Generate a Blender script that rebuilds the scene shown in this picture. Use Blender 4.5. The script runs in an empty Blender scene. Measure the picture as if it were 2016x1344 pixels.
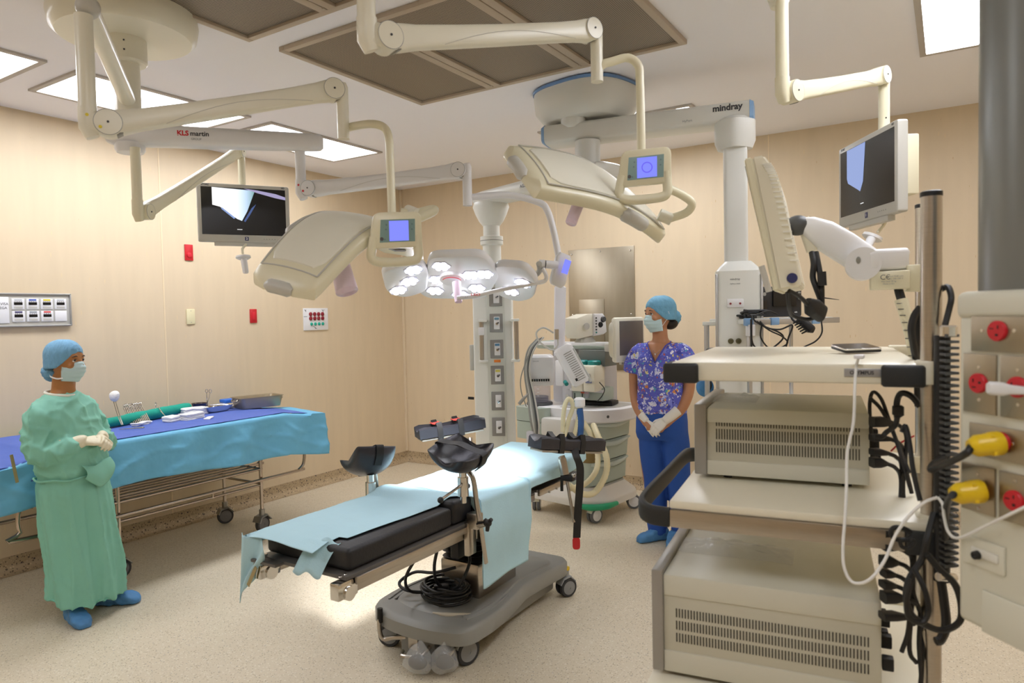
import bpy, bmesh, math, random
from mathutils import Vector as V, Matrix as M, noise
random.seed(7)
PI = math.pi
S = bpy.context.scene
C = S.collection
# ------------------------------------------------------------------ camera, world, exposure
cam_d = bpy.data.cameras.new('camera')
cam = bpy.data.objects.new('camera', cam_d)
C.objects.link(cam)
_yaw, _pit, _rol = math.radians(-32.25), math.radians(-2.15), math.radians(-1.24)
_f = V((math.sin(_yaw)*math.cos(_pit), math.cos(_yaw)*math.cos(_pit), math.sin(_pit)))
_r0 = V((math.cos(_yaw), -math.sin(_yaw), 0)); _u0 = _r0.cross(_f)
_r = _r0*math.cos(_rol)+_u0*math.sin(_rol); _u = -_r0*math.sin(_rol)+_u0*math.cos(_rol)
mm = M((_r, _u, -_f)).transposed().to_4x4(); mm.translation = V((0, 0, 1.56))
cam.matrix_world = mm
cam_d.sensor_width = 36; cam_d.lens = 36*1366.4/2016; cam_d.clip_start = 0.05
cam_d.dof.use_dof = True; cam_d.dof.focus_distance = 4.3; cam_d.dof.aperture_fstop = 4.5
S.camera = cam
w = bpy.data.worlds.new('world'); S.world = w; w.use_nodes = True
w.node_tree.nodes['Background'].inputs[0].default_value = (0.9, 0.93, 1, 1)
w.node_tree.nodes['Background'].inputs[1].default_value = 0.3
S.view_settings.view_transform = 'Standard'; S.view_settings.look = 'None'
S.view_settings.gamma = 1; S.view_settings.use_curve_mapping = False
S.view_settings.exposure = 0.38
PANEL_EMIT = 10.0        # ceiling light panels
LED_WATT = 190.0          # beam of the lit surgical light

# ------------------------------------------------------------------ materials
def lin(c):
    if isinstance(c, str):
        c = [int(c[i:i+2], 16)/255 for i in (0, 2, 4)]
    return tuple((x/12.92 if x <= .04045 else ((x+.055)/1.055)**2.4) for x in c)+(1,)
MATS = {}
def mat(name, col, rough=.5, metal=0, var=.06, scale=8, bump=0, bscale=60, stretch=None, emit=0, spec=.5, trans=0, alpha=1, coat=0):
    if name in MATS: return MATS[name]
    m = bpy.data.materials.new(name); m.use_nodes = True
    nt = m.node_tree; n = nt.nodes; b = n['Principled BSDF']; L = nt.links.new
    c = lin(col)
    b.inputs['Roughness'].default_value = rough; b.inputs['Metallic'].default_value = metal
    b.inputs['Specular IOR Level'].default_value = spec
    b.inputs['Coat Weight'].default_value = coat
    if trans: b.inputs['Transmission Weight'].default_value = trans; b.inputs['IOR'].default_value = 1.15
    if alpha < 1: b.inputs['Alpha'].default_value = alpha
    tc = n.new('ShaderNodeTexCoord'); mp = n.new('ShaderNodeMapping'); L(tc.outputs['Object'], mp.inputs[0])
    if stretch: mp.inputs['Scale'].default_value = stretch
    nz = n.new('ShaderNodeTexNoise'); nz.inputs['Scale'].default_value = scale; nz.inputs['Detail'].default_value = 5
    L(mp.outputs[0], nz.inputs['Vector'])
    mx = n.new('ShaderNodeMix'); mx.data_type = 'RGBA'
    mx.inputs[6].default_value = tuple(x*(1-var) for x in c[:3])+(1,)
    mx.inputs[7].default_value = tuple(min(1, x*(1+var)) for x in c[:3])+(1,)
    L(nz.outputs['Fac'], mx.inputs[0]); L(mx.outputs[2], b.inputs['Base Color'])
    if emit:
        L(mx.outputs[2], b.inputs['Emission Color']); b.inputs['Emission Strength'].default_value = emit
    if bump:
        nb_ = n.new('ShaderNodeTexNoise'); nb_.inputs['Scale'].default_value = bscale; L(mp.outputs[0], nb_.inputs['Vector'])
        bp = n.new('ShaderNodeBump'); bp.inputs['Strength'].default_value = bump; bp.inputs['Distance'].default_value = .01
        L(nb_.outputs['Fac'], bp.inputs['Height']); L(bp.outputs[0], b.inputs['Normal'])
    MATS[name] = m
    return m
def emat(name, col, s):
    m = bpy.data.materials.new(name); m.use_nodes = True; n = m.node_tree.nodes
    n.remove(n['Principled BSDF']); e = n.new('ShaderNodeEmission'); e.inputs[0].default_value = lin(col); e.inputs[1].default_value = s
    m.node_tree.links.new(e.outputs[0], n['Material Output'].inputs[0]); MATS[name] = m
    return m
def ramp_mat(name, base, spots, scale, thr, rough=.4, wide=.02, extra=None, bump=0, var=.05, vscale=3, vstretch=(1,1,1), warp=0):
    """base colour with sparse speckles: every spots entry is (colour, seed offset)"""
    m = bpy.data.materials.new(name); m.use_nodes = True
    nt = m.node_tree; n = nt.nodes; b = n['Principled BSDF']; L = nt.links.new
    b.inputs['Roughness'].default_value = rough
    tc = n.new('ShaderNodeTexCoord')
    mp = n.new('ShaderNodeMapping'); L(tc.outputs['Object'], mp.inputs[0]); mp.inputs['Scale'].default_value = vstretch
    nz = n.new('ShaderNodeTexNoise'); nz.inputs['Scale'].default_value = vscale; nz.inputs['Detail'].default_value = 6; L(mp.outputs[0], nz.inputs['Vector'])
    mx = n.new('ShaderNodeMix'); mx.data_type = 'RGBA'; c = lin(base)
    mx.inputs[6].default_value = tuple(x*(1-var) for x in c[:3])+(1,); mx.inputs[7].default_value = tuple(min(1, x*(1+var)) for x in c[:3])+(1,)
    L(nz.outputs['Fac'], mx.inputs[0]); cur = mx.outputs[2]
    for i, (col, sc, th) in enumerate(spots):
        mp2 = n.new('ShaderNodeMapping'); L(tc.outputs['Object'], mp2.inputs[0]); mp2.inputs['Location'].default_value = (i*3.7, i*1.3, i*2.1)
        if extra: mp2.inputs['Scale'].default_value = extra
        v = n.new('ShaderNodeTexVoronoi'); v.inputs['Scale'].default_value = sc
        if warp:
            wn = n.new('ShaderNodeTexNoise'); wn.inputs['Scale'].default_value = 42; L(tc.outputs['Object'], wn.inputs['Vector'])
            va = n.new('ShaderNodeVectorMath'); va.operation = 'SCALE'; L(wn.outputs['Color'], va.inputs[0]); va.inputs['Scale'].default_value = warp
            vb = n.new('ShaderNodeVectorMath'); vb.operation = 'ADD'; L(mp2.outputs[0], vb.inputs[0]); L(va.outputs[0], vb.inputs[1]); L(vb.outputs[0], v.inputs['Vector'])
        else: L(mp2.outputs[0], v.inputs['Vector'])
        sz = n.new('ShaderNodeSeparateColor'); L(v.outputs['Color'], sz.inputs[0])
        mt = n.new('ShaderNodeMath'); mt.operation = 'MULTIPLY'; L(sz.outputs[0], mt.inputs[0]); mt.inputs[1].default_value = th
        lt = n.new('ShaderNodeMath'); lt.operation = 'LESS_THAN'; L(v.outputs['Distance'], lt.inputs[0]); L(mt.outputs[0], lt.inputs[1])
        m2 = n.new('ShaderNodeMix'); m2.data_type = 'RGBA'; L(lt.outputs[0], m2.inputs[0]); L(cur, m2.inputs[6]); m2.inputs[7].default_value = lin(col)
        cur = m2.outputs[2]
    L(cur, b.inputs['Base Color'])
    if bump:
        bp = n.new('ShaderNodeBump'); bp.inputs['Strength'].default_value = bump; bp.inputs['Distance'].default_value = .004
        n2 = n.new('ShaderNodeTexNoise'); n2.inputs['Scale'].default_value = 40; L(tc.outputs['Object'], n2.inputs['Vector']); L(n2.outputs['Fac'], bp.inputs['Height']); L(bp.outputs[0], b.inputs['Normal'])
    MATS[name] = m
    return m
FLOOR = ramp_mat('speckled_vinyl', 'd8ccb4', [('b3a488', 95, .36), ('928c84', 75, .22), ('e4dbc8', 85, .42), ('7d766c', 50, .10)], 0, 0, rough=.42, vscale=1.2, var=.04, bump=.05)
COVE = ramp_mat('speckled_cove', 'b5a080', [('6a5a48', 60, .42), ('4e4440', 40, .26), ('cbb794', 60, .4)], 0, 0, rough=.45, vscale=6, var=.08)
WALL = ramp_mat('cream_wall_vinyl', 'dac7a8', [('ccb083', 24, .08), ('c6a47a', 32, .06), ('dfcaa4', 24, .10)], 0, 0, rough=.5, extra=(1, 1, .22), var=.07, vscale=14, vstretch=(1, 1, .12))
CEIL = mat('ceiling_paint', 'f7f6fb', .8, var=.02, scale=1)
SEAM = mat('seam_line', 'ead6b4', .5)
WHITE = mat('white_enamel', 'ebe8d8', .28, var=.02, scale=3)
WARM = mat('cream_enamel', 'e6e0c4', .3, var=.03, scale=3)
COOL = mat('cool_white_plastic', 'e8e8ea', .32, var=.02)
GREYL = mat('light_grey_plastic', 'c4c2ba', .4, var=.03)
GREYM = mat('mid_grey_plastic', '8e8d86', .42, var=.05)
GREYD = mat('dark_grey_plastic', '4c4d4e', .45, var=.05)
BLACK = mat('black_rubber', '161617', .5, var=.1)
BLACKG = mat('black_gloss_plastic', '0e0e10', .22, var=.1)
PAD = mat('black_vinyl_pad', '2c2c33', .33, var=.08, bump=.08, bscale=120)
STEEL = mat('brushed_steel', 'b7b0a6', .28, 1, var=.12, scale=20, stretch=(1, 1, 18))
STEELD = mat('dull_steel_plate', 'a99f8c', .38, 1, var=.14, scale=12, stretch=(1, 1, .2))
CHROME = mat('chrome', 'd8d6d2', .1, 1, var=.03)
ALU = mat('anodised_rail', 'bdbdbd', .35, .8, var=.05)
RED = mat('red_plastic', 'c4202a', .35, var=.06)
REDM = mat('red_mark', 'd02030', .5)
YELLOW = mat('yellow_plug', 'e6c21a', .35, var=.06)
IVORY = mat('ivory_plate', 'e6ddb4', .4)
BLUEP = mat('blue_plastic', '7fa4cc', .4)
ORANGE = mat('orange_sticker', 'e8842a', .5)
INK = mat('dark_ink', '3a3c42', .6)
INKF = mat('faint_ink', '8f9296', .6)
NAVY = mat('navy_dot', '2c3266', .4)
GGREEN = mat('grey_green_plastic', 'a9b5aa', .4, var=.04)
TEAL = mat('teal_plastic', '1f8a86', .35)
GREENP = mat('green_pedal', '189a6a', .35)
CREAMH = mat('cream_hose', 'e0d6b0', .45, var=.05)
GLASS = mat('clear_plastic', 'bab6c8', .06, var=.01, alpha=.38, spec=.8)
FILM = mat('clear_film', 'eceff0', .12, var=.05, alpha=.3, spec=1.0, bump=1.2, bscale=25)
GAUZE = mat('white_gauze', 'efeeea', .85, var=.05, bump=.3, bscale=90)
DRAPE = mat('pale_blue_drape', 'b4d8e4', .8, var=.03, scale=20, bump=.08, bscale=160)
CLOTHB = mat('sky_blue_drape', '6ab4da', .6, var=.05, scale=6, bump=.35, bscale=14)
CLOTHD = mat('royal_blue_cloth', '5068b6', .75, var=.06, scale=9, bump=.1, bscale=60)
GREENC = mat('surgical_green_cloth', '0f9b86', .8, var=.08, bump=.2, bscale=50)
GOWN = mat('green_gown_cloth', '86c6b2', .72, var=.05, scale=7, bump=.1, bscale=45)
SKIN = mat('tan_skin', 'a8703f', .45, var=.05, scale=14)
SKIN2 = mat('light_brown_skin', 'b57f5c', .45, var=.05, scale=14)
LATEX = mat('latex_glove', 'e8dec2', .5, var=.05, bump=.15, bscale=80)
LATEXW = mat('white_glove', 'e9e6de', .5, var=.04, bump=.15, bscale=80)
MASK = mat('pale_mask', 'bfd8dc', .75, var=.03, bump=.1, bscale=90)
CAPM = mat('blue_bouffant', '6fa3c6', .7, var=.22, scale=26, bump=.5, bscale=45, stretch=(3, 1, 1))
SHOEC = mat('blue_shoe_cover', '5089c0', .6, var=.12, scale=18, bump=.4, bscale=40)
TROUS = mat('royal_blue_scrub', '1f4fa6', .75, var=.08, scale=9, bump=.15, bscale=60)
HAIR = mat('dark_hair', '1c1512', .5)
EYEW = mat('eye_white', 'e6e0da', .2); EYED = mat('eye_dark', '1e120c', .15)
SCREEN = mat('dark_screen', '0c0c0f', .08, var=.1)
LENS = mat('lens_bezel', 'b9bac8', .25, var=.05)
PERF = None

# ------------------------------------------------------------------ mesh helpers
def nb(): return bmesh.new()
def box(bm, c, s, bev=0, rot=None, seg=2):
    m = M.Translation(V(c)) @ (rot.to_4x4() if rot else M.Identity(4)) @ M.Diagonal((s[0], s[1], s[2], 1))
    g = bmesh.ops.create_cube(bm, size=1, matrix=m)['verts']
    if bev:
        es = list({e for v in g for e in v.link_edges})
        bmesh.ops.bevel(bm, geom=es, offset=bev, segments=seg, affect='EDGES', profile=.5)
    return bm
def frame(d, up=V((0, 0, 1))):
    d = V(d).normalized(); s = d.cross(up)
    if s.length < 1e-4: s = d.cross(V((0, 1, 0)))
    s.normalize(); return s, s.cross(d).normalized(), d
def loft(bm, rings, cap=True, close=True):
    vs = [[bm.verts.new(p) for p in r] for r in rings]
    n = len(vs[0])
    for a, b in zip(vs, vs[1:]):
        for i in range(n if close else n-1):
            j = (i+1) % n
            bm.faces.new((a[i], a[j], b[j], b[i]))
    if cap:
        bm.faces.new(list(reversed(vs[0]))); bm.faces.new(vs[-1])
    return bm
def cr(P, k=6):
    P = [V(p) for p in P]; Q = [2*P[0]-P[1]]+P+[2*P[-1]-P[-2]]; out = []
    for i in range(1, len(Q)-2):
        for j in range(k):
            t = j/k; a, b, c, d = Q[i-1:i+3]
            out.append(.5*((2*b)+(c-a)*t+(2*a-5*b+4*c-d)*t*t+(3*b-a-3*c+d)*t**3))
    return out+[P[-1]]
def tube(bm, P, r, n=10, k=0, cap=True):
    R = r if isinstance(r, (list, tuple)) else None
    if k:
        if R: 
            m_ = len(P); Pn = cr(P, k); R = [R[min(int(i/k), m_-1)]*(1-(i % k)/k)+R[min(int(i/k)+1, m_-1)]*((i % k)/k) for i in range(len(Pn))]; P = Pn
        else: P = cr(P, k)
    P = [V(p) for p in P]; rings = []; s = None
    for i, p in enumerate(P):
        d = (P[min(i+1, len(P)-1)]-P[max(i-1, 0)])
        if d.length < 1e-7: d = V((0, 0, 1))
        d.normalize()
        if s is None: s = frame(d)[0]
        else:
            s = s-d*s.dot(d)
            s = frame(d)[0] if s.length < 1e-5 else s.normalized()
        t = d.cross(s); rr = R[i] if R else r
        rings.append([p+(s*math.cos(a)+t*math.sin(a))*rr for a in [2*PI*j/n for j in range(n)]])
    return loft(bm, rings, cap)
def cyl(bm, p0, p1, r0, r1=None, n=20): return tube2(bm, p0, p1, r0, r0 if r1 is None else r1, n)
def tube2(bm, p0, p1, r0, r1, n):
    s, t, d = frame(V(p1)-V(p0)); rings = []
    for p, r in ((V(p0), r0), (V(p1), r1)):
        rings.append([p+(s*math.cos(a)+t*math.sin(a))*r for a in [2*PI*j/n for j in range(n)]])
    return loft(bm, rings)
def se(th, e):
    c, s = math.cos(th), math.sin(th)
    return math.copysign(abs(c)**(2/e), c), math.copysign(abs(s)**(2/e), s)
def sbar(bm, P, W, up=V((0, 0, 1)), n=24, e=4, cap=True):
    """bar with rounded-rectangle section; W holds (width, height) for each point"""
    P = [V(p) for p in P]; rings = []
    for i, p in enumerate(P):
        d = (P[min(i+1, len(P)-1)]-P[max(i-1, 0)]); s, t, d = frame(d, V(up)); w_, h_ = W[i] if isinstance(W, list) else W
        rings.append([p+s*x*w_/2+t*y*h_/2 for x, y in [se(2*PI*j/n, e) for j in range(n)]])
    return loft(bm, rings, cap)
def lathe(bm, prof, o=(0, 0, 0), ax=(0, 0, 1), n=28):
    s, t, d = frame(V(ax)); o = V(o)
    return loft(bm, [[o+d*z+(s*math.cos(a)+t*math.sin(a))*max(r, 1e-4) for a in [2*PI*j/n for j in range(n)]] for r, z in prof])
def ell(bm, c, r, rot=None, n=20, m=12):
    c = V(c); rings = []
    for i in range(m+1):
        ph = -PI/2+PI*i/m; rr = max(math.cos(ph), .01)
        ring = [V((r[0]*rr*math.cos(2*PI*j/n), r[1]*rr*math.sin(2*PI*j/n), r[2]*math.sin(ph))) for j in range(n)]
        rings.append([c+(rot @ p if rot else p) for p in ring])
    return loft(bm, rings)
def rpoly(P, r, k=4):
    P = [V((p[0], p[1], 0)) for p in P]; out = []
    for i, p in enumerate(P):
        a = (P[i-1]-p); b = (P[(i+1) % len(P)]-p); q = min(r, a.length*.45, b.length*.45)
        p0 = p+a.normalized()*q; p1 = p+b.normalized()*q
        for j in range(k+1):
            t = j/k; out.append(((1-t)**2*p0+2*t*(1-t)*p+t*t*p1)[:2])
    return out
def prism(bm, poly, o, ux, uy, th, bev=0):
    ux = V(ux); uy = V(uy); nn = ux.cross(uy); o = V(o)
    a = [o+ux*x+uy*y for x, y in poly]
    rings = [a, [p+nn*th for p in a]] if not bev else None
    if bev:
        c = sum(a, V())/len(a)
        sh = lambda q, k: [p+(c-p).normalized()*k+nn*q for p in a]
        rings = [sh(0, bev), sh(bev*.3, bev*.3), sh(bev, 0), sh(th-bev, 0), sh(th-bev*.3, bev*.3), sh(th, bev)]
    return loft(bm, rings)
def lobj(bm, nt=None): pass
MW = {}
def obj(name, bm, m, parent=None, smooth=True, local=False, label=None, ang=40):
    bmesh.ops.recalc_face_normals(bm, faces=bm.faces)
    if parent is not None and not local and parent.name in MW:
        bmesh.ops.transform(bm, matrix=MW[parent.name].inverted(), verts=bm.verts)
    me = bpy.data.meshes.new(name)
    if smooth:
        for f_ in bm.faces: f_.smooth = True
        lim = math.radians(ang)
        for e in bm.edges:
            if len(e.link_faces) == 2 and e.calc_face_angle(0) > lim: e.smooth = False
    bm.to_mesh(me); bm.free()
    me.materials.append(m)
    o = bpy.data.objects.new(name, me); C.objects.link(o)
    if parent is not None:
        o.parent = parent
        if parent.name in MW: MW[o.name] = MW[parent.name]
    if label: o['label'] = label
    return o
def thing(name, label, cat, loc=(0, 0, 0), rotz=0, group=None):
    o = bpy.data.objects.new(name, None); C.objects.link(o); o.empty_display_size = .1
    o.location = loc; o.rotation_euler = (0, 0, rotz); o['label'] = label; o['category'] = cat
    if group: o['group'] = group
    MW[o.name] = M.Translation(V(loc)) @ M.Rotation(rotz, 4, 'Z')
    return o
def tag(o, label, cat, group=None):
    o['label'] = label; o['category'] = cat
    if group: o['group'] = group
    return o
def struct(name, bm, m, parent=None, smooth=False):
    o = obj(name, bm, m, parent, smooth=smooth)
    if parent is None: o['kind'] = 'structure'
    return o
def dup(root, loc=None, rotz=None, label=None):
    r = root.copy(); C.objects.link(r)
    if loc is not None: r.location = loc
    if rotz is not None: r.rotation_euler = (0, 0, rotz)
    if label: r['label'] = label
    for ch in list(root.children):
        c = ch.copy(); C.objects.link(c); c.parent = r
        for g in list(ch.children):
            d = g.copy(); C.objects.link(d); d.parent = c
    return r
def text(name, s, size, o, ux, uy, m, parent, label=None, bold=0, sx=1):
    cu = bpy.data.curves.new('t', 'FONT'); cu.body = s; cu.size = size; cu.align_x = 'CENTER'; cu.align_y = 'CENTER'; cu.offset = bold; cu.extrude = .0002; cu.resolution_u = 3
    to = bpy.data.objects.new('t', cu); C.objects.link(to)
    me = bpy.data.meshes.new_from_object(to)
    bm = nb(); bm.from_mesh(me)
    ux = V(ux).normalized(); uy = V(uy).normalized(); nn = ux.cross(uy); o = V(o)
    for v in bm.verts: v.co = o+ux*v.co.x*sx+uy*v.co.y+nn*v.co.z
    bpy.data.objects.remove(to); bpy.data.curves.remove(cu); bpy.data.meshes.remove(me)
    return obj(name, bm, m, parent, smooth=False, label=label)
def remesh(bm, voxel, post=None):
    me = bpy.data.meshes.new('t'); bmesh.ops.recalc_face_normals(bm, faces=bm.faces); bm.to_mesh(me); bm.free()
    o = bpy.data.objects.new('t', me); C.objects.link(o)
    md = o.modifiers.new('r', 'REMESH'); md.mode = 'VOXEL'; md.voxel_size = voxel
    md2 = o.modifiers.new('s', 'SMOOTH'); md2.iterations = 3; md2.factor = .5
    dg = bpy.context.evaluated_depsgraph_get(); me2 = bpy.data.meshes.new_from_object(o.evaluated_get(dg))
    b2 = nb(); b2.from_mesh(me2)
    bpy.data.objects.remove(o); bpy.data.meshes.remove(me); bpy.data.meshes.remove(me2)
    if post:
        b2.normal_update()
        mv = [(v, post(v.co, v.normal)) for v in b2.verts]
        for v, q in mv: v.co = q
    return b2
def grid(bm, f_, nu, nv):
    vs = [[bm.verts.new(f_(i/nu, j/nv)) for i in range(nu+1)] for j in range(nv+1)]
    for j in range(nv):
        for i in range(nu): bm.faces.new((vs[j][i], vs[j][i+1], vs[j+1][i+1], vs[j+1][i]))
    return bm
def solid(o, t):
    md = o.modifiers.new('thick', 'SOLIDIFY'); md.thickness = t; md.offset = 0; return o
Z3 = V((0, 0, 1))
# ------------------------------------------------------------------ room shell
XL, XR, YB, YF, ZC = -5.03, 1.6, 5.77, -2.4, 2.94
def plate(name, x0, x1, y0, y1, z0, z1, m): 
    bm = nb(); box(bm, ((x0+x1)/2, (y0+y1)/2, (z0+z1)/2), (x1-x0, y1-y0, z1-z0)); return struct(name, bm, m)
plate('floor', XL-.1, XR+.1, YF-.1, YB+.1, -.1, 0, FLOOR)
plate('ceiling', XL-.1, XR+.1, YF-.1, YB+.1, ZC, ZC+.1, CEIL)
plate('wall_left', XL-.1, XL, YF-.1, YB+.1, 0, ZC, WALL)
plate('wall_back', XL, XR, YB, YB+.1, 0, ZC, WALL)
plate('wall_right', XR, XR+.1, YF-.1, YB+.1, 0, ZC, WALL)
plate('wall_front', XL, XR, YF-.1, YF, 0, ZC, WALL)
def cove(name, p0, p1, nrm):
    p0 = V(p0); p1 = V(p1); nrm = V(nrm); bm = nb(); prof = [(0, .105), (.004, .105), (.006, .055)]
    for i in range(7):
        a = PI/2*i/6; prof.append((.056-.05*math.cos(a), .055-.05*math.sin(a)))
    prof += [(.075, .001), (0, .001)]
    loft(bm, [[p+nrm*x+Z3*z for x, z in prof] for p in (p0, p1)])
    return struct(name, bm, COVE, smooth=True)
cove('baseboard_left', (XL, YF, 0), (XL, YB, 0), (1, 0, 0))
cove('baseboard_back', (XL, YB, 0), (XR, YB, 0), (0, -1, 0))
n_ = 1
for y in (1.13, 3.05):
    bm = nb(); box(bm, (XL+.001, y, 1.52), (.003, .009, 2.83)); struct('trim_%d' % n_, bm, SEAM); n_ += 1
for x in (-3.12, -1.21):
    bm = nb(); box(bm, (x, YB-.001, 1.52), (.007, .003, 2.83)); struct('trim_%d' % n_, bm, SEAM); n_ += 1
bm = nb(); box(bm, (XL+.012, YB-.012, 1.52), (.03, .03, 2.83), .008); struct('trim_%d' % n_, bm, WALL); n_ += 1

# ------------------------------------------------------------------ ceiling lights
PANEL = emat('light_diffuser', 'f6f8ff', PANEL_EMIT)
FRAMEM = mat('light_frame', 'b9b2aa', .5)
def ceiling_light(x0, x1, y0, y1, label):
    t = thing('ceiling_light', label, 'ceiling light', ((x0+x1)/2, (y0+y1)/2, ZC), group=None)
    bm = nb(); f = .03; z = ZC-.006
    for a, b, c, d in ((x0-f, x0, y0-f, y1+f), (x1, x1+f, y0-f, y1+f), (x0, x1, y0-f, y0), (x0, x1, y1, y1+f)):
        box(bm, ((a+b)/2, (c+d)/2, z), (b-a, d-c, .012))
    obj('frame', bm, FRAMEM, t, smooth=False)
    bm = nb(); box(bm, ((x0+x1)/2, (y0+y1)/2, ZC-.003), (x1-x0, y1-y0, .005)); obj('diffuser', bm, PANEL, t, smooth=False)
    return t
ceiling_light(-4.52, -4.01, .77, 1.80, 'rectangular ceiling light panel cut off by the left edge of the photo')
ceiling_light(-4.52, -4.01, 2.01, 3.05, 'rectangular ceiling light panel behind the left lamp mount post')
ceiling_light(-4.52, -4.01, 3.27, 4.33, 'rectangular ceiling light panel above the tip of the horizontal lamp arm')
ceiling_light(-2.60, -1.48, 4.62, 5.12, 'ceiling light panel mostly hidden behind the pendant arm at the back')
ceiling_light(-.11, .42, 3.43, 4.46, 'ceiling light panel at the top right beside the grey column')
ceiling_light(-.11, .42, -.6, .43, 'unseen ceiling light panel added to light the room, nearest the camera in the right-hand row')  # this and the next two panels are unseen, added for more room light
ceiling_light(-.11, .42, 2.1, 3.13, 'unseen ceiling light panel added to light the room, second in the right-hand row')
ceiling_light(-3.6, -2.5, -.9, -.4, 'unseen ceiling light panel added behind the camera to light the room')
# perforated laminar-flow grilles
def perf():
    m = bpy.data.materials.new('perforated_metal'); m.use_nodes = True; nt = m.node_tree; n = nt.nodes; b = n['Principled BSDF']; L = nt.links.new
    b.inputs['Roughness'].default_value = .5; b.inputs['Metallic'].default_value = .5
    tc = n.new('ShaderNodeTexCoord'); v = n.new('ShaderNodeTexVoronoi'); v.inputs['Scale'].default_value = 110; v.inputs['Randomness'].default_value = 0
    L(tc.outputs['Object'], v.inputs['Vector'])
    lt = n.new('ShaderNodeMath'); lt.operation = 'LESS_THAN'; L(v.outputs['Distance'], lt.inputs[0]); lt.inputs[1].default_value = .33
    mx = n.new('ShaderNodeMix'); mx.data_type = 'RGBA'; L(lt.outputs[0], mx.inputs[0]); mx.inputs[6].default_value = lin('a09484'); mx.inputs[7].default_value = lin('3a3530')
    L(mx.outputs[2], b.inputs['Base Color']); return m
PERF = perf()
GFR = mat('grille_frame', 'b8aa98', .5, .2, var=.06)
def grille(x0, x1, y0, y1, n, label):
    t = thing('ceiling_grille', label, 'air grille', ((x0+x1)/2, (y0+y1)/2, ZC))
    bm = nb(); f = .035; z = ZC-.012
    for a, b, c, d in ((x0, x0+f, y0, y1), (x1-f, x1, y0, y1), (x0+f, x1-f, y0, y0+f), (x0+f, x1-f, y1-f, y1)):
        box(bm, ((a+b)/2, (c+d)/2, z), (b-a, d-c, .024), .003)
    obj('frame', bm, GFR, t)
    w_ = (x1-x0)/n
    for i in range(1, n):
        for dx in (-.026, .026):
            bm = nb(); box(bm, (x0+w_*i+dx, (y0+y1)/2, z-.002), (.046, y1-y0-2*f, .022), .002)
            obj('divider', bm, GFR, t)
        for yy in (y0+.06, y1-.06):
            bm = nb(); lathe(bm, [(.008, 0), (.006, -.006), (0, -.007)], (x0+w_*i, yy, z-.012), n=10)
            obj('screw', bm, STEEL, t)
    for i in range(n):
        a = x0+w_*i+(.05 if i else f); b = x0+w_*(i+1)-(.05 if i < n-1 else f)
        bm = nb(); box(bm, ((a+b)/2, (y0+y1)/2, ZC-.006), (b-a, y1-y0-2*f, .008)); obj('perforated_panel', bm, PERF, t, smooth=False)
grille(-2.87, -1.13, 2.40, 3.52, 3, 'large dark perforated air grille in three panels above the operating table')
grille(-2.89, -1.15, 1.12, 2.24, 3, 'dark perforated air grille cut off by the top of the photo, left of centre')

# ------------------------------------------------------------------ wall fittings
def wallplate(name, label, cat, y, z, h, w_, m): 
    t = thing(name, label, cat, (XL, y, z))
    bm = nb(); box(bm, (XL+.005, y, z), (.010, w_, h), .003); obj('plate', bm, m, t); return t
t = wallplate('nurse_call_socket', 'red wall outlet plate higher up, left of the wide monitor', 'outlet', 3.265, 2.105, .125, .068, RED)
bm = nb(); lathe(bm, [(.019, 0), (.019, .006), (.012, .008), (0, .008)], (XL+.01, 3.265, 2.085), (1, 0, 0)); obj('jack', bm, REDM, t)
t = wallplate('switch_plate', 'blank ivory wall plate between the panel and the red outlet', 'wall plate', 3.26, 1.605, .118, .07, IVORY)
for z in (1.65, 1.56):
    bm = nb(); lathe(bm, [(.003, 0), (.003, .002), (0, .002)], (XL+.01, 3.26, z), (1, 0, 0), 8); obj('screw', bm, STEEL, t)
t = wallplate('red_outlet', 'red wall outlet plate at waist height right of the ivory plate', 'outlet', 3.838, 1.603, .118, .068, RED)
bm = nb(); box(bm, (XL+.012, 3.838, 1.603), (.006, .034, .068), .003); obj('rocker', bm, REDM, t)
# white plate with push buttons
t = thing('button_panel', 'white wall plate with rows of red and green round sockets', 'wall panel', (XL, 4.527, 1.565))
bm = nb(); box(bm, (XL+.005, 4.527, 1.565), (.010, .295, .205), .002); obj('plate', bm, COOL, t)
DKR = mat('dark_red_button', '8c1c2c', .3); DKG = mat('green_button', '17a58c', .3)
for r_ in range(2):
    for c_ in range(4):
        bm = nb(); lathe(bm, [(.019, 0), (.019, .006), (.014, .010), (0, .010)], (XL+.01, 4.46+c_*.048, 1.612-r_*.040), (1, 0, 0), 14); obj('button', bm, DKR, t, label='dark red button')
for c_ in range(4):
    bm = nb(); lathe(bm, [(.015, 0), (.015, .006), (.009, .010), (0, .010)], (XL+.01, 4.468+c_*.046, 1.520), (1, 0, 0), 14); obj('button', bm, DKG, t, label='green button')
for (a, b) in (((4.39, 1.655), (4.41, 1.635)), ((4.41, 1.655), (4.40, 1.64)), ((4.60, 1.655), (4.62, 1.63)), ((4.63, 1.65), (4.61, 1.645)), ((4.38, 1.59), (4.42, 1.59)), ((4.49, 1.50), (4.53, 1.475)), ((4.51, 1.49), (4.515, 1.475))):
    bm = nb(); cyl(bm, (XL+.0105, a[0], a[1]), (XL+.0105, b[0], b[1]), .002, n=6)
    obj('printed_mark', bm, INK, t, label='printed dark twig mark')
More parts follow.
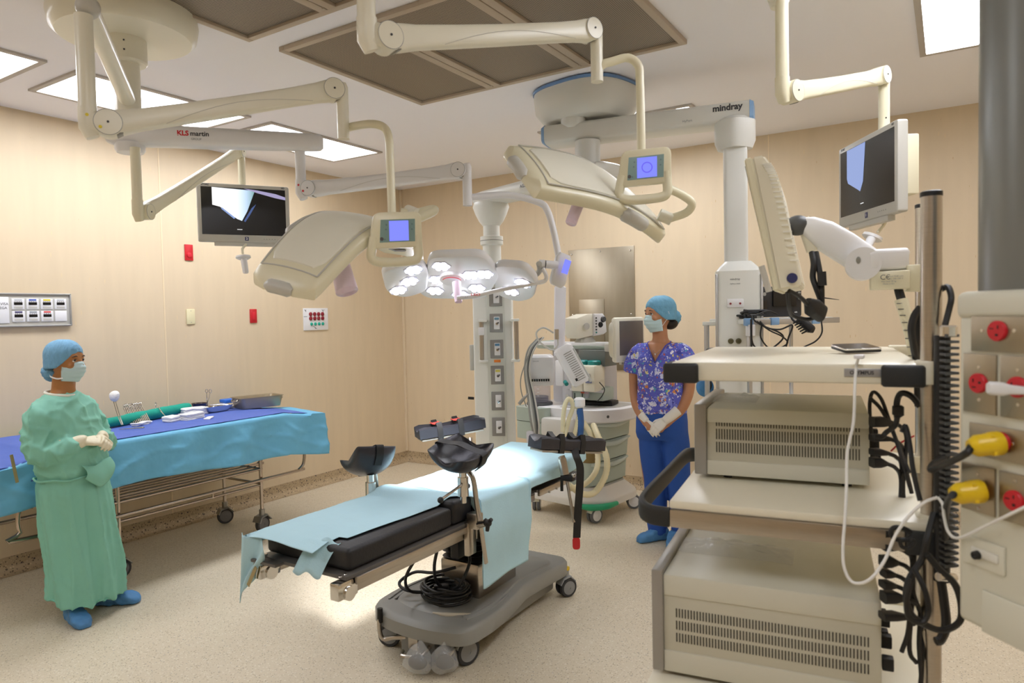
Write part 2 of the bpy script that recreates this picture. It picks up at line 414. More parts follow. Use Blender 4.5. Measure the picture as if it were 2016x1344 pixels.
# medical gas alarm panel
t = thing('gas_alarm_panel', 'grey framed alarm panel with white display modules on the left wall', 'alarm panel', (XL, 2.04, 1.665))
y0, y1, z0, z1 = 1.70, 2.382, 1.555, 1.77
bm = nb(); box(bm, (XL+.008, (y0+y1)/2, (z0+z1)/2), (.016, y1-y0, z1-z0), .002); obj('back_plate', bm, GREYL, t)
bm = nb()
for a, b, c, d in ((y0, y1, z1-.010, z1), (y0, y1, z0, z0+.010), (y0, y0+.010, z0, z1), (y1-.010, y1, z0, z1)):
    box(bm, (XL+.014, (a+b)/2, (c+d)/2), (.026, b-a, d-c), .003)
obj('frame', bm, ALU, t)
bm = nb(); box(bm, (XL+.018, 1.915, 1.662), (.006, .20, .165), .002); mo = obj('main_module', bm, COOL, t)
for s_, yy, zz in (('VISA', 2.0, 1.70), ('MEGA', 1.985, 1.675)): text('lettering', s_, .022, (XL+.0215, yy-.01, zz), (0, 1, 0), Z3, INK, mo)
cols = ['c8ccd0', '4a63b8', 'e4d23a', 'c8ccd0', '4a4470', '9aa0a2', 'd8524e', None]
for i in range(8):
    r_, c_ = divmod(i, 4); yc = 2.066+c_*.083; zc = 1.70-r_*.078
    bm = nb(); box(bm, (XL+.019, yc, zc), (.008, .072, .070), .002); mo = obj('display_module', bm, COOL, t)
    if cols[i]:
        bm = nb(); box(bm, (XL+.0235, yc, zc+.027), (.002, .042, .010)); obj('gas_label', bm, mat('gas_lbl_%s' % cols[i], cols[i], .5), mo, smooth=False)
        bm = nb(); box(bm, (XL+.0235, yc, zc+.003), (.002, .048, .017)); obj('display', bm, BLACKG, mo, smooth=False)
        bm = nb(); box(bm, (XL+.0235, yc+.004, zc-.022), (.002, .040, .013)); box(bm, (XL+.0235, yc-.021, zc-.022), (.003, .006, .013)); obj('keypad', bm, GREYL, mo, smooth=False)
        bm = nb()
        for q in range(4): box(bm, (XL+.0235, yc-.018+q*.012, zc+.016), (.002, .005, .003))
        obj('indicator', bm, INK, mo, smooth=False)
# stainless access panel on back wall
t = thing('access_panel', 'stainless steel wall panel with a small hatch, behind the anaesthesia machine', 'steel panel', (-2.67, YB-.012, 1.6))
bm = nb(); box(bm, (-2.67, YB-.0065, 1.60), (.648, .011, 1.10), .002); obj('sheet', bm, STEELD, t)
bm = nb(); box(bm, (-2.765, YB-.014, 1.44), (.255, .008, .50), .002); obj('hatch', bm, STEELD, t)
for x, z in ((-2.96, 2.11), (-2.67, 2.12), (-2.38, 2.11), (-2.96, 1.55), (-2.38, 1.55), (-2.96, 1.09), (-2.67, 1.09), (-2.38, 1.09)):
    bm = nb(); lathe(bm, [(.010, 0), (.007, .006), (0, .008)], (x, YB-.011, z), (0, -1, 0), 10)
    obj('screw', bm, CHROME, t)
# ------------------------------------------------------------------ ceiling mounts and surgical lights
def disc_joint(t, c, axis, r, h, m=WHITE, name='joint_cover', pin=True):
    axis = V(axis).normalized(); c = V(c); bm = nb()
    lathe(bm, [(r*.93, -h/2-.001), (r, -h/2+.004), (r, h/2-.004), (r*.95, h/2), (r*.2, h/2+.001), (r*.0, h/2+.001)], c, axis, 36); j = obj(name, bm, m, t)
    if pin:
        bm = nb(); lathe(bm, [(.0035, 0), (.0035, .003), (0, .003)], c+axis*(h/2), axis, 10); obj('pin', bm, INK, j)
        bm = nb(); tube(bm, [c+axis*(h/2-.0006)+V(q)*r*.965 for q in ring3(axis, 40)], .0009, 5); obj('seam', bm, INKF, j)
    return j
def ring3(axis, n):
    s, t_, d = frame(V(axis)); return [s*math.cos(2*PI*i/n)+t_*math.sin(2*PI*i/n) for i in range(n+1)]
def spring_arm(t, E, F, post_top, drop, off=.056, r=.041, tube_r=.026, drop_r=.021, camside=1, w_=.054, h_=.067, m=WHITE, dots=None):
    """post down to the elbow E, sprung arm to F, drop tube of length drop below F"""
    E = V(E); F = V(F); d = F-E; dh = V((d.x, d.y, 0)).normalized(); s = dh.cross(Z3)*camside; s.normalize()
    pt = E-dh*off
    bm = nb(); cyl(bm, (pt.x, pt.y, post_top), (pt.x, pt.y, E.z+.04), tube_r, n=24); post = obj('arm_post', bm, m, t)
    bm = nb()
    sbar(bm, [pt+Z3*.045, pt+Z3*.02, pt-Z3*.015, pt-Z3*.045+dh*.012], [(tube_r*2.08, tube_r*2.08)]*3+[(tube_r*1.6, tube_r*1.5)], up=dh, e=2.6)
    sbar(bm, [pt, E], [(tube_r*2, r*1.7), (tube_r*2, r*1.7)], e=5)
    obj('elbow', bm, m, t)
    disc_joint(t, E, s, r, .068, m)
    bm = nb(); dd = d.normalized(); L = d.length; P = []; W = []
    for q, hh in ((0, 1.12), (.05, 1.15), (.12, 1.0), (.3, .95), (.5, .92), (.8, .9), (.92, .98), (.97, 1.1), (1, 1.1)):
        P.append(E+d*q-Z3*.004*math.sin(PI*q)); W.append((w_, h_*hh))
    sbar(bm, P, W, e=4.5); arm = obj('spring_arm', bm, m, t)
    bm = nb(); up = s.cross(dd); up = up if up.z > 0 else -up
    tube(bm, [E+d*(.22+.66*q)-up*(h_*.46-.030*math.sin(PI*q)*h_/.062)+s*(w_/2+.0004) for q in [i/16 for i in range(17)]], .0008, 5); obj('cover_seam', bm, GREYL, arm)
    disc_joint(t, F, s, r*.92, .064, m)
    q = F+dh*.034
    bm = nb(); sbar(bm, [F, q+Z3*.002], [(tube_r*1.7, r*1.5), (tube_r*1.7, r*1.35)], e=5)
    sbar(bm, [q+Z3*.03, q+Z3*.015, q-Z3*.05], [(drop_r*1.4, drop_r*1.4), (drop_r*2, drop_r*2), (drop_r*2, drop_r*2)], up=dh, e=2.2)
    obj('end_knuckle', bm, m, t)
    bm = nb(); cyl(bm, q-Z3*.045, q-Z3*drop, drop_r*1.02, n=24); obj('drop_tube', bm, m, t)
    bm = nb(); sbar(bm, [E+dd*.012-up*r*.93, E+dd*.040-up*r*.72], [(w_*.8, .012), (w_*.8, .012)]); obj('stop_block', bm, GREYM, t)
    bm = nb(); sbar(bm, [F-dd*.002-up*r*.86, F+dd*.03-up*r*.75], [(w_*.7, .008), (w_*.7, .008)]); obj('stop_block', bm, GREYM, t)
    if dots:
        for P_ in ([E-dd*.022+s*.035], [pt+Z3*.03+s*tube_r]):
            bm = nb(); lathe(bm, [(.005, 0), (.005, .002), (0, .002)], P_[0]-Z3*.012, s, 12); obj('colour_dot', bm, dots, t)
    return q

HUB = V((-3.10, 1.75, 0))
t = thing('ceiling_mount', 'round white ceiling mount with three swing arms at the upper left', 'ceiling mount', (-3.10, 1.75, ZC))
bm = nb(); lathe(bm, [(.295, ZC-.001), (.30, 2.90), (.29, 2.845), (.268, 2.825), (.08, 2.818), (.0, 2.818)], HUB, n=64); obj('ceiling_cover', bm, WHITE, t)
bm = nb(); lathe(bm, [(.085, 2.825), (.085, 2.72), (.078, 2.712), (0, 2.712)], HUB); obj('collar', bm, WHITE, t)
bm = nb(); lathe(bm, [(.053, 2.72), (.053, 2.42)], HUB); obj('column', bm, WHITE, t)
for z, a in ((2.79, 0), (2.75, 0)):
    bm = nb(); q = V((math.cos(-.6), math.sin(-.6), 0)); lathe(bm, [(.004, 0), (.003, .003), (0, .003)], HUB+Z3*z+q*.085, q, 8); obj('screw', bm, INK, t)
A_END = V((-2.281, 1.173, 2.55)); B_END = V((-2.585, 2.296, 2.40))
bm = nb(); cyl(bm, HUB+Z3*2.55, A_END, .034, .031, 24); obj('swing_arm', bm, WHITE, t)
bm = nb(); ell(bm, A_END, (.036, .036, .036)); obj('end_cap', bm, GREYL, t)
d_ = (B_END-HUB-Z3*2.4); bm = nb()
sbar(bm, [HUB+Z3*2.4-d_.normalized()*.09, HUB+Z3*2.4-d_.normalized()*.06, HUB+Z3*2.4+d_*.4, B_END, B_END+d_.normalized()*.07, B_END+d_.normalized()*.085], [(.07, .07), (.115, .095), (.105, .092), (.09, .08), (.08, .075), (.06, .05)], e=3.2)
obj('swing_arm', bm, COOL, t, label='thick horizontal arm carrying red and grey lettering')
s_, u_, dd_ = frame(d_); uxx = d_.normalized()
o_ = V((-2.859,1.842,2.391))
sn = -s_ if (s_.dot(V((0, 0, 1.56))-HUB) < 0) else s_
base = HUB+Z3*2.4+d_*.305+sn*.0535
text('lettering', 'KLS', .030, base+Z3*.006, uxx, Z3, REDM, t, bold=.0012)
text('lettering', 'martin', .030, base+uxx*.070+Z3*.006, uxx, Z3, INK, t, bold=.0006)
text('lettering', 'GROUP', .013, base+uxx*.055-Z3*.018, uxx, Z3, INKF, t)
bm = nb(); lathe(bm, [(.030, 2.37), (.062, 2.362), (.062, 2.335), (.054, 2.322), (0, 2.322)], HUB); obj('bottom_bearing', bm, COOL, t)

def panel(t, c, d, spin=0, ring=False):
    """handle panel with blue screen; c centre, d direction the screen faces"""
    c = V(c); d = V(d).normalized(); ux = Z3.cross(d).normalized(); uy = d.cross(ux)
    R_ = M.Rotation(spin, 3, d); ux = R_ @ ux; uy = R_ @ uy
    P = lambda x, y, z=0: c+ux*x+uy*y+d*z
    bm = nb(); prism(bm, rpoly([(-.070, .084), (.098, .084), (.092, -.040), (-.096, -.040)], .026), P(0, 0, -.016), ux, uy, .030, .007); b = obj('control_panel', bm, WARM, t)
    bm = nb(); tube(bm, [P(-.074, .0), P(-.083, -.035), P(-.089, -.066), P(-.072, -.082), P(-.03, -.088), P(.03, -.088), P(.064, -.084), P(.077, -.068), P(.078, -.035), P(.078, 0)], .0165, 14, 3); obj('handle', bm, WARM, b)
    pl = [(-.048, .058), (.072, .058), (.066, -.020), (-.058, -.020)]
    bm = nb(); prism(bm, pl, P(0, 0, .0142), ux, uy, .001); obj('screen', bm, mat('panel_glass', '7f9c98', .2), b, smooth=False)
    bm = nb(); prism(bm, [(-.020, .053), (.048, .053), (.044, -.016), (-.024, -.016)], P(0, 0, .0155), ux, uy, .0006); obj('display', bm, emat('blue_display', '7d84f2', .95), b, smooth=False)
    for x, y in ((-.030, .040), (-.033, .024), (-.040, -.010), (.060, .040), (.058, .022)):
        bm = nb(); lathe(bm, [(.0032, 0), (.0032, .0006), (0, .0006)], P(x, y, .0152), d, 10); obj('button', bm, mat('panel_button', '5d7a7c', .3), b)
    bm = nb(); lathe(bm, [(.0065, 0), (.0065, .0006), (0, .0006)], P(-.050, -.008, .0152), d, 12); obj('button', bm, GREYD, b)
    if ring:
        bm = nb(); cc = P(.012, .018, .0163)
        tube(bm, [cc+(ux*math.cos(a)+uy*math.sin(a))*.017 for a in [2*PI*i/24 for i in range(25)]], .0022, 6); obj('display_ring', bm, emat('violet_display', '6a62e2', .9), b)
    return b
def head(t, PL, PR, nh, W=.36, bend=.07, th=.062, grips=True, wl=.62, wr=.55, flip=1):
    """wing-shaped lamp head between end centres PL and PR, nh = rough outward (back) normal"""
    PL = V(PL); PR = V(PR); a = (PR-PL); L = a.length; a.normalize(); n_ = (V(nh)-a*V(nh).dot(a)).normalized(); b = n_.cross(a)
    c0 = (PL+PR)/2
    def wid(s):   # s in -1..1
        base = W/2*((1-abs(s)**2.6)*1+abs(s)**2.6*(wl if s < 0 else wr)); e = 1-abs(s)
        if e < .10: base *= math.sqrt(max(0, 1-((.10-e)/.10)**2))*.45+.55
        return base
    def pt(s, v, z): return c0+a*(s*L/2)+b*(v*wid(s))+n_*(bend*(math.cos(s*PI*.62)-.4)+z+.012*(1-v*v))
    N = 28; rings = []
    for i in range(N+1):
        s = -1+2*i/N; ring = []; q = min(1, math.sqrt(max(0, 1-((abs(s)-.94)/.06)**2)) if abs(s) > .94 else 1); q = max(q, .25)
        for j in range(40):
            x, y = se(2*PI*j/40, 5); ring.append(pt(s, x*(.93+.07*q), y*th/2*q))
        rings.append(ring)
    bm = nb(); loft(bm, rings); hd = obj('lamp_head', bm, WARM, t)
    # raised back shell and edge seam
    bm = nb(); rings = []
    for i in range(21):
        s = -.80+1.6*i/20; ring = []; q = math.sqrt(max(0, 1-(abs(s)/.80)**10)) if abs(s) > .6 else 1
        for j in range(32):
            x, y = se(2*PI*j/32, 4); ring.append(pt(s, x*.80*(q*.25+.75), th*.5+y*.006-.001))
        rings.append(ring)
    loft(bm, rings); obj('back_shell', bm, WHITE, hd)
    bm = nb(); ring = [pt(s, v, th*.5+.0005) for s, v in [(-.86+1.72*i/24, -.86) for i in range(25)]+[(.86, -.86+1.72*i/8) for i in range(1, 9)]+[(.86-1.72*i/24, .86) for i in range(1, 25)]+[(-.86, .86-1.72*i/8) for i in range(1, 9)]]
    tube(bm, ring, .0028, 6); obj('seal', bm, GREYL, hd)
    if grips:
        for k, (s0, s1, v0) in enumerate([(.02, .42, -1), (-.42, -.02, 1)]):
            bm = nb(); tube(bm, [pt(s0+(s1-s0)*i/8, v0*.97, 0) for i in range(9)], [.012]+[.0265]*7+[.012], 12); obj('grip', bm, GREYL, hd)
        bm = nb(); tube(bm, [pt(-.985, -.55+1.1*i/6, 0) for i in range(7)], [.012]+[.024]*5+[.012], 12); obj('grip', bm, GREYL, hd)
    # lamp side: glass and led clusters facing -n
    for s, v in ((-.7, -.3), (-.7, .3), (-.35, -.5), (-.35, .5), (-.28, 0), (.28, 0), (.35, -.5), (.35, .5), (.7, -.3), (.7, .3)):
        bm = nb(); lathe(bm, [(.042, 0), (.040, .006), (0, .008)], pt(s, v, -th*.5+.001), -n_, 6); obj('led_cluster', bm, LENS, hd)
    return hd, pt, a, b, n_, c0

HM = mat('pinkish_handle', 'e4cfe0', .35)
# --- surgical light left front
t = thing('surgical_light', 'unlit surgical lamp at the left, nearest the green-gowned person, blue-screen panel in front', 'surgical lamp', (-2.248, 1.204, 2.19))
q = spring_arm(t, (-2.248, 1.204, 2.19), V((-1.881,1.808,2.383)), 2.52, .17, dots=mat('yellow_dot', 'e6d23a', .5))
yk = [q-Z3*.135, q-Z3*.125+V((.02, .03, .004)), V((-1.739,1.856,2.251)), V((-1.695,1.871,2.233)), V((-1.675,1.870,2.189)), V((-1.672,1.869,2.126)), V((-1.652,1.849,1.917))]
bm = nb(); tube(bm, yk, .0145, 14, 5); obj('yoke_tube', bm, WARM, t)
panel(t, V((-1.636,1.844,1.843)), V((.80, -.60, .0)), .06)
hd, pt, a, b, n_, c0 = head(t, V((-1.853,1.513,1.740)), V((-1.894,2.205,1.914)), V((.25, -.22, .94)), W=.32, bend=.12, wr=.6, wl=.85)
bm = nb(); tube(bm, [V((-1.752,2.013,1.957)), V((-1.711,2.038,1.952)), V((-1.642,2.059,1.963)), V((-1.616,2.026,1.946)), V((-1.656,1.928,1.899))], .017, 12, 4); obj('head_bracket', bm, WARM, t)
bm = nb(); cyl(bm, V((-1.744,2.042,1.968)), V((-1.687,2.029,1.947)), .021); obj('swivel', bm, WHITE, t)
bm = nb(); tube(bm, [V((-1.868,1.790,1.794)), V((-1.860,1.794,1.767)), V((-1.807,1.775,1.657)), V((-1.806,1.776,1.653))], [.026, .034, .040, .030], 24); obj('sterile_handle', bm, HM, t)

# --- surgical light top centre
CM = V((-1.403,1.485,2.449))
t = thing('ceiling_mount', 'second ceiling mount mostly above the picture, holding the top centre lamp and right screen', 'ceiling mount', (-.95, 2.0, ZC))
bm = nb(); lathe(bm, [(.34, ZC-.001), (.345, 2.91), (.31, 2.83), (0, 2.82)], (-.90, 1.60, 0), n=48); obj('ceiling_cover', bm, WHITE, t)
bm = nb(); lathe(bm, [(.053, 2.85), (.053, 2.55)], (-.90, 1.60, 0)); obj('column', bm, WHITE, t)
bm = nb(); cyl(bm, (-.90, 1.60, 2.62), (CM.x, CM.y, 2.62), .034); obj('swing_arm', bm, WHITE, t)
RM = V((-0.542,2.783,2.642))
bm = nb(); cyl(bm, (-.90, 1.60, 2.74), (RM.x, RM.y, 2.74), .036); obj('swing_arm', bm, WHITE, t)
bm = nb(); lathe(bm, [(.034, 2.80), (.042, 2.79), (.042, 2.725), (.030, 2.69), (0, 2.69)], (RM.x, RM.y, 0)); obj('end_bearing', bm, WHITE, t)
t = thing('surgical_light', 'unlit surgical lamp at top centre in front of the brand-lettered beam, ringed blue screen', 'surgical lamp', (-1.36, 1.51, 2.35))
q = spring_arm(t, V((-1.361,1.519,2.356)), V((-1.065,2.235,2.545)), 2.64, .17, off=.058, r=.040)
yk = [q-Z3*.13, q-Z3*.115+V((.02, .012, .006)), V((-1.009,2.302,2.447)), V((-0.968,2.340,2.463)), V((-0.936,2.359,2.437)), V((-0.930,2.361,2.379)), V((-0.917,2.333,2.122))]
bm = nb(); tube(bm, yk, .0150, 14, 5); obj('yoke_tube', bm, WARM, t)
panel(t, V((-0.903,2.315,2.043)), V((.40, -.92, .0)), .05, ring=True)
hd, pt, a, b, n_, c0 = head(t, V((-1.226,2.018,2.077)), V((-0.988,2.682,1.923)), V((.30, -.66, .70)), W=.34, bend=.045, wr=.5, wl=.85)
bm = nb(); tube(bm, [V((-0.861,2.458,2.006)), V((-0.829,2.513,1.986)), V((-0.808,2.549,1.960)), V((-0.834,2.567,1.931)), V((-0.895,2.551,1.912))], .0155, 12, 4); obj('head_bracket', bm, WARM, t)
bm = nb(); cyl(bm, V((-0.928,2.531,1.929)), V((-0.889,2.555,1.908)), .023); obj('swivel', bm, WHITE, t)
bm = nb(); tube(bm, [V((-1.104,2.220,1.964)), V((-1.108,2.155,1.876)), V((-1.109,2.154,1.873))], [.021, .020, .014], 20); obj('sterile_handle', bm, HM, t)

# --- lit surgical light
t = thing('surgical_light', 'switched-on surgical lamp with glowing cell clusters, seen from below over the table', 'surgical lamp', (-2.57, 2.31, 2.18))
q = spring_arm(t, (-2.568, 2.309, 2.18), V((-1.882,2.569,2.221)), 2.37, .16, off=.050, r=.037, m=COOL, dots=mat('red_dot', 'd03038', .5), tube_r=.024)
yk = [q-Z3*.125, q-Z3*.12+V((.02, .02, 0)), V((-1.713,2.707,2.111)), V((-1.594,2.780,2.075)), V((-1.554,2.791,2.033)), V((-1.525,2.793,1.939)), V((-1.503,2.791,1.833)), V((-1.490,2.785,1.786))]
bm = nb(); tube(bm, yk, .0155, 14, 5); obj('yoke_tube', bm, COOL, t)
# side-on control panel
c = V((-1.485,2.775,1.758)); bm = nb()
sbar(bm, [V((-1.468,2.789,1.831)), V((-1.474,2.785,1.813)), V((-1.497,2.765,1.704)), V((-1.503,2.761,1.688))], [(.05, .03), (.075, .042), (.075, .045), (.05, .03)], up=V((.8, -.6, 0)), e=3.5); b_ = obj('control_panel', bm, COOL, t)
bm = nb(); sbar(bm, [V((-1.434,2.756,1.800)), V((-1.449,2.744,1.741))], [(.030, .004)]*2, up=V((.75, -.66, 0)), e=8); obj('display', bm, MATS['blue_display'], b_)
bm = nb(); cyl(bm, V((-1.552,2.699,1.786)), V((-1.529,2.713,1.785)), .020); obj('swivel', bm, COOL, t)
bm = nb(); cyl(bm, V((-1.527,2.715,1.785)), V((-1.486,2.752,1.780)), .018); obj('swivel', bm, COOL, t)
bm = nb(); tube(bm, [V((-1.533,2.698,1.766)), V((-1.520,2.705,1.735)), V((-1.526,2.700,1.710)), V((-1.563,2.665,1.699)), V((-1.674,2.546,1.670)), V((-1.757,2.469,1.647)), V((-1.813,2.433,1.642))], .0095, 10, 5); obj('head_bracket', bm, COOL, t)
LED = emat('lit_led', 'f4f2ff', 16.0)
LB = V((-1.877,2.516,1.750))
vx = V((.846, .533, -.03)).normalized(); vy0 = Z3.cross(vx).normalized()
tilt = M.Rotation(math.radians(-24), 3, vx)
vy = tilt @ vy0; vz = vx.cross(vy)        # vz up-normal of the head, light leaves along -vz
if vz.z < 0: vz = -vz
HB = lambda x, y, z=0: LB+vx*x+vy*y+vz*z
def lobe(name, poly, cx, tw, z0=0, th=.045):
    R_ = M.Rotation(tw, 3, vy); lx = R_ @ vx; lz = R_ @ vz; o = HB(cx, 0, z0)
    bm = nb(); prism(bm, rpoly(poly, .05, 6), o-lz*th/2, lx, vy, th, .014); l_ = obj(name, bm, COOL, t, label='glowing side wing' if 'side' in name else None)
    return l_, (lambda x, y, z=0: o+lx*x+vy*y+lz*(z-th/2)), lx, lz
CM_ = lobe('centre_wing', [(-.10, -.19), (.13, -.21), (.20, -.03), (.16, .12), (.12, .22), (-.15, .22), (-.19, .15), (-.145, .02)], .0, 0)
LL_ = lobe('side_wing', [(-.10, -.15), (.07, -.19), (.10, -.08), (.07, .11), (-.04, .14), (-.11, .05)], -.212, -.22, -.030)
RL_ = lobe('side_wing', [(-.09, -.10), (.05, -.15), (.11, -.04), (.10, .13), (.02, .22), (-.09, .19)], .262, .25, -.012)
def cluster(L_, x, y):
    l_, P, lx, lz = L_; o = P(x, y)
    bm = nb(); lathe(bm, [(.046, 0), (.044, .003), (0, .0035)], o, -lz, 6); c_ = obj('cluster_bezel', bm, LENS, l_)
    bm = nb()
    for k in range(7):
        q_ = o-lz*.003+((lx*math.cos(k*PI/3)+vy*math.sin(k*PI/3))*.0265 if k else V()); lathe(bm, [(.0118, 0), (.011, .003), (.005, .0055), (0, .006)], q_, -lz, 6)
    o_ = obj('lit_cells', bm, LED, l_, smooth=False); o_['kind'] = 'stuff'
for x, y in ((-.105, .12), (-.085, .01), (-.055, -.12), (0.01, .16), (.09, .09), (.07, -.04), (.13, -.05)): cluster(CM_, x, y)
for x, y in ((-.055, .035), (.005, -.03), (.035, -.125)): cluster(LL_, x, y)
for x, y in ((-.01, .10), (.045, -.01)): cluster(RL_, x, y)
bm = nb(); tube(bm, [HB(-.13, .222, .01), HB(-.04, .232, .01), HB(.06, .225, .01)], [.014, .016, .014], 12, 4); obj('grip', bm, GREYL, CM_[0])
bm = nb(); tube(bm, [HB(.345, .06, .02), HB(.375, .0, .02), HB(.37, -.07, .02)], .013, 12, 4); obj('grip', bm, GREYL, RL_[0])
bm = nb(); lathe(bm, [(.058, 0), (.056, .018), (.030, .024), (0, .026)], HB(-.015, -.015, -.020), -vz, 28); hb_ = obj('handle_base', bm, COOL, t)
bm = nb(); tube(bm, [HB(-.015, -.015, -.0465)-V((0, 0, 0))+vx*.045*math.cos(a)+vy*.045*math.sin(a) for a in [PI*1.15+PI*.7*i/10 for i in range(11)]], .0017, 5); obj('red_arc', bm, REDM, hb_)
bm = nb(); tube(bm, [V((-1.839,2.467,1.710)), V((-1.823,2.451,1.656)), V((-1.813,2.444,1.624)), V((-1.813,2.444,1.618))], [.020, .0175, .0165, .010], 18); obj('sterile_handle', bm, HM, t)
text('lettering', 'mar', .022, V((-1.733,2.377,1.643)), vx, vy*.5+Z3*.5, INKF, t)
text('lettering', 'LED', .024, V((-1.693,2.403,1.651)), vx, vy*.5+Z3*.5, REDM, t, bold=.0006)
# the light this lamp throws
sp = bpy.data.lights.new('lamp_beam', 'SPOT'); sp.energy = LED_WATT; sp.spot_size = math.radians(50); sp.spot_blend = .35; sp.shadow_soft_size = .10; sp.color = (.97, .96, 1)
so = bpy.data.objects.new('lamp_beam', sp); C.objects.link(so); so.parent = None; so.location = HB(0, -.0, -.075)
so.rotation_euler = (V((-2.22, 2.86, .76))-so.location).to_track_quat('-Z', 'Y').to_euler()

# ------------------------------------------------------------------ hanging monitors
def image_mat():
    m = bpy.data.materials.new('screen_picture'); m.use_nodes = True; n = m.node_tree.nodes; L = m.node_tree.links.new; n.remove(n['Principled BSDF'])
    tc = n.new('ShaderNodeTexCoord'); g = n.new('ShaderNodeTexGradient'); L(tc.outputs['Generated'], g.inputs[0])
    cr_ = n.new('ShaderNodeValToRGB'); L(g.outputs[0], cr_.inputs[0]); e = cr_.color_ramp.elements
    e[0].position = .45; e[0].color = (1, 1, 1, 1); e[1].position = 1; e[1].color = lin('6f9a96')
    a = e.new(.75); a.color = lin('c8dcf6')
    em = n.new('ShaderNodeEmission'); L(cr_.outputs[0], em.inputs[0]); em.inputs[1].default_value = .95
    L(em.outputs[0], n['Material Output'].inputs[0]); return m
PIC = image_mat(); PICB = emat('screen_picture_blue', '9fb0e0', .75); STREAK = emat('screen_streak', '55689a', .7); LAV = emat('screen_lavender', 'a79fc4', .8); ICEB = emat('screen_edge_blue', '8fa6d8', .8)
def monitor(label, L_, R_, h, back, blue, tubetop=None):
    L_ = V(L_); R_ = V(R_); c = (L_+R_)/2; ux = (R_-L_); ux.z = 0; wd = ux.length; ux.normalize(); nn = ux.cross(Z3); 
    if nn.dot(V((0, 0, 1.56))-c) < 0: nn = -nn
    uy = Z3; t = thing('monitor', label, 'monitor', c)
    P = lambda x, y, z=0: c+ux*x*wd+uy*y*h+nn*z
    def rect(x0, x1, y0, y1, z0, th, m, name, par, bev=.0, poly=None):
        bm = nb(); pl = poly or [(x0, y0), (x1, y0), (x1, y1), (x0, y1)]
        o = P(0, 0, z0); a = [(x*wd, y*h) for x, y in pl]
        if ux.cross(uy).dot(nn) < 0: a = a; bm2 = prism(bm, a, o+nn*th, ux, uy, th, bev)
        else: prism(bm, a, o, ux, uy, th, bev)
        return obj(name, bm, m, par, smooth=bool(bev))
    hs = rect(0, 0, 0, 0, -.035, .045, GREYL, 'housing', t, .008, poly=[(x/wd, y/h) for x, y in rpoly([(-wd/2, -h/2), (wd/2, -h/2), (wd/2, h/2), (-wd/2, h/2)], .012)])
    rect(-.455, .455, -.375, .435, .0098, .0008, BLACKG, 'screen', t)
    z = .011
    # picture on the screen
    if not blue:
        rect(0, 0, 0, 0, z, .0003, PIC, 'picture', t, poly=[(-.34, .43), (.12, .40), (.07, .20), (.03, .04), (-.03, -.13), (-.08, -.10), (-.26, .10), (-.34, .13)])
        rect(0, 0, 0, 0, z, .0004, STREAK, 'picture', t, poly=[(.08, .10), (.13, .17), (.06, -.02), (.005, -.15), (-.01, -.13)], )
        rect(0, 0, 0, 0, z, .0004, LAV, 'picture', t, poly=[(.0, .43), (.14, .41), (.35, .36), (.455, .31), (.455, .26), (.34, .29), (.15, .36)])
        rect(0, 0, 0, 0, z, .0005, ICEB, 'picture', t, poly=[(-.24, .09), (-.10, -.08), (-.115, -.10), (-.25, .07)])
    else:
        rect(0, 0, 0, 0, z, .0003, PICB, 'picture', t, poly=[(-.33, .43), (.0, .43), (-.02, .2), (-.04, -.02), (-.09, -.13), (-.13, -.10), (-.31, .02), (-.33, .08)])
    rect(-.085, -.03, -.285, -.275, z, .0004, emat('screen_dash%d' % blue, 'e8e8e8', .9), 'picture', t)
    rect(-.005, .035, -.47, -.405, .0102, .0012, NAVY, 'badge', t)
    text('lettering', '2' if not blue else '1', .018, P(.015, -.437, .0122), ux if ux.cross(Z3).dot(nn) > 0 else -ux, Z3, COOL, t, bold=.0008)
    sx = 1
    text('lettering', 'STORZ', .013, P(-.41, .468, .0102), ux, Z3, INK, t, bold=.0005)
    text('lettering', 'HD', .013, P(.43, .468, .0102), ux, Z3, INK, t, bold=.0005)
    for q in range(5):
        rect(.20+q*.03, .208+q*.03, -.445, -.432, .0100, .0008, GREYM, 'button', t)
    rect(-.33, .33, -.56, -.50, -.03, .034, GREYL, 'lower_bar', t, .004)
    return t, P, ux, nn
t, P, ux, nn = monitor('wide flat screen hanging at the left, showing a bright white and dark picture', V((-3.624,2.415,2.187)), V((-3.348,2.838,2.187)), .335, 0, 0)
bm = nb(); box(bm, P(0, .05, -.065), (.16, .05, .2), .006, rot=M((ux, nn, Z3)).transposed()); obj('rear_bracket', bm, WARM, t)
E = V((-3.045,1.769,2.057)); q = P(0, .1, -.10)
F = V((q.x, q.y, 0)); F.z = V((-3.557,2.628,2.561))[2]; dh = (V((F.x, F.y, 0))-V((E.x, E.y, 0))).normalized(); F = F-dh*.034
q2 = spring_arm(t, E, F, 2.33, .28, off=.048, r=.036, tube_r=.021, drop_r=.020, m=WARM, w_=.045, h_=.058)
bm = nb(); box(bm, (q2.x, q2.y, P(0, .1)[2]+.03), (.05, .05, .12), .006); obj('pivot_block', bm, WARM, t)
hp = V((-3.439,2.578,1.888))
bm = nb(); tube(bm, [P(.02, -.5, -.02), V((-3.449,2.575,1.976)), V((-3.446,2.576,1.947))], .007, 8); obj('handle_stem', bm, WARM, t)
bm = nb(); lathe(bm, [(.012, .010), (.040, .006), (.042, -.004), (.030, -.012), (0, -.014)], V((-3.444,2.576,1.929)), V((-.15, .05, 1)), 28); obj('handle_flange', bm, COOL, t)
bm = nb(); tube(bm, [V((-3.433,2.571,1.916)), V((-3.406,2.561,1.839)), V((-3.405,2.561,1.833))], [.018, .016, .011], 16); obj('grip_handle', bm, COOL, t)
t, P, ux, nn = monitor('wide flat screen at the right turned half sideways, with a bluish picture', V((-0.447,3.719,2.137)), V((-0.171,3.254,2.134)), .375, 0, 1)
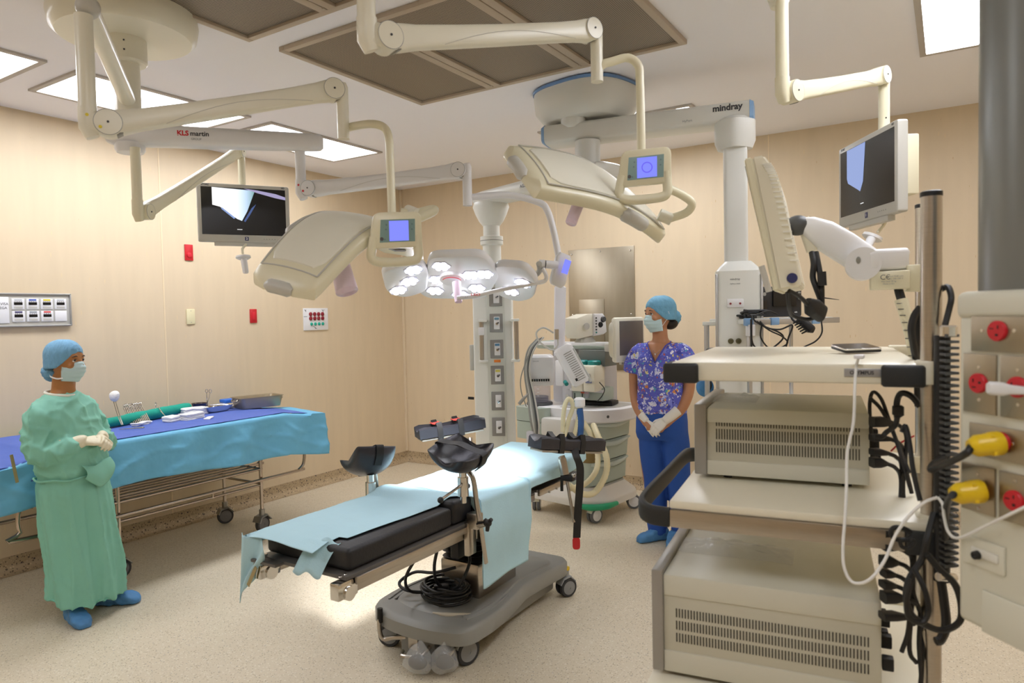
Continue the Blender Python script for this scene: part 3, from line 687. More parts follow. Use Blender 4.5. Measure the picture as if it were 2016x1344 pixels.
bm = nb(); box(bm, P(.12, .06, -.080), (.24, .09, .25), .006, rot=M((ux, nn, Z3)).transposed()); obj('rear_bracket', bm, WARM, t)
q = P(.10, .1, -.10); F = V((q.x, q.y, V((-0.251,3.435,2.558))[2])); F = V((-0.257,3.456,2.565))
q2 = spring_arm(t, V((-0.510,2.815,2.378)), F, 2.72, .30, off=.052, r=.041, tube_r=.0235, drop_r=.0225, m=WARM, w_=.05, h_=.070)
bm = nb(); tube(bm, [(q2.x, q2.y, q2.z-.28), (q2.x, q2.y, P(0, .15)[2])], .024, 16); obj('lower_tube', bm, WARM, t)
for dz in (.13, .17):
    bm = nb(); q_ = V((.40, -.92, 0)); lathe(bm, [(.004, 0), (.003, .003), (0, .003)], q2-Z3*(dz+.05)+q_*.022, q_, 8); obj('screw', bm, INK, t)
bm = nb(); tube(bm, [P(-.02, -.5, -.02), V((-0.239,3.439,1.924)), V((-0.265,3.421,1.885))], .007, 8); obj('handle_stem', bm, WARM, t)
bm = nb(); lathe(bm, [(.012, .010), (.040, .006), (.042, -.006), (.030, -.014), (0, -.016)], V((-0.280,3.363,1.864)), V((.45, .2, 1)), 28); obj('handle_flange', bm, COOL, t)
bm = nb(); tube(bm, [V((-0.283,3.337,1.853)), V((-0.296,3.256,1.801))], [.018, .016], 16); obj('grip_handle', bm, COOL, t)
# ------------------------------------------------------------------ ceiling pendants
def caster(t, c, r=.05, w_=.022, yaw=0, twin=True, fork=WHITE, tyre=GREYD, hub=WHITE, top=.02):
    """twin-wheel caster standing on the floor at c (x, y)"""
    a = V((math.cos(yaw), math.sin(yaw), 0)); s = V((-a.y, a.x, 0)); o = V((c[0], c[1], r))
    bm = nb(); cyl(bm, o+Z3*(r*.9), o+Z3*(r+top), r*.35, n=14); sbar(bm, [o-a*r*.9+Z3*r*.35, o-a*r*.6+Z3*r*.95, o+a*r*.3+Z3*r*1.12, o+a*r*.9+Z3*r*.5], [(w_*(2.2 if twin else 2.8), r*.22)]*4, up=-s if 0 else Z3)
    f_ = obj('caster', bm, fork, t)
    for k in ((-1, 1) if twin else (0,)):
        bm = nb(); lathe(bm, [(r*.70, -w_*.5), (r*.93, -w_*.5), (r, -w_*.3), (r, w_*.3), (r*.93, w_*.5), (r*.70, w_*.5)], o+s*k*w_*.75, s, 28); obj('wheel', bm, tyre, f_)
        bm = nb(); lathe(bm, [(r*.72, -w_*.52), (r*.15, -w_*.62), (r*.15, w_*.62), (r*.72, w_*.52)], o+s*k*w_*.75, s, 24); obj('wheel_disc', bm, hub, f_)
    return f_
PGREY = mat('pendant_enamel', 'dcdcd6', .35, var=.02)
PWH = mat('pendant_white', 'e4e5df', .35, var=.02)
t = thing('ceiling_pendant', 'large ceiling pendant with blue-rimmed cover, lettered beam and square column with sockets', 'supply pendant', (-1.9, 3.75, ZC))
cc = V((-1.90, 3.93, 0))
def ringp(rx, z, e=2.7, rot=-.2): return [cc+V((rx*x*math.cos(rot)-rx*.9*y*math.sin(rot), rx*x*math.sin(rot)+rx*.9*y*math.cos(rot), z)) for x, y in [se(2*PI*i/48, e) for i in range(48)]]
bm = nb(); loft(bm, [ringp(.30, 2.938), ringp(.315, 2.93), ringp(.315, 2.915), ringp(.30, 2.912)]); obj('blue_rim', bm, mat('blue_rim_plastic', '6f93c2', .4), t)
bm = nb(); loft(bm, [ringp(.305, 2.93), ringp(.31, 2.90), ringp(.30, 2.80), ringp(.25, 2.735), ringp(.235, 2.73)]); obj('ceiling_cover', bm, PGREY, t)
bm = nb(); lathe(bm, [(.075, 2.735), (.075, 2.70), (.055, 2.675), (0, 2.668)], cc+V((-.02, -.14, 0))); obj('bearing_cap', bm, PGREY, t)
E1 = V((-0.918,4.023,2.622)); E0 = V((-2.117,3.802,2.680))
zb = (E1.z+E0.z)/2; E1.z = zb; E0.z = zb; dh = (E1-E0).normalized()
bm = nb(); sbar(bm, [E0+dh*.02, E0+dh*.03, E1-dh*.03, E1-dh*.02], [(.20, .115), (.20, .118), (.20, .118), (.20, .115)], e=5); bmO = obj('beam', bm, PGREY, t)
bm = nb(); sbar(bm, [E0, E0+dh*.02], [(.19, .10), (.205, .122)], e=5); obj('end_cap', bm, BLUEP, t, label='blue end cap')
bm = nb(); sbar(bm, [E1-dh*.02, E1], [(.205, .122), (.19, .10)], e=5); obj('end_cap', bm, BLUEP, t, label='blue end cap')
sn = dh.cross(Z3)
if sn.y > 0: sn = -sn
text('lettering', 'mindray', .048, V((-1.017,3.903,2.642))+sn*.0, dh, Z3, INK, t, bold=.0015)
o_ = E1-dh*.135; o_ = V((o_.x, o_.y, zb))+sn*.1012+Z3*.022
bpy.data.objects[C.objects[-1].name].data.transform(M.Translation(o_-V((-1.017,3.903,2.642))))
text('lettering', 'HyPort', .018, E1-dh*.35+sn*.1012-Z3*.025, dh, Z3, INKF, t)
bm = nb(); lathe(bm, [(.07, 2.74), (.07, zb+.05)], cc+V((.03, -.02, 0))); obj('spindle', bm, PGREY, t)
CO = V((-1.008,3.958,2.436))
bm = nb(); sbar(bm, [(CO.x, CO.y, zb-.03), (CO.x, CO.y, zb-.05), (CO.x, CO.y, zb-.16), (CO.x, CO.y, zb-.20)], [(.15, .15), (.195, .195), (.195, .195), (.165, .165)], up=(.6, .8, 0), e=3); obj('swivel_collar', bm, PGREY, t)
cup = V((.30, -.95, 0)).normalized()
bm = nb(); sbar(bm, [(CO.x, CO.y, zb-.16), (CO.x, CO.y, 1.80)], [(.125, .125)]*2, up=cup, e=7); obj('column', bm, PGREY, t)
HD = V((CO.x+.01, CO.y-.01, 0)); hs = .24
bm = nb(); sbar(bm, [HD+Z3*1.83, HD+Z3*1.80, HD+Z3*1.775], [(.14, .14), (.20, .20), (hs, hs)], up=cup, e=7); obj('head_shoulder', bm, PWH, t)
bm = nb(); sbar(bm, [HD+Z3*1.775, HD+Z3*.95], [(hs, hs)]*2, up=cup, e=9); obj('supply_head', bm, PWH, t)
cs = Z3.cross(cup).normalized()*-1
if cs.dot(V((.85, .53, 0))) < 0: cs = -cs
fc = lambda x, z, off=.001: HD+cup*(hs/2+off)+cs*x+Z3*z
def slab(name, x, z, w_, h_, m, par, off=.0, th=.006, label=None):
    bm = nb(); box(bm, fc(x, z, off+th/2), (w_, th, h_), .001, rot=M((cs, cup, Z3)).transposed()); return obj(name, bm, m, par, label=label)
slab('socket_plate', -.02, 1.60, .085, .045, COOL, t)
for x in (-.045, .005): 
    bm = nb(); lathe(bm, [(.006, 0), (.005, .003), (0, .003)], fc(x, 1.598, .006), cup, 12); obj('jack', bm, mat('dark_red_jack', '8a2c34', .4), t)
for x in (-.045, -.005):
    bm = nb(); lathe(bm, [(.015, 0), (.015, .006), (.008, .008), (.006, .003), (0, .003)], fc(x, 1.395, 0), cup, 18); obj('earth_terminal', bm, mat('brass_terminal', '6e6a50', .35, .6), t)
for x in (-.117, .117):
    bm = nb(); box(bm, fc(x, 1.36, -.004), (.012, .012, .80), .003, rot=M((cs, cup, Z3)).transposed()); obj('corner_rail', bm, ALU, t)
text('lettering', 'mindray', .016, fc(-.02, 1.73, .0008), cs, Z3, INK, t)
text('lettering', 'HyPort 3000', .010, fc(-.02, 1.705, .0008), cs, Z3, INKF, t)
slab('red_sticker', -.01, 1.03, .05, .02, REDM, t)
slab('grey_plate', -.01, 1.02, .12, .05, GREYM, t)
# side grab rail left of the head
bm = nb(); cyl(bm, V((-1.140,3.833,1.482)), V((-1.135,3.816,1.032)), .014, n=14); obj('grab_rail', bm, ALU, t)
bm = nb(); box(bm, V((-1.114,3.850,1.490)), (.10, .035, .022), .004); obj('rail_bracket', bm, PWH, t)
# shelf with side rails
SH0 = V((-0.884,3.757,1.481)); SH1 = V((-0.540,4.152,1.479))
zs = 1.515
ux = (V((SH1.x, SH1.y, 0))-V((SH0.x, SH0.y, 0))).normalized(); uy = V((-ux.y, ux.x, 0))
Ps = lambda x, y, z: V((SH0.x, SH0.y, 0))+ux*x+uy*y+Z3*z
RS = M((ux, uy, Z3)).transposed()
for z, nm in ((zs, 'shelf'), (1.055, 'lower_shelf')):
    bm = nb(); box(bm, Ps(.27, .20, z-.015), (.54, .38, .028), .005, rot=RS); obj('shelf', bm, PWH, t)
    bm = nb(); box(bm, Ps(.26, -.005, z-.018), (.60, .014, .030), .003, rot=RS); rl = obj('shelf_rail', bm, ALU, t)
    for x in (-.02, .14, .40):
        bm = nb(); box(bm, Ps(x, -.008, z-.016), (.05, .022, .040), .004, rot=RS); obj('rail_clip', bm, BLUEP, rl, label='pale blue clip')
    bm = nb(); box(bm, Ps(-.01, -.01, z-.06), (.04, .03, .06), .003, rot=RS); obj('socket_tag', bm, COOL, t)
bm = nb(); box(bm, Ps(-.01, .0, 1.20), (.022, .022, .62), .004, rot=RS); obj('shelf_post', bm, ALU, t)
bm = nb(); box(bm, Ps(.41, .2, 1.28), (.018, .018, .48), .004, rot=RS); obj('shelf_post', bm, ALU, t)
# --- video box on the shelf
t = thing('video_recorder', 'black electronics box with small screen on the pendant shelf', 'electronic device', Ps(.22, .15, zs), math.atan2(ux.y, ux.x))
def lb(x, y, z): return Ps(x, y, z)
bm = nb(); box(bm, lb(.235, .17, zs+.088), (.275, .22, .165), .010, rot=RS); bx = obj('case', bm, mat('black_case', '1d1d20', .5), t)
bm = nb(); box(bm, lb(.255, .055, zs+.105), (.15, .006, .085), .002, rot=RS); obj('screen', bm, BLACKG, bx)
for i in range(3):
    bm = nb(); ell(bm, lb(.352, .056, zs+.135-.016*i), (.010, .004, .005), rot=RS, n=12, m=6); obj('button', bm, GREYM, bx)
bm = nb(); lathe(bm, [(.010, 0), (.010, .002), (0, .002)], lb(.13, .0595, zs+.13), -uy, 14); obj('dial', bm, GREYM, bx)
text('lettering', 'aida', .012, lb(.33, .0585, zs+.03), ux, Z3, COOL, bx)
bm = nb(); box(bm, lb(.13, .0585, zs+.07), (.03, .004, .05), .002, rot=RS); obj('slot', bm, BLACKG, bx)
# tangle of black cables hanging on the shelf
def cable(name, label, pts, r, m=BLACK, k=6, parent=None):
    bm = nb(); tube(bm, pts, r, 8, k); o = obj(name, bm, m, parent)
    if label: tag(o, label, 'cable')
    return o
cable('cable', 'thin black cable looping below the left end of the pendant shelf', [V((-0.910,3.755,1.514)), V((-0.904,3.712,1.541)), V((-0.868,3.711,1.530)), V((-0.867,3.685,1.470)), V((-0.859,3.710,1.377)), V((-0.805,3.766,1.348)), V((-0.738,3.811,1.404)), V((-0.745,3.784,1.440)), V((-0.823,3.737,1.481)), V((-0.859,3.716,1.519)), V((-0.801,3.754,1.554)), V((-0.761,3.802,1.537))], .0045)
cable('cable', 'thin black cable curving in a wide loop right of the video box', [V((-0.562,3.902,1.496)), V((-0.557,3.879,1.436)), V((-0.586,3.859,1.392)), V((-0.645,3.844,1.358)), V((-0.662,3.831,1.319))], .004)
cable('cable', 'thin black cable hanging straight at the left end of the shelf', [V((-0.860,3.667,1.514)), V((-0.860,3.664,1.431)), V((-0.858,3.658,1.275))], .006)
cable('cable', 'thin black cable drooping in two bights under the shelf', [V((-0.823,3.691,1.503)), V((-0.790,3.698,1.469)), V((-0.733,3.734,1.459)), V((-0.680,3.768,1.479)), V((-0.697,3.754,1.414)), V((-0.712,3.753,1.349)), V((-0.719,3.746,1.271))], .0045)
cable('cable', 'thin black cable crossing below the shelf to the lower left', [V((-0.816,3.706,1.492)), V((-0.818,3.690,1.417)), V((-0.770,3.718,1.356)), V((-0.704,3.761,1.385)), V((-0.726,3.748,1.422)), V((-0.781,3.715,1.455)), V((-0.836,3.682,1.503))], .004)
t = thing('cable_heap', 'heap of coiled black leads lying on the left of the pendant shelf', 'cable', lb(.02, .1, zs))
for k in range(5):
    P_ = [lb(-.01+.16*random.random(), .03+.10*random.random(), zs+.006+.008*k+.012*random.random()) for _ in range(7)]
    bm = nb(); tube(bm, P_, .006, 7, 4); obj('lead', bm, BLACK, t)
t = thing('connector_block', 'ribbed black multi-plug connector hanging in front of the pendant shelf', 'connector', V((-0.597,3.702,1.480)))
bm = nb(); sbar(bm, [V((-0.639,3.701,1.513)), V((-0.620,3.700,1.500)), V((-0.584,3.709,1.459)), V((-0.575,3.715,1.454))], [(.05, .03), (.07, .045), (.07, .045), (.04, .03)], e=4); blk = obj('body', bm, BLACK, t)
for i in range(6):
    a_ = i/5; p = V((-0.629,3.659,1.506))*(1-a_)+V((-0.591,3.669,1.455))*a_
    bm = nb(); cyl(bm, p, p+V((-.028, -.004, -.016)), .0055, .0035, 8); obj('pin_plug', bm, BLACK, t)
for i, q in enumerate([(1545,640), (1550,655), (1558,664)]):
    pass
cable('cable', 'black leads running from the ribbed connector to the upper left', [V((-0.633,3.668,1.491)), V((-0.663,3.674,1.511)), V((-0.686,3.709,1.570)), V((-0.686,3.713,1.647))], .006)
bm = nb(); cyl(bm, V((-0.538,3.686,1.616)), V((-0.458,3.736,1.602)), .004, .001, 8); tag(obj('cable_tie', bm, BLACK), 'black cable tie tail sticking out to the right of the hanging leads', 'cable tie')

# --- gas column pendant
t = thing('ceiling_pendant', 'white gas column pendant with six grey outlet plates behind the lit lamp', 'supply pendant', (-1.83, 3.95, 2.5))
PB = V((-1.832,3.797,2.523))
bm = nb(); lathe(bm, [(.075, zb-.062), (.075, 2.40)], (PB.x, PB.y, 0)); obj('spindle', bm, PGREY, t)
A0 = V((PB.x, PB.y, 2.385)); A1 = V((-2.725,4.080,2.392)); A1.z = 2.385; dh = (A1-A0).normalized()
bm = nb(); sbar(bm, [A0-dh*.20, A0-dh*.17, A0, A1, A1+dh*.10, A1+dh*.12], [(.16, .07), (.24, .10), (.24, .11), (.20, .09), (.17, .085), (.12, .06)], e=4); obj('beam', bm, PGREY, t)
bm = nb(); lathe(bm, [(.21, 2.335), (.20, 2.30), (.15, 2.285), (0, 2.28)], A0, n=40); obj('bearing_cover', bm, mat('grey_bearing', 'b4b8bc', .4), t)
sn = dh.cross(Z3); sn = sn if sn.y < 0 else -sn
text('lettering', 'AGS', .030, A0*.5+A1*.5+sn*.112, -dh, Z3, INK, t)
CG = V((A1.x, A1.y, 0))
bm = nb(); lathe(bm, [(.12, 2.35), (.128, 2.32), (.110, 2.27), (.085, 2.22), (.060, 2.19)], CG, n=32); obj('knuckle', bm, PWH, t)
bm = nb(); lathe(bm, [(.058, 2.22), (.058, 2.12), (.080, 2.115), (.080, 2.06), (.064, 2.05), (.064, 1.80)], CG, n=32); obj('column', bm, PWH, t)
bm = nb(); lathe(bm, [(.081, 2.088), (.0815, 2.088), (.0815, 2.084), (.081, 2.084)], CG, n=32); obj('ring', bm, GREYM, t)
cup = V((.50, -.866, 0)); cs = Z3.cross(cup); cs = cs if cs.dot(V((.85, .53, 0))) > 0 else -cs
RG = M((cs, cup, Z3)).transposed(); G = lambda x, y, z: CG+cs*x+cup*y+Z3*z
bm = nb(); box(bm, G(0, 0, 1.16), (.275, .20, 1.50), .02, rot=RG); col = obj('supply_column', bm, PWH, t)
bm = nb(); box(bm, G(.022, .104, 1.16), (.125, .008, 1.49), .002, rot=RG); obj('centre_strip', bm, mat('column_strip', 'd2d4cc', .4), t)
SPL = mat('outlet_plate_grey', '8f8d8a', .45, .3)
for i in range(6):
    z = V((-2.615,4.000,1.690))[2]-i*(V((-2.615,4.000,1.690))[2]-V((-2.596,3.972,0.790))[2])/5
    bm = nb(); box(bm, G(.026, .112, z), (.090, .010, .128), .003, rot=RG); pl = obj('outlet_plate', bm, SPL, t)
    bm = nb(); box(bm, G(.030, .119, z), (.040, .008, .086), .002, rot=RG); obj('outlet_face', bm, COOL, pl)
    if 0 < i < 4:
        bm = nb(); box(bm, G(.030, .124, z+.030), (.032, .003, .016), rot=RG); obj('gas_tag', bm, mat('gas_tag%d' % i, ['', '6c93a8', '4f7fa8', 'd8cc62'][i], .5), pl, smooth=False)
    bm = nb(); lathe(bm, [(.011, 0), (.009, .012), (.009, .02), (0, .02)], G(.032, .122, z-.004), cup, 16); obj('nozzle', bm, CHROME, pl)
    bm = nb(); cyl(bm, G(.028, .138, z-.006), G(.045, .142, z+.004), .005, n=8); obj('lever', bm, GREYD, pl)
bm = nb(); box(bm, G(.028, .110, V((-2.611,3.983,1.247))[2]), (.046, .004, .018), rot=RG); obj('sticker', bm, ORANGE, t, smooth=False)
for x in (-.075, .165):
    z0 = V((-2.654,3.873,1.250))[2]; z1 = V((-2.655,3.885,1.528))[2]
    bm = nb(); cyl(bm, G(x, .145, z0), G(x, .145, z1), .015, n=16); r_ = obj('grab_rail', bm, STEEL, t)
    for z in (z0, z1):
        bm = nb(); box(bm, G(x-.01*(1 if x > 0 else -1), .12, z), (.060, .085, .018), .006, rot=RG); obj('rail_bracket', bm, PWH, r_)
bm = nb(); box(bm, G(-.075, .145, V((-2.655,3.882,1.456))[2]), (.040, .036, .055), .004, rot=RG); obj('clamp', bm, COOL, t)
bm = nb(); box(bm, G(-.155, .03, 1.27), (.03, .05, .18), .006, rot=RG); obj('side_valve', bm, GREYL, t)
bm = nb(); cyl(bm, G(-.15, .02, .98), G(-.19, .03, .985), .010, n=10); obj('side_knob', bm, BLACK, t)
bm = nb(); cyl(bm, G(-.14, .06, 1.69), G(-.16, .06, 1.69), .008, n=10); obj('side_knob', bm, BLACK, t)
# blue pouch with straps behind the woman
t = thing('blue_pouch', 'small blue fabric pouch with black straps hanging behind the woman in patterned scrubs', 'pouch', V((-1.177,3.912,1.119)))
bm = nb(); ell(bm, V((-1.177,3.912,1.128)), (.05, .04, .055)); obj('bag', bm, mat('pouch_blue', '3f7fb4', .6, bump=.4), t)
bm = nb(); tube(bm, [V((-1.142,3.877,1.182)), V((-1.127,3.862,1.146)), V((-1.142,3.874,1.110)), V((-1.128,3.882,1.087))], .006, 8, 4); obj('strap', bm, BLACK, t)

# ------------------------------------------------------------------ anaesthesia machine
AM = thing('anaesthesia_machine', 'grey-green anaesthesia machine on casters with white worktop and curved drawers', 'medical machine', (-2.47, 4.93, 0), -.13)
rz = -.13; ax = V((math.cos(rz), math.sin(rz), 0)); ay = V((-ax.y, ax.x, 0)); RA = M((ax, ay, Z3)).transposed()
A = lambda x, y, z: V((-2.47, 4.93, 0))+ax*x+ay*y+Z3*z
def ab(name, x0, x1, y0, y1, z0, z1, m, par=AM, bev=.012, label=None):
    bm = nb(); box(bm, A((x0+x1)/2, (y0+y1)/2, (z0+z1)/2), (x1-x0, y1-y0, z1-z0), bev, rot=RA); return obj(name, bm, m, par, label=label)
bm = nb(); pl = rpoly([(-.36, -.30), (.20, -.33), (.37, -.20), (.37, .22), (.26, .33), (-.36, .33)], .07, 5)
loft(bm, [[A(x*k, y*k, z) for x, y in pl] for z, k in ((.115, .97), (.12, 1), (.16, 1), (.175, .985), (.235, .80), (.25, .77))]); obj('base', bm, mat('base_offwhite', 'd6d2ca', .4), AM)
bm = nb(); tube(bm, [A(.16, -.335, .135), A(.27, -.31, .13), A(.36, -.23, .135), A(.385, -.12, .14)], [.016, .024, .024, .016], 10, 4); obj('foot_bumper', bm, GREENP, AM, label='green foot pedal bar')
for x, y, yw in ((.26, -.24, 1.2), (.30, .27, .5), (-.30, -.22, 2), (-.30, .26, 0)):
    q = A(x, y, 0); caster(AM, (q.x, q.y), r=.058, w_=.024, yaw=yw, hub=COOL, tyre=mat('grey_tyre', '63656a', .5), top=.03)
bm = nb()
sec = lambda z, k=1: [A(-.05+x*k, y, z) for x, y in rpoly([(-.28, -.24), (.27, -.24), (.31, -.05), (.31, .24), (-.28, .24)], .05, 4)]
loft(bm, [sec(.235, .9), sec(.26, .96), sec(.74, 1.08)]); obj('drawer_cabinet', bm, GGREEN, AM)
for i, (z0, z1) in enumerate(((.27, .44), (.45, .60), (.61, .745))):
    bm = nb(); k = 1.09+.03*i
    sec2 = lambda z, kk: [A(x*kk, y, z) for x, y in rpoly([(.05, -.245), (.245, -.245), (.275, -.05), (.275, .225), (.05, .225)], .04, 4)]
    loft(bm, [sec2(z0, .98+.07*i), sec2(z1, 1.03+.07*i)]); dr = obj('drawer', bm, GGREEN, AM)
    bm = nb(); xx = .275*(1.03+.07*i); tube(bm, [A(xx-.04, -.24, z1-.012), A(xx-.005, -.14, z1-.022), A(xx+.012, -.02, z1-.03), A(xx+.012, .10, z1-.022), A(xx, .21, z1-.012)], [.010, .017, .019, .017, .010], 10, 4); obj('drawer_handle', bm, mat('handle_mist', 'bcc7c0', .4), dr)
bm = nb(); pl = rpoly([(-.36, -.31), (.10, -.31), (.30, -.29), (.43, -.12), (.45, .20), (.30, .27), (-.36, .27)], .06, 5)
loft(bm, [[A(x*k, y*k, z) for x, y in pl] for z, k in ((.745, .93), (.76, .98), (.80, .99), (.815, 1), (.845, 1), (.85, .985))]); obj('worktop', bm, COOL, AM)
bm = nb(); pl = rpoly([(.02, -.18), (.24, -.20), (.37, -.10), (.39, .18), (.02, .20)], .04, 5)
prism(bm, pl, A(0, 0, .8502), ax, ay, .002); obj('worktop_mat', bm, mat('mat_grey', 'b9b8b4', .4), AM)
for i, x in enumerate((.0, .07)):
    bm = nb(); lathe(bm, [(.035, 0), (.035, .001), (0, .001)], A(x, -.235, .8505), n=24); obj('cup_ring', bm, GREYL, AM)
for q in ((.31, -.30), (.22, -.322)): pass
bm = nb(); lathe(bm, [(.011, 0), (.011, .004), (0, .004)], A(.375, -.215, .80), V((.9, -.45, 0)), 14); obj('port', bm, GREYD, AM)
# breathing system block on the near left
bm = nb(); pl = rpoly([(-.39, -.37), (-.10, -.40), (-.06, -.20), (-.10, -.05), (-.39, -.05)], .06, 5)
loft(bm, [[A(x, y, z) for x, y in pl] for z in (.60, .72, .735)]); 
loft(bm, [[A(-.23+(x+.23)*1.02, -.2+(y+.2)*1.02, z) for x, y in pl] for z in (.74, .845)]); obj('breathing_block', bm, GGREEN, AM)
ab('valve_block', -.12, .14, -.39, -.26, .64, .78, mat('valve_white', 'd8d6d0', .4), bev=.02)
ab('valve_bracket', -.20, .02, -.40, -.34, .56, .62, COOL, bev=.008)
bm = nb(); lathe(bm, [(.10, .845), (.105, .86), (.10, .872), (0, .872)], A(-.25, -.22, 0), n=36); obj('canister_base', bm, GREYD, AM)
bm = nb(); lathe(bm, [(.086, .872), (.088, .88), (.088, 1.075), (.09, 1.08), (.084, 1.085), (0, 1.087)], A(-.25, -.22, 0), n=36); obj('bellows_dome', bm, GLASS, AM, label='clear bellows dome')
bm = nb(); P_ = [(.060, .873)]
for i in range(4): P_ += [(.075, .878+.012*i), (.062, .884+.012*i)]
lathe(bm, P_+[(0, .925)], A(-.25, -.22, 0), n=28); obj('bellows', bm, GREYD, AM)
bm = nb()
for i in range(5): box(bm, A(-.20, -.302, .93+.027*i), (.018, .002, .003), rot=RA)
o_ = obj('scale_marks', bm, COOL, AM, smooth=False); o_['kind'] = 'stuff'
bm = nb(); lathe(bm, [(.012, 1.085), (.012, 1.11), (.005, 1.12), (0, 1.12)], A(-.27, -.22, 0), n=12); obj('valve_knob', bm, BLACK, AM)
# back tower
TW = mat('tower_grey', 'c9c8cc', .42, var=.03)
ab('tower', -.30, .18, .02, .26, .845, 1.30, TW, bev=.02)
ab('tower_side', -.08, .02, -.16, .05, .845, 1.24, TW, bev=.02)
ab('top_tray', -.38, .30, -.08, .28, 1.285, 1.315, GGREEN, bev=.01)
ab('top_rail', -.40, .34, -.10, -.085, 1.315, 1.345, COOL, bev=.005)
ab('top_rail', .325, .34, -.10, .28, 1.315, 1.345, COOL, bev=.005)
ab('top_rail', -.40, -.385, -.10, .28, 1.315, 1.345, GGREEN, bev=.005)
# vaporiser bay
ab('vaporiser_bay', .06, .30, -.12, .05, 1.16, 1.285, mat('bay_dark', '6c706c', .5), bev=.005)
for i, x in enumerate((.115, .225)):
    bm = nb(); box(bm, A(x, -.16, 1.075), (.105, .15, .20), .014, rot=RA); v_ = obj('vaporiser', bm, WHITE, AM)
    bm = nb(); lathe(bm, [(.045, 1.172), (.050, 1.178), (.050, 1.20), (.042, 1.208), (0, 1.208)], A(x, -.155, 0), n=28); obj('dial_cap', bm, TEAL, v_, label='teal dial')
    bm = nb(); box(bm, A(x-.005, -.238, 1.085), (.045, .006, .06), .003, rot=RA); obj('sight_window', bm, GREYL, v_)
    bm = nb(); box(bm, A(x+.005, -.243, 1.052), (.055, .010, .018), .004, rot=RA); obj('filler', bm, YELLOW if i == 0 else mat('violet_filler', '7a7f9c', .4), v_)
bm = nb(); cyl(bm, A(.02, -.25, 1.045), A(.05, -.27, 1.03), .016, n=14); obj('teal_port', bm, TEAL, AM)
ab('lower_unit', .0, .29, -.14, .02, .90, 1.0, GGREEN, bev=.01)
ab('lower_unit_rail', -.02, .30, -.16, -.14, .965, .985, TW, bev=.004)
ab('warning_label', .09, .16, -.1425, -.140, .95, .965, mat('orange_red_label', 'd06a4c', .5), bev=0)
for x in (.03, .10): ab('gauge_slot', x, x+.006, -.1425, -.14, .905, .95, BLACKG, bev=0)
bm = nb(); lathe(bm, [(.020, 0), (.020, .05), (.012, .06), (0, .06)], A(.17, -.18, .93), V((.2, -.3, .9)), 16); obj('water_trap', bm, GLASS, AM)
ab('drive_slot', -.10, -.085, -.165, -.158, 1.03, 1.17, BLACKG, bev=0)
ab('drive_module', -.13, -.055, -.17, -.10, 1.0, 1.20, COOL, bev=.008)
bm = nb(); lathe(bm, [(.018, 0), (.018, .008), (0, .008)], A(-.02, -.162, .92), -ay, 16); obj('port', bm, GREYL, AM)
# --- module rack with row of buttons (left)
t = AM
mq = V((-2.353,4.084,1.189))
bm = nb(); sbar(bm, [mq+Z3*.100, mq+Z3*.085, mq+Z3*.02, mq-Z3*.085, mq-Z3*.105], [(.150, .14), (.185, .17), (.20, .18), (.185, .14), (.165, .12)], up=V((.5, -.86, 0)), e=5); mr = obj('module_rack', bm, COOL, AM)
fu = V((.5, -.866, 0)); fs = V((.866, .5, 0))
for i in range(8):
    bm = nb(); box(bm, mq+fs*(-.055+.0155*i)+fu*.078-Z3*.066, (.010, .012, .016), .001, rot=M((fs, fu, Z3)).transposed()); obj('key', bm, BLACK, mr)
text('lettering', 'DRAGER', .010, mq+fs*(-.03)+fu*.0925+Z3*.062, fs, Z3, INKF, mr)
# --- tall white post and slatted module, near side of machine
po = V((-2.162,4.017,1.489))
bm = nb(); sbar(bm, [V((-2.156,4.032,1.748)), V((-2.159,4.029,1.735)), V((-2.164,4.006,1.289))], [(.05, .03), (.078, .045), (.070, .040)], up=fu, e=5); obj('white_post', bm, mat('bright_post', 'ecebf2', .35), AM)
bm = nb(); sbar(bm, [V((-2.139,4.054,1.735)), V((-2.149,4.028,1.288))], [(.012, .06)]*2, up=fu, e=5); obj('post_edge', bm, STEEL, AM)
mo = V((-2.048,3.959,1.235))
dv = (V((-2.003,3.983,1.136))-V((-2.092,3.935,1.327))).normalized(); sv = dv.cross(fu).normalized(); 
R3 = M((sv, fu, sv.cross(fu))).transposed()
bm = nb(); sbar(bm, [mo-dv*.135, mo-dv*.12, mo+dv*.12, mo+dv*.135], [(.09, .08), (.125, .10), (.125, .10), (.10, .08)], up=fu, e=5); sm = obj('slatted_module', bm, COOL, AM)
for i in range(14):
    p_ = mo+dv*(-.085+.0145*i)-sv*.012+fu*.0502
    bm = nb(); box(bm, p_, (.055, .004, .004), rot=M((sv, fu, dv)).transposed()); obj('slat', bm, GREYM, sm, smooth=False)
bm = nb(); box(bm, mo+dv*.092+sv*(-.02 if sv.x > 0 else .02)+fu*.050, (.014, .006, .018), rot=M((sv, fu, dv)).transposed()); obj('key', bm, BLACK, sm)
bm = nb(); sbar(bm, [mo-dv*.12+fu*.0+fs*.062, mo+dv*.12+fs*.062], [(.02, .09)]*2, up=fu, e=5); obj('side_cover', bm, mat('mist_cover', 'bcc0bc', .4), sm)
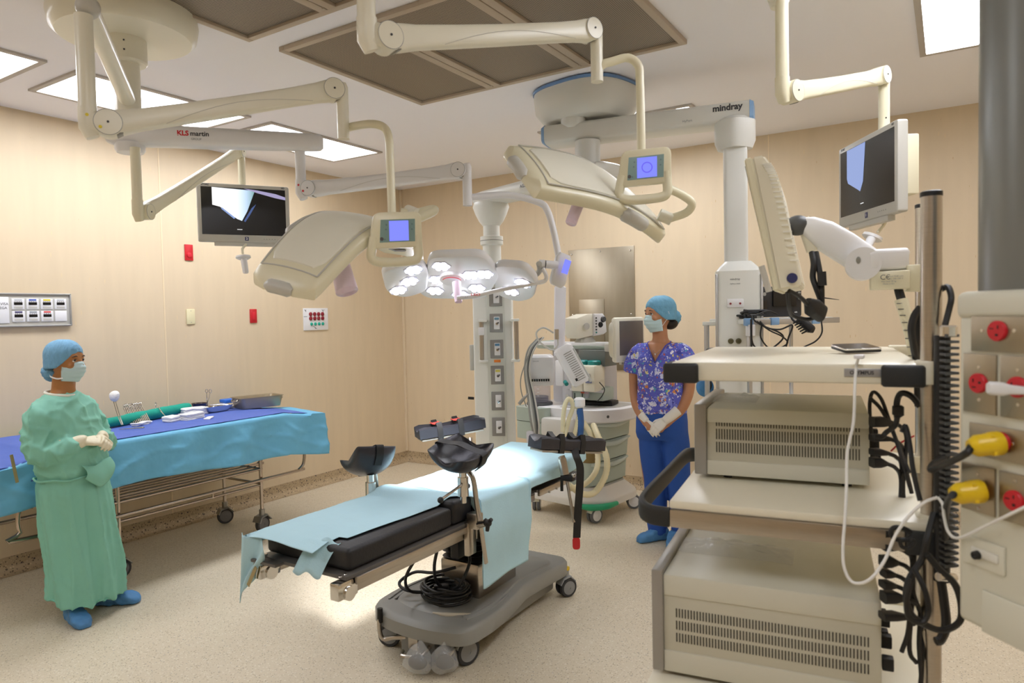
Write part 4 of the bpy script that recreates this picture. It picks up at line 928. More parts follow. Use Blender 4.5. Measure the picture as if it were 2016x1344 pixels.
# bundle of grey leads down the left side
for i, (m_, r_) in enumerate(((GREYM, .010), (GREYL, .008), (GREYM, .007), (GREYD, .006), (GREYL, .006))):
    dx = i*5
    bm = nb(); tube(bm, [V((-2.311,3.978,1.397))+V((.012*i, 0, .004*i)), V((-2.372,3.960,1.324))+V((.01*i, 0, 0)), V((-2.389,3.943,1.189))+V((.008*i, 0, 0)), V((-2.361,3.929,1.022))+V((.012*i, 0, 0)), V((-2.318,3.890,0.861))+V((.014*i, 0, 0)), V((-2.301,3.897,0.777))+V((.008*i, 0, 0))], r_, 8, 5); obj('lead', bm, m_, AM)
bm = nb(); tube(bm, [V((-2.362,3.941,1.291)), V((-2.401,3.910,1.157)), V((-2.401,3.906,1.057)), V((-2.372,3.919,0.955))], .004, 6, 5); obj('lead', bm, GREYM, AM)
bm = nb(); tube(bm, [V((-2.171,3.949,1.441)), V((-2.227,3.916,1.476)), V((-2.266,3.890,1.444)), V((-2.249,3.898,1.387)), V((-2.185,3.936,1.333)), V((-2.149,3.960,1.358)), V((-2.149,3.962,1.408))], .006, 8, 5); obj('lead', bm, GREYL, AM)
bm = nb(); cyl(bm, V((-2.155,3.961,1.464)), V((-2.154,3.958,1.398)), .014, n=12); obj('connector', bm, STEEL, AM)
bm = nb(); tube(bm, [V((-2.360,3.810,0.985)), V((-2.332,3.829,1.024)), V((-2.336,3.887,1.044))], [.012, .010, .006], 8, 3); obj('grey_plug', bm, GREYM, AM)
bm = nb(); box(bm, V((-2.321,3.884,0.755)), (.05, .04, .09), .008); obj('lead_bracket', bm, TW, AM)
# cream breathing hoses
def hose(pts, r=.017):
    P_ = cr([V(p) for p in pts], 10); R_ = [r*(1+.10*(i % 2)) for i in range(len(P_))]
    bm = nb(); tube(bm, P_, R_, 12); return obj('breathing_hose', bm, CREAMH, AM)
hose([V((-1.888,3.925,0.864)), V((-1.818,3.848,0.805)), V((-1.755,3.824,0.690)), V((-1.760,3.816,0.583)), V((-1.812,3.779,0.483)), V((-1.852,3.694,0.485)), V((-1.901,3.607,0.551))], .018)
hose([V((-1.942,3.892,0.885)), V((-1.874,3.872,0.803)), V((-1.823,3.841,0.712)), V((-1.807,3.788,0.614)), V((-1.864,3.748,0.533)), V((-1.924,3.650,0.517))], .016)
hose([V((-1.979,3.690,0.849)), V((-1.976,3.695,0.941)), V((-1.966,3.705,1.018)), V((-1.945,3.720,1.048)), V((-1.927,3.729,1.001)), V((-1.948,3.713,0.925)), V((-1.968,3.695,0.824))], .013)
hose([V((-1.945,3.720,1.051)), V((-1.917,3.736,1.013)), V((-1.896,3.747,0.970)), V((-1.906,3.738,0.893)), V((-1.921,3.724,0.811))], .013)
bm = nb(); lathe(bm, [(.025, -.03), (.034, -.02), (.034, .02), (.022, .03), (0, .03)], V((-1.893,3.751,1.025)), n=20); obj('connector', bm, COOL, AM)
bm = nb(); cyl(bm, V((-1.922,3.734,1.035)), V((-1.901,3.747,1.028)), .014, n=12); obj('connector', bm, TEAL, AM)
bm = nb(); tube(bm, [V((-1.893,3.750,0.991)), V((-1.888,3.750,0.908)), V((-1.890,3.743,0.792))], [.020, .022, .018], 12, 3); obj('blue_tube', bm, mat('blue_ribbed', '2d5a94', .4), AM)
bm = nb(); lathe(bm, [(.05, -.04), (.055, -.03), (.055, .045), (.04, .05), (0, .05)], V((-1.909,3.903,0.674)), n=24); obj('absorber', bm, mat('soda_lime', '8a7240', .4, alpha=.85), AM)
# display on its arm
t = thing('machine_display', 'large white-framed grey display facing left beside the woman in patterned scrubs', 'display', V((-1.953,4.616,1.371)))
DL = V((-1.985,4.443,1.378)); DR = V((-1.861,4.733,1.366)); c = (DL+DR)/2; ux = V((DR.x-DL.x, DR.y-DL.y, 0)).normalized(); nn = ux.cross(Z3)
if nn.y > 0: nn = -nn
RD = M((ux, -nn, Z3)).transposed(); wd = .285; hd_ = .315
bm = nb(); box(bm, c, (wd, .05, hd_), .018, rot=RD); fr = obj('housing', bm, WHITE, t)
bm = nb(); sbar(bm, [c-nn*.02-ux*.02, c-nn*.07-ux*.03], [(wd*.96, hd_*.94), (wd*.8, hd_*.8)], e=6); obj('back_shell', bm, WHITE, fr)
bm = nb(); box(bm, c+nn*.0255+ux*.008+Z3*.012, (wd*.80, .003, hd_*.76), .001, rot=RD); obj('screen', bm, mat('off_screen', '76706c', .25), t)
bm = nb(); box(bm, c-nn*.12-ux*.03-Z3*.06, (.06, .14, .06), .01, rot=RD); obj('arm', bm, GREYL, t)
bm = nb(); box(bm, c-nn*.03+ux*.0-Z3*(hd_/2+.01), (.10, .03, .02), .004, rot=RD); obj('connector_cover', bm, GREYL, t)
# white instrument on the top tray
t = thing('gas_monitor', 'white angular monitor with round knob on top of the anaesthesia machine', 'medical device', V((-2.160,4.369,1.392)))
g0 = V((-2.233,4.267,1.473)); g1 = V((-2.100,4.528,1.476)); ux = V((g1.x-g0.x, g1.y-g0.y, 0)).normalized(); nn = ux.cross(Z3); nn = nn if nn.y < 0 else -nn
c = (g0+g1)/2
bm = nb(); prism(bm, [(-.125, -.055), (-.10, -.085), (.02, -.065), (.02, .085), (-.02, .085), (-.125, .055)], c-nn*.08, ux, Z3, .15, .008); 
obj('rear_case', bm, WHITE, t)
bm = nb(); prism(bm, [(.015, -.070), (.10, -.060), (.125, -.045), (.115, .06), (.095, .085), (.015, .085)], c-nn*.10, ux, Z3, .19, .010); fc_ = obj('front_case', bm, COOL, t)
if ux.cross(Z3).dot(nn) > 0: fo = c+nn*0
SGN = .0955
pf = lambda x, z: c+nn*(.092 if ux.cross(Z3).dot(nn) > 0 else .102)+ux*x+Z3*z
for i in range(6):
    bm = nb(); lathe(bm, [(.006, 0), (.006, .004), (0, .004)], pf(.028, .055-.02*i), nn, 10); obj('key', bm, TEAL if i == 5 else GREYD, fc_)
bm = nb(); lathe(bm, [(.022, 0), (.018, .012), (0, .013)], pf(.09, .045), nn, 18); obj('knob', bm, GREYD, fc_)
bm = nb(); lathe(bm, [(.020, 0), (.016, .008), (0, .009)], pf(.066, .008), nn, 18); obj('knob', bm, BLACK, fc_)
bm = nb(); lathe(bm, [(.024, 0), (.024, .004), (.018, .006), (0, .006)], pf(-.055, .0), nn, 24); obj('badge_ring', bm, GREYL, t)
bm = nb(); box(bm, c+ux*.118-Z3*.035+nn*.02, (.03, .06, .05), .006); obj('side_clip', bm, BLACK, t)
bm = nb(); sbar(bm, [c-Z3*.115, c-Z3*.075], [(.14, .11), (.10, .08)], up=nn, e=4); obj('foot', bm, GREYL, t)
# keyboard
t = thing('keyboard', 'black keyboard lying on the anaesthesia machine worktop', 'keyboard', A(.12, -.02, .852), -.13)
bm = nb(); box(bm, A(.165, .01, .868), (.25, .17, .028), .006, rot=RA @ M.Rotation(.25, 3, 'Z')); obj('body', bm, BLACK, t)
bm = nb(); box(bm, A(.165, .01, .884), (.22, .12, .006), .002, rot=RA @ M.Rotation(.25, 3, 'Z')); obj('key_area', bm, mat('key_black', '232326', .5), t)
bm = nb(); tube(bm, [V((-2.027,4.321,1.091)), V((-1.997,4.337,1.045)), V((-2.009,4.328,1.000)), V((-2.060,4.353,0.953))], .0035, 6, 5); tag(obj('cable', bm, BLACK), 'thin dark lead beside the lower unit of the anaesthesia machine', 'cable')
# ------------------------------------------------------------------ operating table
TX, TW2 = -2.008, .2325
t = thing('operating_table', 'black-padded operating table on a grey wheeled base with steel rails', 'operating table', (TX, 2.8, 0))
BASEG = mat('base_grey_shell', '8f8f8a', .45, var=.04)
def shell(z, k=1, dx=0): return [V((-2.045+(x)*k, 2.88+(y)*k, z)) for x, y in rpoly([(-.29, -.49), (-.12, -.555), (.10, -.56), (.285, -.51), (.30, -.30), (.27, -.08), (.235, .08), (.27, .46), (.22, .53), (-.22, .53), (-.26, .46), (-.235, .08), (-.28, -.08), (-.31, -.30)], .07, 4)]
bm = nb(); loft(bm, [shell(.125, .985), shell(.13, 1), shell(.185, 1), shell(.20, .975), shell(.205, .94)]); bs = obj('base_shell', bm, BASEG, t)
bm = nb(); loft(bm, [shell(.205, .80), shell(.212, .78), shell(.212, .5)]); obj('base_ridge', bm, BASEG, bs)
bm = nb(); P_ = [V((-2.045+x, 2.88+y, .2065)) for x, y in ((-.25, -.10), (-.262, -.28), (-.24, -.42))]; tube(bm, P_, .005, 8, 5)
tube(bm, [p+V((.030, .012, .002)) for p in P_], .005, 8, 5); 
P_ = [V((-2.045+x, 2.88+y, .2065)) for x, y in ((.235, -.10), (.25, -.28), (.22, -.42))]; tube(bm, P_, .005, 8, 5); tube(bm, [p+V((-.030, .012, .002)) for p in P_], .005, 8, 5)
o_ = obj('raised_rib', bm, BASEG, bs); o_['kind'] = 'stuff'
bm = nb(); tube(bm, [V((-2.00, 2.44, .208)), V((-1.93, 2.452, .208)), V((-1.86, 2.49, .208)), V((-1.835, 2.52, .208))], [.004, .011, .010, .003], 10, 5); o_ = obj('tape_strip', bm, mat('tape_beige', 'c8c0ae', .6), bs)
bm = nb(); box(bm, (-2.07, 2.50, .2065), (.10, .04, .001)); obj('rating_label', bm, GREYM, bs, smooth=False)
bm = nb(); box(bm, (-2.045, 2.95, .080), (.36, .78, .10), .012); obj('lower_housing', bm, BASEG, t)
bm = nb(); box(bm, (-2.03, 2.43, .085), (.20, .14, .13), .012); obj('pedal_housing', bm, mat('pedal_housing_grey', '7c7b77', .45), t)
for c_, r_, yw in (((-2.26, 2.44), .055, .4), ((-1.845, 2.47), .062, 1.25), ((-1.80, 3.36), .052, 1.1), ((-2.25, 3.36), .052, 1.9)):
    caster(t, c_, r=r_, w_=.026, yaw=yw, fork=mat('caster_grey', '9a9c9c', .4), tyre=mat('caster_tyre', '2e2f32', .5), hub=mat('caster_disc', '8b8d8e', .4), top=.04)
bm = nb(); lathe(bm, [(.022, .146), (.022, .158), (.0, .158)], (-1.80, 3.36, 0)); obj('yellow_collar', bm, YELLOW, t, label='yellow collar')
# pedals
bm = nb(); tube(bm, [V((-2.235, 2.345, .205)), V((-2.235, 2.335, .13)), V((-2.225, 2.345, .075)), V((-2.17, 2.36, .085)), V((-2.10, 2.37, .10))], .011, 10, 4); pd = obj('brake_lever', bm, STEEL, t)
bm = nb(); cyl(bm, (-2.235, 2.340, .15), (-2.236, 2.344, .215), .013); obj('grip', bm, BLACK, pd)
bm = nb(); box(bm, (-2.045, 2.352, .10), (.055, .010, .075), .003); obj('pedal_plate', bm, STEEL, t)
bm = nb(); tube(bm, [V((-2.09, 2.33, .055)), V((-2.07, 2.30, .050)), V((-2.02, 2.31, .052))], .009, 8, 3); obj('pedal_bar', bm, STEEL, t)
for x, y, nm in ((-1.965, 2.285, 'black pedal in crumpled clear film, left of the pair'), (-1.862, 2.345, 'black pedal in crumpled clear film, right of the pair')):
    bm = nb(); cyl(bm, (x+.01, y+.10, .10), (x, y+.02, .07), .009); pd = obj('pedal_arm', bm, STEEL, t)
    bm = nb(); ell(bm, (x, y, .055), (.046, .036, .030)); obj('pedal', bm, BLACK, t)
    bm = nb(); ell(bm, (x, y, .060), (.066, .056, .055), n=24, m=14)
    for v in bm.verts:
        q = v.co*28; v.co += (v.co-V((x, y, .06)))*(noise.noise(q)*.22)
        if v.co.z > .07: v.co.x = x+(v.co.x-x)*max(.3, 1-(v.co.z-.07)*14); v.co.z += (v.co.z-.07)*.6
        v.co.z = max(v.co.z, .003)
    tag(obj('film_wrap', bm, FILM), nm.replace('black pedal in crumpled', 'crumpled').replace('clear film', 'clear film bag over the foot pedal'), 'plastic film')
# column
bm = nb(); box(bm, (-2.01, 2.83, .29), (.23, .34, .17), .012); obj('column_housing', bm, STEEL, t)
bm = nb(); rings = []
def rc(z, a, b): return [V((-2.01+x*a, 2.83+y*b, z)) for x, y in [se(2*PI*i/36, 6) for i in range(36)]]
for i in range(7):
    z = .37+i*.028; rings += [rc(z, .100, .155), rc(z+.014, .122, .178)]
rings.append(rc(.566, .100, .155)); loft(bm, rings); obj('bellows', bm, BLACK, t)
bm = nb(); box(bm, (-2.01, 2.80, .60), (.34, .46, .06), .008); obj('tilt_frame', bm, STEEL, t)
bm = nb(); box(bm, (-1.935, 2.56, .50), (.05, .07, .12), .01); obj('motor_box', bm, BLACK, t)
# frames: leg section and body section
def tb(name, x0, x1, y0, y1, z0, z1, m, bev=.004, par=t, label=None):
    bm = nb(); box(bm, ((x0+x1)/2, (y0+y1)/2, (z0+z1)/2), (x1-x0, y1-y0, z1-z0), bev); return obj(name, bm, m, par, label=label)
PL = mat('board_grey', '5e5a56', .4)
x0, x1 = TX-TW2, TX+TW2
tb('foot_board', x0, x0+.14, 1.66, 1.72, .648, .660, PL, .002); tb('leg_board', x0, x1, 1.70, 2.45, .648, .662, PL, .002)
tb('seat_board', x0, x1, 2.47, 3.0, .648, .662, PL, .002); tb('back_board', x0, x1, 3.02, 3.50, .655, .668, PL, .002)
for s in (-1, 1):
    xs = TX+s*(TW2+.004)
    tb('side_rail', xs-.006, xs+.006, 1.74, 2.42, .622, .650, STEEL); tb('leg_beam', xs-s*.03-.018, xs-s*.03+.018, 1.68, 2.44, .590, .640, STEEL)
    tb('end_block', xs-s*.03-.022, xs-s*.03+.022, 1.665, 1.76, .583, .645, CHROME, .006)
    tb('side_rail', xs-.008, xs+.008, 2.60, 2.98, .625, .658, STEEL); tb('side_rail', xs-.008, xs+.008, 3.03, 3.48, .635, .668, STEEL)
    bm = nb(); cyl(bm, (xs-s*.03-.03, 1.715, .60), (xs-s*.03+.03, 1.715, .60), .026, n=20); obj('hinge_disc', bm, CHROME, t)
    tb('joint_plate', xs-.012, xs+.012, 2.40, 2.46, .52, .665, STEEL, .004); tb('joint_plate', xs-.014, xs+.014, 2.46, 2.60, .58, .665, STEEL, .004)
    bm = nb(); cyl(bm, (xs-.02, 2.50, .575), (xs+s*.035, 2.50, .575), .020, n=18); obj('lock_knob', bm, BLACK, t)
    for y in (2.42, 2.48, 2.56, 3.12, 3.2):
        bm = nb(); cyl(bm, (xs, y, .640), (xs+s*.018, y, .640), .006, n=10); obj('bolt', bm, CHROME, t)
    for y, z in ((1.72, .663), (1.745, .663)):
        bm = nb(); lathe(bm, [(.007, 0), (.005, .003), (0, .003)], (TX+s*(TW2-.02), y-.03+.0, z), n=10); obj('bolt', bm, CHROME, t)
# mattress pieces
def pad(name, xa, xb, ya, yb, za, zb, dz=0):
    bm = nb(); box(bm, ((xa+xb)/2, (ya+yb)/2, (za+zb)/2), (xb-xa, yb-ya, zb-za), .018, seg=3)
    for v in bm.verts: v.co.z += (v.co.y-ya)*dz
    return obj(name, bm, mat('mattress_black', '1b1b1e', .5, bump=.1, bscale=90), t)
pad('mattress', x0+.01, x1-.012, 1.725, 2.33, .668, .748); pad('mattress', x0+.01, x1-.012, 2.335, 2.475, .668, .770)
pad('mattress', x0+.01, x1-.012, 2.49, 3.0, .668, .748); pad('mattress', x0+.01, x1-.012, 3.01, 3.50, .672, .750, .07)
# --- drape on the table
def dz(y):
    if y < 2.30: return .752
    if y < 2.50: return .752+.022*math.sin(PI*(y-2.30)/.20)
    if y < 3.0: return .754
    return .754+(y-3.0)*.075
def dfun(u, v):
    y = 1.655+v*1.87; fx = TX
    L_ = TW2+.01; 
    if y < 1.80: sr = .11-.0*(y); sr = .115-(y-1.655)*.1
    elif y < 2.38: sr = .135+.06*(y-1.8)
    elif y < 2.47: sr = .17+(y-2.38)/.09*.09
    elif y < 2.485: sr = .26+(y-2.47)/.015*.40
    elif y < 2.885: sr = .66-.02*(y-2.485)
    elif y < 2.905: sr = .652-(y-2.885)/.02*.33
    else: sr = .315-.015*math.sin(y*9)
    sl = -.33-.03*math.sin(y*6); s = sl+(sr-sl)*u
    z = dz(y); r = .02; a = abs(s); sg = 1 if s > 0 else -1
    if a < L_: x = a; zz = z
    elif a < L_+r*PI/2: th = (a-L_)/r; x = L_+r*math.sin(th); zz = z-r*(1-math.cos(th))
    else:
        h = a-L_-r*PI/2; x = L_+r+.012*math.sin(h*14)*min(1, h*6)+.006*math.sin(y*15+h*4)*min(1, h*5); zz = z-r-h
    # foot end: sheet droops over the edge
    w_ = .0022*noise.noise(V((s*9, y*9, 1)))+.0035*abs(noise.noise(V((s*4, y*3, 5))))
    ff = max(0, 1.735-y)
    if a < L_: zz -= ff*.12*(1+.6*math.sin(s*14))
    if a < L_-.0: zz += w_+.003
    else: x += w_*2
    return V((fx+sg*x, y-.0, zz))
bm = nb(); grid(bm, dfun, 110, 250)
o_ = obj('drape', bm, DRAPE, None, ang=70); solid(o_, .0016); tag(o_, 'pale blue paper drape covering the operating table and hanging down its right side', 'drape')
bm = nb(); pts = lambda u, v: V((-1.985+.13*u-.02*v, 1.745-.055*v-.03*v*v+.01*u, .758-.020*v-.085*v*v-.01*math.sin(u*9)))
grid(bm, pts, 16, 12); 
o_ = obj('drape_flap', bm, DRAPE, None, ang=70); solid(o_, .0016); tag(o_, 'folded corner of pale blue drape over the foot end of the black mattress', 'drape')
def lf(u, v): 
    return V((-2.285+.13*u-.03*v+.02*math.sin(v*5), 1.66-.015*math.sin(u*7+v*5)+.07*u*0, .755-.02*v-.27*v*(1-.62*u)-.02*u))
bm = nb(); grid(bm, lf, 12, 16); o_ = obj('drape_flap', bm, DRAPE, None, ang=70); solid(o_, .0016); tag(o_, 'pointed pale blue drape corner hanging at the far left of the foot end', 'drape')
bm = nb(); sbar(bm, [V((-2.245, 1.648, .56)), V((-2.195, 1.648, .64))], [(.016, .002)]*2, up=(0, -1, 0)); tag(obj('tape', bm, mat('tan_tape', 'a8986c', .6)), 'strip of tan adhesive tape on the drape corner at the foot end', 'tape')
bm = nb(); tube(bm, [V((-2.23, 2.47, .760)), V((-2.08, 2.478, .768)), V((-1.95, 2.47, .765)), V((-1.80, 2.475, .765))], .0035, 8, 6); tag(obj('drape_fold', bm, DRAPE), 'raised crosswise fold in the pale drape near the seat joint', 'drape')

# --- cable coil on the base
t2 = thing('cable_coil', 'tangled coil of black power cable on the grey base of the operating table', 'cable', (-2.06, 2.68, .212))
for k in range(7):
    a0 = random.random()*6; P_ = []
    for i in range(9):
        a_ = a0+i*.9; rr = .075+.03*random.random(); P_.append(V((-2.03+rr*1.25*math.cos(a_), 2.58+rr*math.sin(a_), .224+.010*k+.01*random.random())))
    bm = nb(); tube(bm, P_, .0068, 8, 5); obj('loop', bm, BLACK, t2)
for P_ in ([(-2.10, 2.56, .24), (-2.20, 2.50, .25), (-2.27, 2.52, .27), (-2.24, 2.60, .30), (-2.10, 2.58, .33), (-2.0, 2.62, .36)], [(-2.05, 2.60, .25), (-2.15, 2.48, .26), (-2.16, 2.44, .33), (-2.12, 2.46, .42), (-2.05, 2.50, .52)], [(-1.99, 2.60, .25), (-2.03, 2.52, .31), (-2.0, 2.46, .42), (-1.97, 2.47, .55)], [(-2.0, 2.6, .26), (-1.92, 2.55, .32), (-1.90, 2.6, .42), (-1.94, 2.6, .5)]):
    bm = nb(); tube(bm, [V(p) for p in P_], .0075, 8, 6); obj('lead', bm, BLACK, t2)
bm = nb(); box(bm, (-2.03, 2.545, .285), (.07, .03, .025), .005, rot=M.Rotation(.6, 3, 'Z')); obj('plug', bm, BLACK, t2)

# --- leg holders
def holder(label, base, cup_c, ax, up, side, polepts):
    t = thing('leg_holder', label, 'leg rest', base)
    ax = V(ax).normalized(); up = V(up); up = (up-ax*up.dot(ax)).normalized(); sd = ax.cross(up)
    c = V(cup_c); N = 30; rings = []
    for i in range(N+1):
        s = -1+2*i/N; o = c+ax*(s*.100)+up*(.026*abs(s)**2.2)
        R0 = .118*(1-.08*s*s); th = .004+.028*math.sqrt(max(0, 1-abs(s)**5)); R0 -= (.032-th)*.5; ring = []; K = 22; span = math.radians(88)*(1-.16*s*s)
        for j in range(K+1):
            a_ = -span+2*span*j/K; ring.append(o+sd*math.sin(a_)*R0*1.05-up*math.cos(a_)*R0*.86)
        for j in range(K+1):
            a_ = span-2*span*j/K; q = th*max(.10, math.sqrt(max(0, 1-(abs(a_)/span)**7))); ring.append(o+sd*math.sin(a_)*(R0-q)*1.05-up*(math.cos(a_)*(R0-q)*.86)+up*.002)
        rings.append(ring)
    bm = nb(); loft(bm, rings); bmesh.ops.recalc_face_normals(bm, faces=bm.faces)
    o_ = obj('padded_cup', bm, PAD, t, ang=75); md = o_.modifiers.new('s', 'SUBSURF'); md.levels = 1; md.render_levels = 1
    bm = nb()   # strap across the mouth
    P_ = [c+sd*1.07*.118*math.sin(a_)-up*.86*.121*math.cos(a_) for a_ in [math.radians(x) for x in (78, 60, 40)]]
    P_ = P_[::-1]+[c+sd*.118*1.03*x+up*(.012-.010*abs(x)) for x in (1, .5, 0, -.5, -1)]+[c-sd*1.07*.118*math.sin(a_)-up*.86*.121*math.cos(a_) for a_ in [math.radians(x) for x in (78, 60, 40)]]
    sbar(bm, P_, (.035, .005), up=ax.cross(sd) if 0 else up, n=12, e=6)
    bm.free(); bm = nb()
    P2 = cr(P_, 4); loft(bm, [[p+ax*.018, p+ax*.018+(p-c).normalized()*.005, p-ax*.018+(p-c).normalized()*.005, p-ax*.018] for p in P2]); obj('strap', bm, BLACK, t)
    bm = nb(); tube(bm, [V(p) for p in polepts], .011, 12, 4); obj('support_rod', bm, STEEL, t)
    sk = c-up*.10; 
    bm = nb(); cyl(bm, sk-Z3*.0, sk-Z3*.035, .017); cyl(bm, sk-Z3*.035, sk-Z3*.115, .024); cyl(bm, sk-Z3*.115, sk-Z3*.145, .014); obj('socket', bm, CHROME, t)
    return t, sk
cR = V((-1.727,2.318,1.015))
t, sk = holder('black padded leg rest nearest the camera, clamped at the right side of the table', (-1.76, 2.47, .64), cR, (.10, .93, .22), (.1, -.35, 1), 1,
   [V((-1.716,2.355,0.906)), V((-1.693,2.356,0.871)), V((-1.700,2.383,0.777)), V((-1.706,2.411,0.693)), V((-1.714,2.429,0.665))])
bm = nb(); sbar(bm, [V((-1.715,2.428,0.676)), V((-1.717,2.447,0.593)), V((-1.715,2.467,0.479))], [(.020, .012)]*3, up=(1, 0, 0)); obj('flat_bar', bm, STEEL, t)
bm = nb(); box(bm, V((-1.746,2.433,0.673)), (.06, .05, .07), .008); obj('clamp', bm, STEEL, t)
bm = nb(); cyl(bm, V((-1.712,2.418,0.664)), V((-1.657,2.394,0.685)), .016); obj('clamp_shaft', bm, CHROME, t)
bm = nb(); kc = V((-1.646,2.389,0.687))
for a_ in (.6, 2.7, 4.7): cyl(bm, kc, kc+V((.2*math.sin(a_), -.1, 0))*.02+V((math.cos(a_)*.02, 0, math.sin(a_)*.034)), .011, .008, 10)
ell(bm, kc, (.016, .016, .016)); obj('wing_knob', bm, BLACK, t)
bm = nb(); cyl(bm, V((-1.725,2.312,0.856)), V((-1.735,2.186,0.824)), .006); lv = obj('lock_lever', bm, STEEL, t)
bm = nb(); ell(bm, V((-1.736,2.185,0.822)), (.013, .013, .013)); obj('ball', bm, BLACK, lv)
bm = nb(); ell(bm, V((-1.727,2.357,0.843)), (.013, .013, .013)); obj('ball', bm, BLACK, t)
cL = V((-2.304,2.364,0.928))
t, sk = holder('black padded leg rest on the far left side of the table, seen from its side', (-2.27, 2.45, .64), cL, (.35, .93, -.12), (-.50, -.20, .85), 1,
   [V((-2.281,2.376,0.882)), V((-2.277,2.377,0.851)), V((-2.278,2.386,0.801)), V((-2.288,2.401,0.748))])
# --- arm boards
def armboard(label, p0, p1, w_, red):
    p0 = V(p0); p1 = V(p1); ax = (p1-p0).normalized(); L = (p1-p0).length; sd = ax.cross(Z3).normalized(); up = sd.cross(ax)
    t = thing('arm_board', label, 'arm rest', (p0+p1)/2)
    Rb = M((ax, -sd, up)).transposed(); c = (p0+p1)/2
    bm = nb(); box(bm, c-up*.012, (L*.94, w_*.86, .012), .003, rot=Rb); obj('board', bm, mat('armboard_plate', 'a9a59c', .35, .5), t)
    bm = nb(); rings = []
    for i in range(15):
        s = i/14; o = p0+ax*L*s-up*.002; ring = []
        e_ = 1 if 0 < i < 14 else .9
        for x, z in [(-.5, 0), (-.5, .055), (-.42, .066), (-.2, .045), (0, .036), (.2, .045), (.42, .066), (.5, .055), (.5, 0)]:
            ring.append(o+sd*x*w_*e_+up*(z*(.9+.1*math.cos(s*7)))*e_)
        rings.append(ring)
    loft(bm, rings); obj('pad', bm, PAD, t)
    for s in (.30, .62):
        bm = nb(); P_ = [(-.52, -.02), (-.53, .04), (-.42, .078), (-.2, .060), (0, .052), (.2, .060), (.42, .078), (.53, .04), (.52, -.02), (0, -.024)]
        loft(bm, [[p0+ax*(L*s+q)+sd*x*w_+up*z for x, z in P_] for q in (-.016, .016)]); loft(bm, [[p0+ax*(L*s+q)+sd*x*w_*.98+up*(z*.98-.001) for x, z in P_] for q in (-.016, .016)]); st_ = obj('strap', bm, BLACK, t)
        if red:
            bm = nb(); prism(bm, rpoly([(-.024, -.07), (.024, -.07), (.024, .02), (-.024, .02)], .02), p0+ax*L*s+up*.066+sd*.0, ax, sd, .004); obj('strap_tip', bm, mat('red_strap_tip', 'e05048', .5), st_, label='red strap tip')
    return t, p0, p1
t, p0, p1 = armboard('black padded arm board beyond the table with red-tipped straps', V((-2.560,3.028,0.875)), V((-2.333,3.351,0.912)), .13, 1)
bm = nb(); cyl(bm, V((-2.349,3.243,0.856)), V((-2.318,3.210,0.738)), .014); obj('post', bm, STEEL, t)
t, p0, p1 = armboard('black padded arm board on the right side of the table head', V((-1.745,2.952,0.903)), V((-1.583,3.347,0.838)), .12, 0)
bm = nb(); cyl(bm, V((-1.684,3.118,0.833)), V((-1.677,3.121,0.814)), .018); cyl(bm, V((-1.681,3.119,0.820)), V((-1.663,3.115,0.741)), .022); obj('socket', bm, STEEL, t)
bm = nb(); box(bm, V((-1.650,3.122,0.725)), (.07, .04, .03), .006); kn = obj('clamp', bm, BLACK, t)
bm = nb(); cyl(bm, V((-1.676,3.105,0.713)), V((-1.676,3.103,0.658)), .008); obj('lever_grip', bm, BLACK, t)
bm = nb(); ell(bm, V((-1.612,3.112,0.744)), (.012, .012, .012)); obj('chrome_knob', bm, CHROME, t)
bm = nb(); cyl(bm, V((-1.654,3.119,0.712)), V((-1.600,3.085,0.511)), .008); obj('rod', bm, STEEL, t)
bm = nb(); 
P_ = [V((-1.634,3.021,0.880)), V((-1.575,3.022,0.873)), V((-1.538,3.022,0.869)), V((-1.538,3.021,0.859))]
def band(name, pts, w_, m, par, wd=V((.85, .53, 0))):
    bm = nb(); wd = V(wd).normalized(); P2 = cr([V(p) for p in pts], 5); nn_ = wd.cross(Z3)
    loft(bm, [[p-wd*w_/2, p+wd*w_/2, p+wd*w_/2+nn_*.004, p-wd*w_/2+nn_*.004] for p in P2]); return obj(name, bm, m, par)
sp_ = thing('hanging_strap', 'long black strap with a red rounded tip hanging from the right arm board', 'strap', V((-1.586,3.109,0.838)))
band('webbing', [V((-1.615,3.128,0.879)), V((-1.590,3.106,0.841)), V((-1.575,3.113,0.787)), V((-1.577,3.108,0.684)), V((-1.583,3.099,0.582)), V((-1.589,3.089,0.434))], .038, BLACK, sp_)
bm = nb(); c_ = V((-1.591,3.088,0.429)); wd = V((.85, .53, 0)); prism(bm, rpoly([(-.019, .008), (.019, .008), (.019, -.055), (-.019, -.055)], .018), c_, wd, Z3, .004); obj('tip', bm, RED, sp_, label='red strap tip')

# ------------------------------------------------------------------ instrument trolley
NX, FX, Y0, Y1 = -4.25, -4.74, 1.95, 3.31
t = thing('instrument_trolley', 'stainless steel tube trolley on black casters along the left wall', 'trolley', (-4.5, 2.75, 0))
TUBE = mat('trolley_tube', 'b9aca0', .25, 1, var=.08)
def tt(name, pts, r=.011, k=0): 
    bm = nb(); tube(bm, [V(p) for p in pts], r, 10, k); return obj(name, bm, TUBE, t)
for x in (NX-.05, FX):
    for y in (2.26, Y1-.01):
        tt('leg', [(x, y, .16), (x, y, .82)], .013)
        caster(t, (x, y), r=.060, w_=.030, yaw=(1.65 if x > -4.5 and y > 3 else 1.2 if x < -4.5 else 1.5), twin=False, fork=mat('caster_steel', '98958e', .3, .8), tyre=mat('grey_black_tyre', '3c3a3a', .6), hub=mat('hub_grey', '6e6a68', .5), top=.05)
for x in (NX-.05, FX):
    for z in (.465, .52) if x < -4.5 else (.47,): tt('rail', [(x, 1.85, z), (x, Y1, z)])
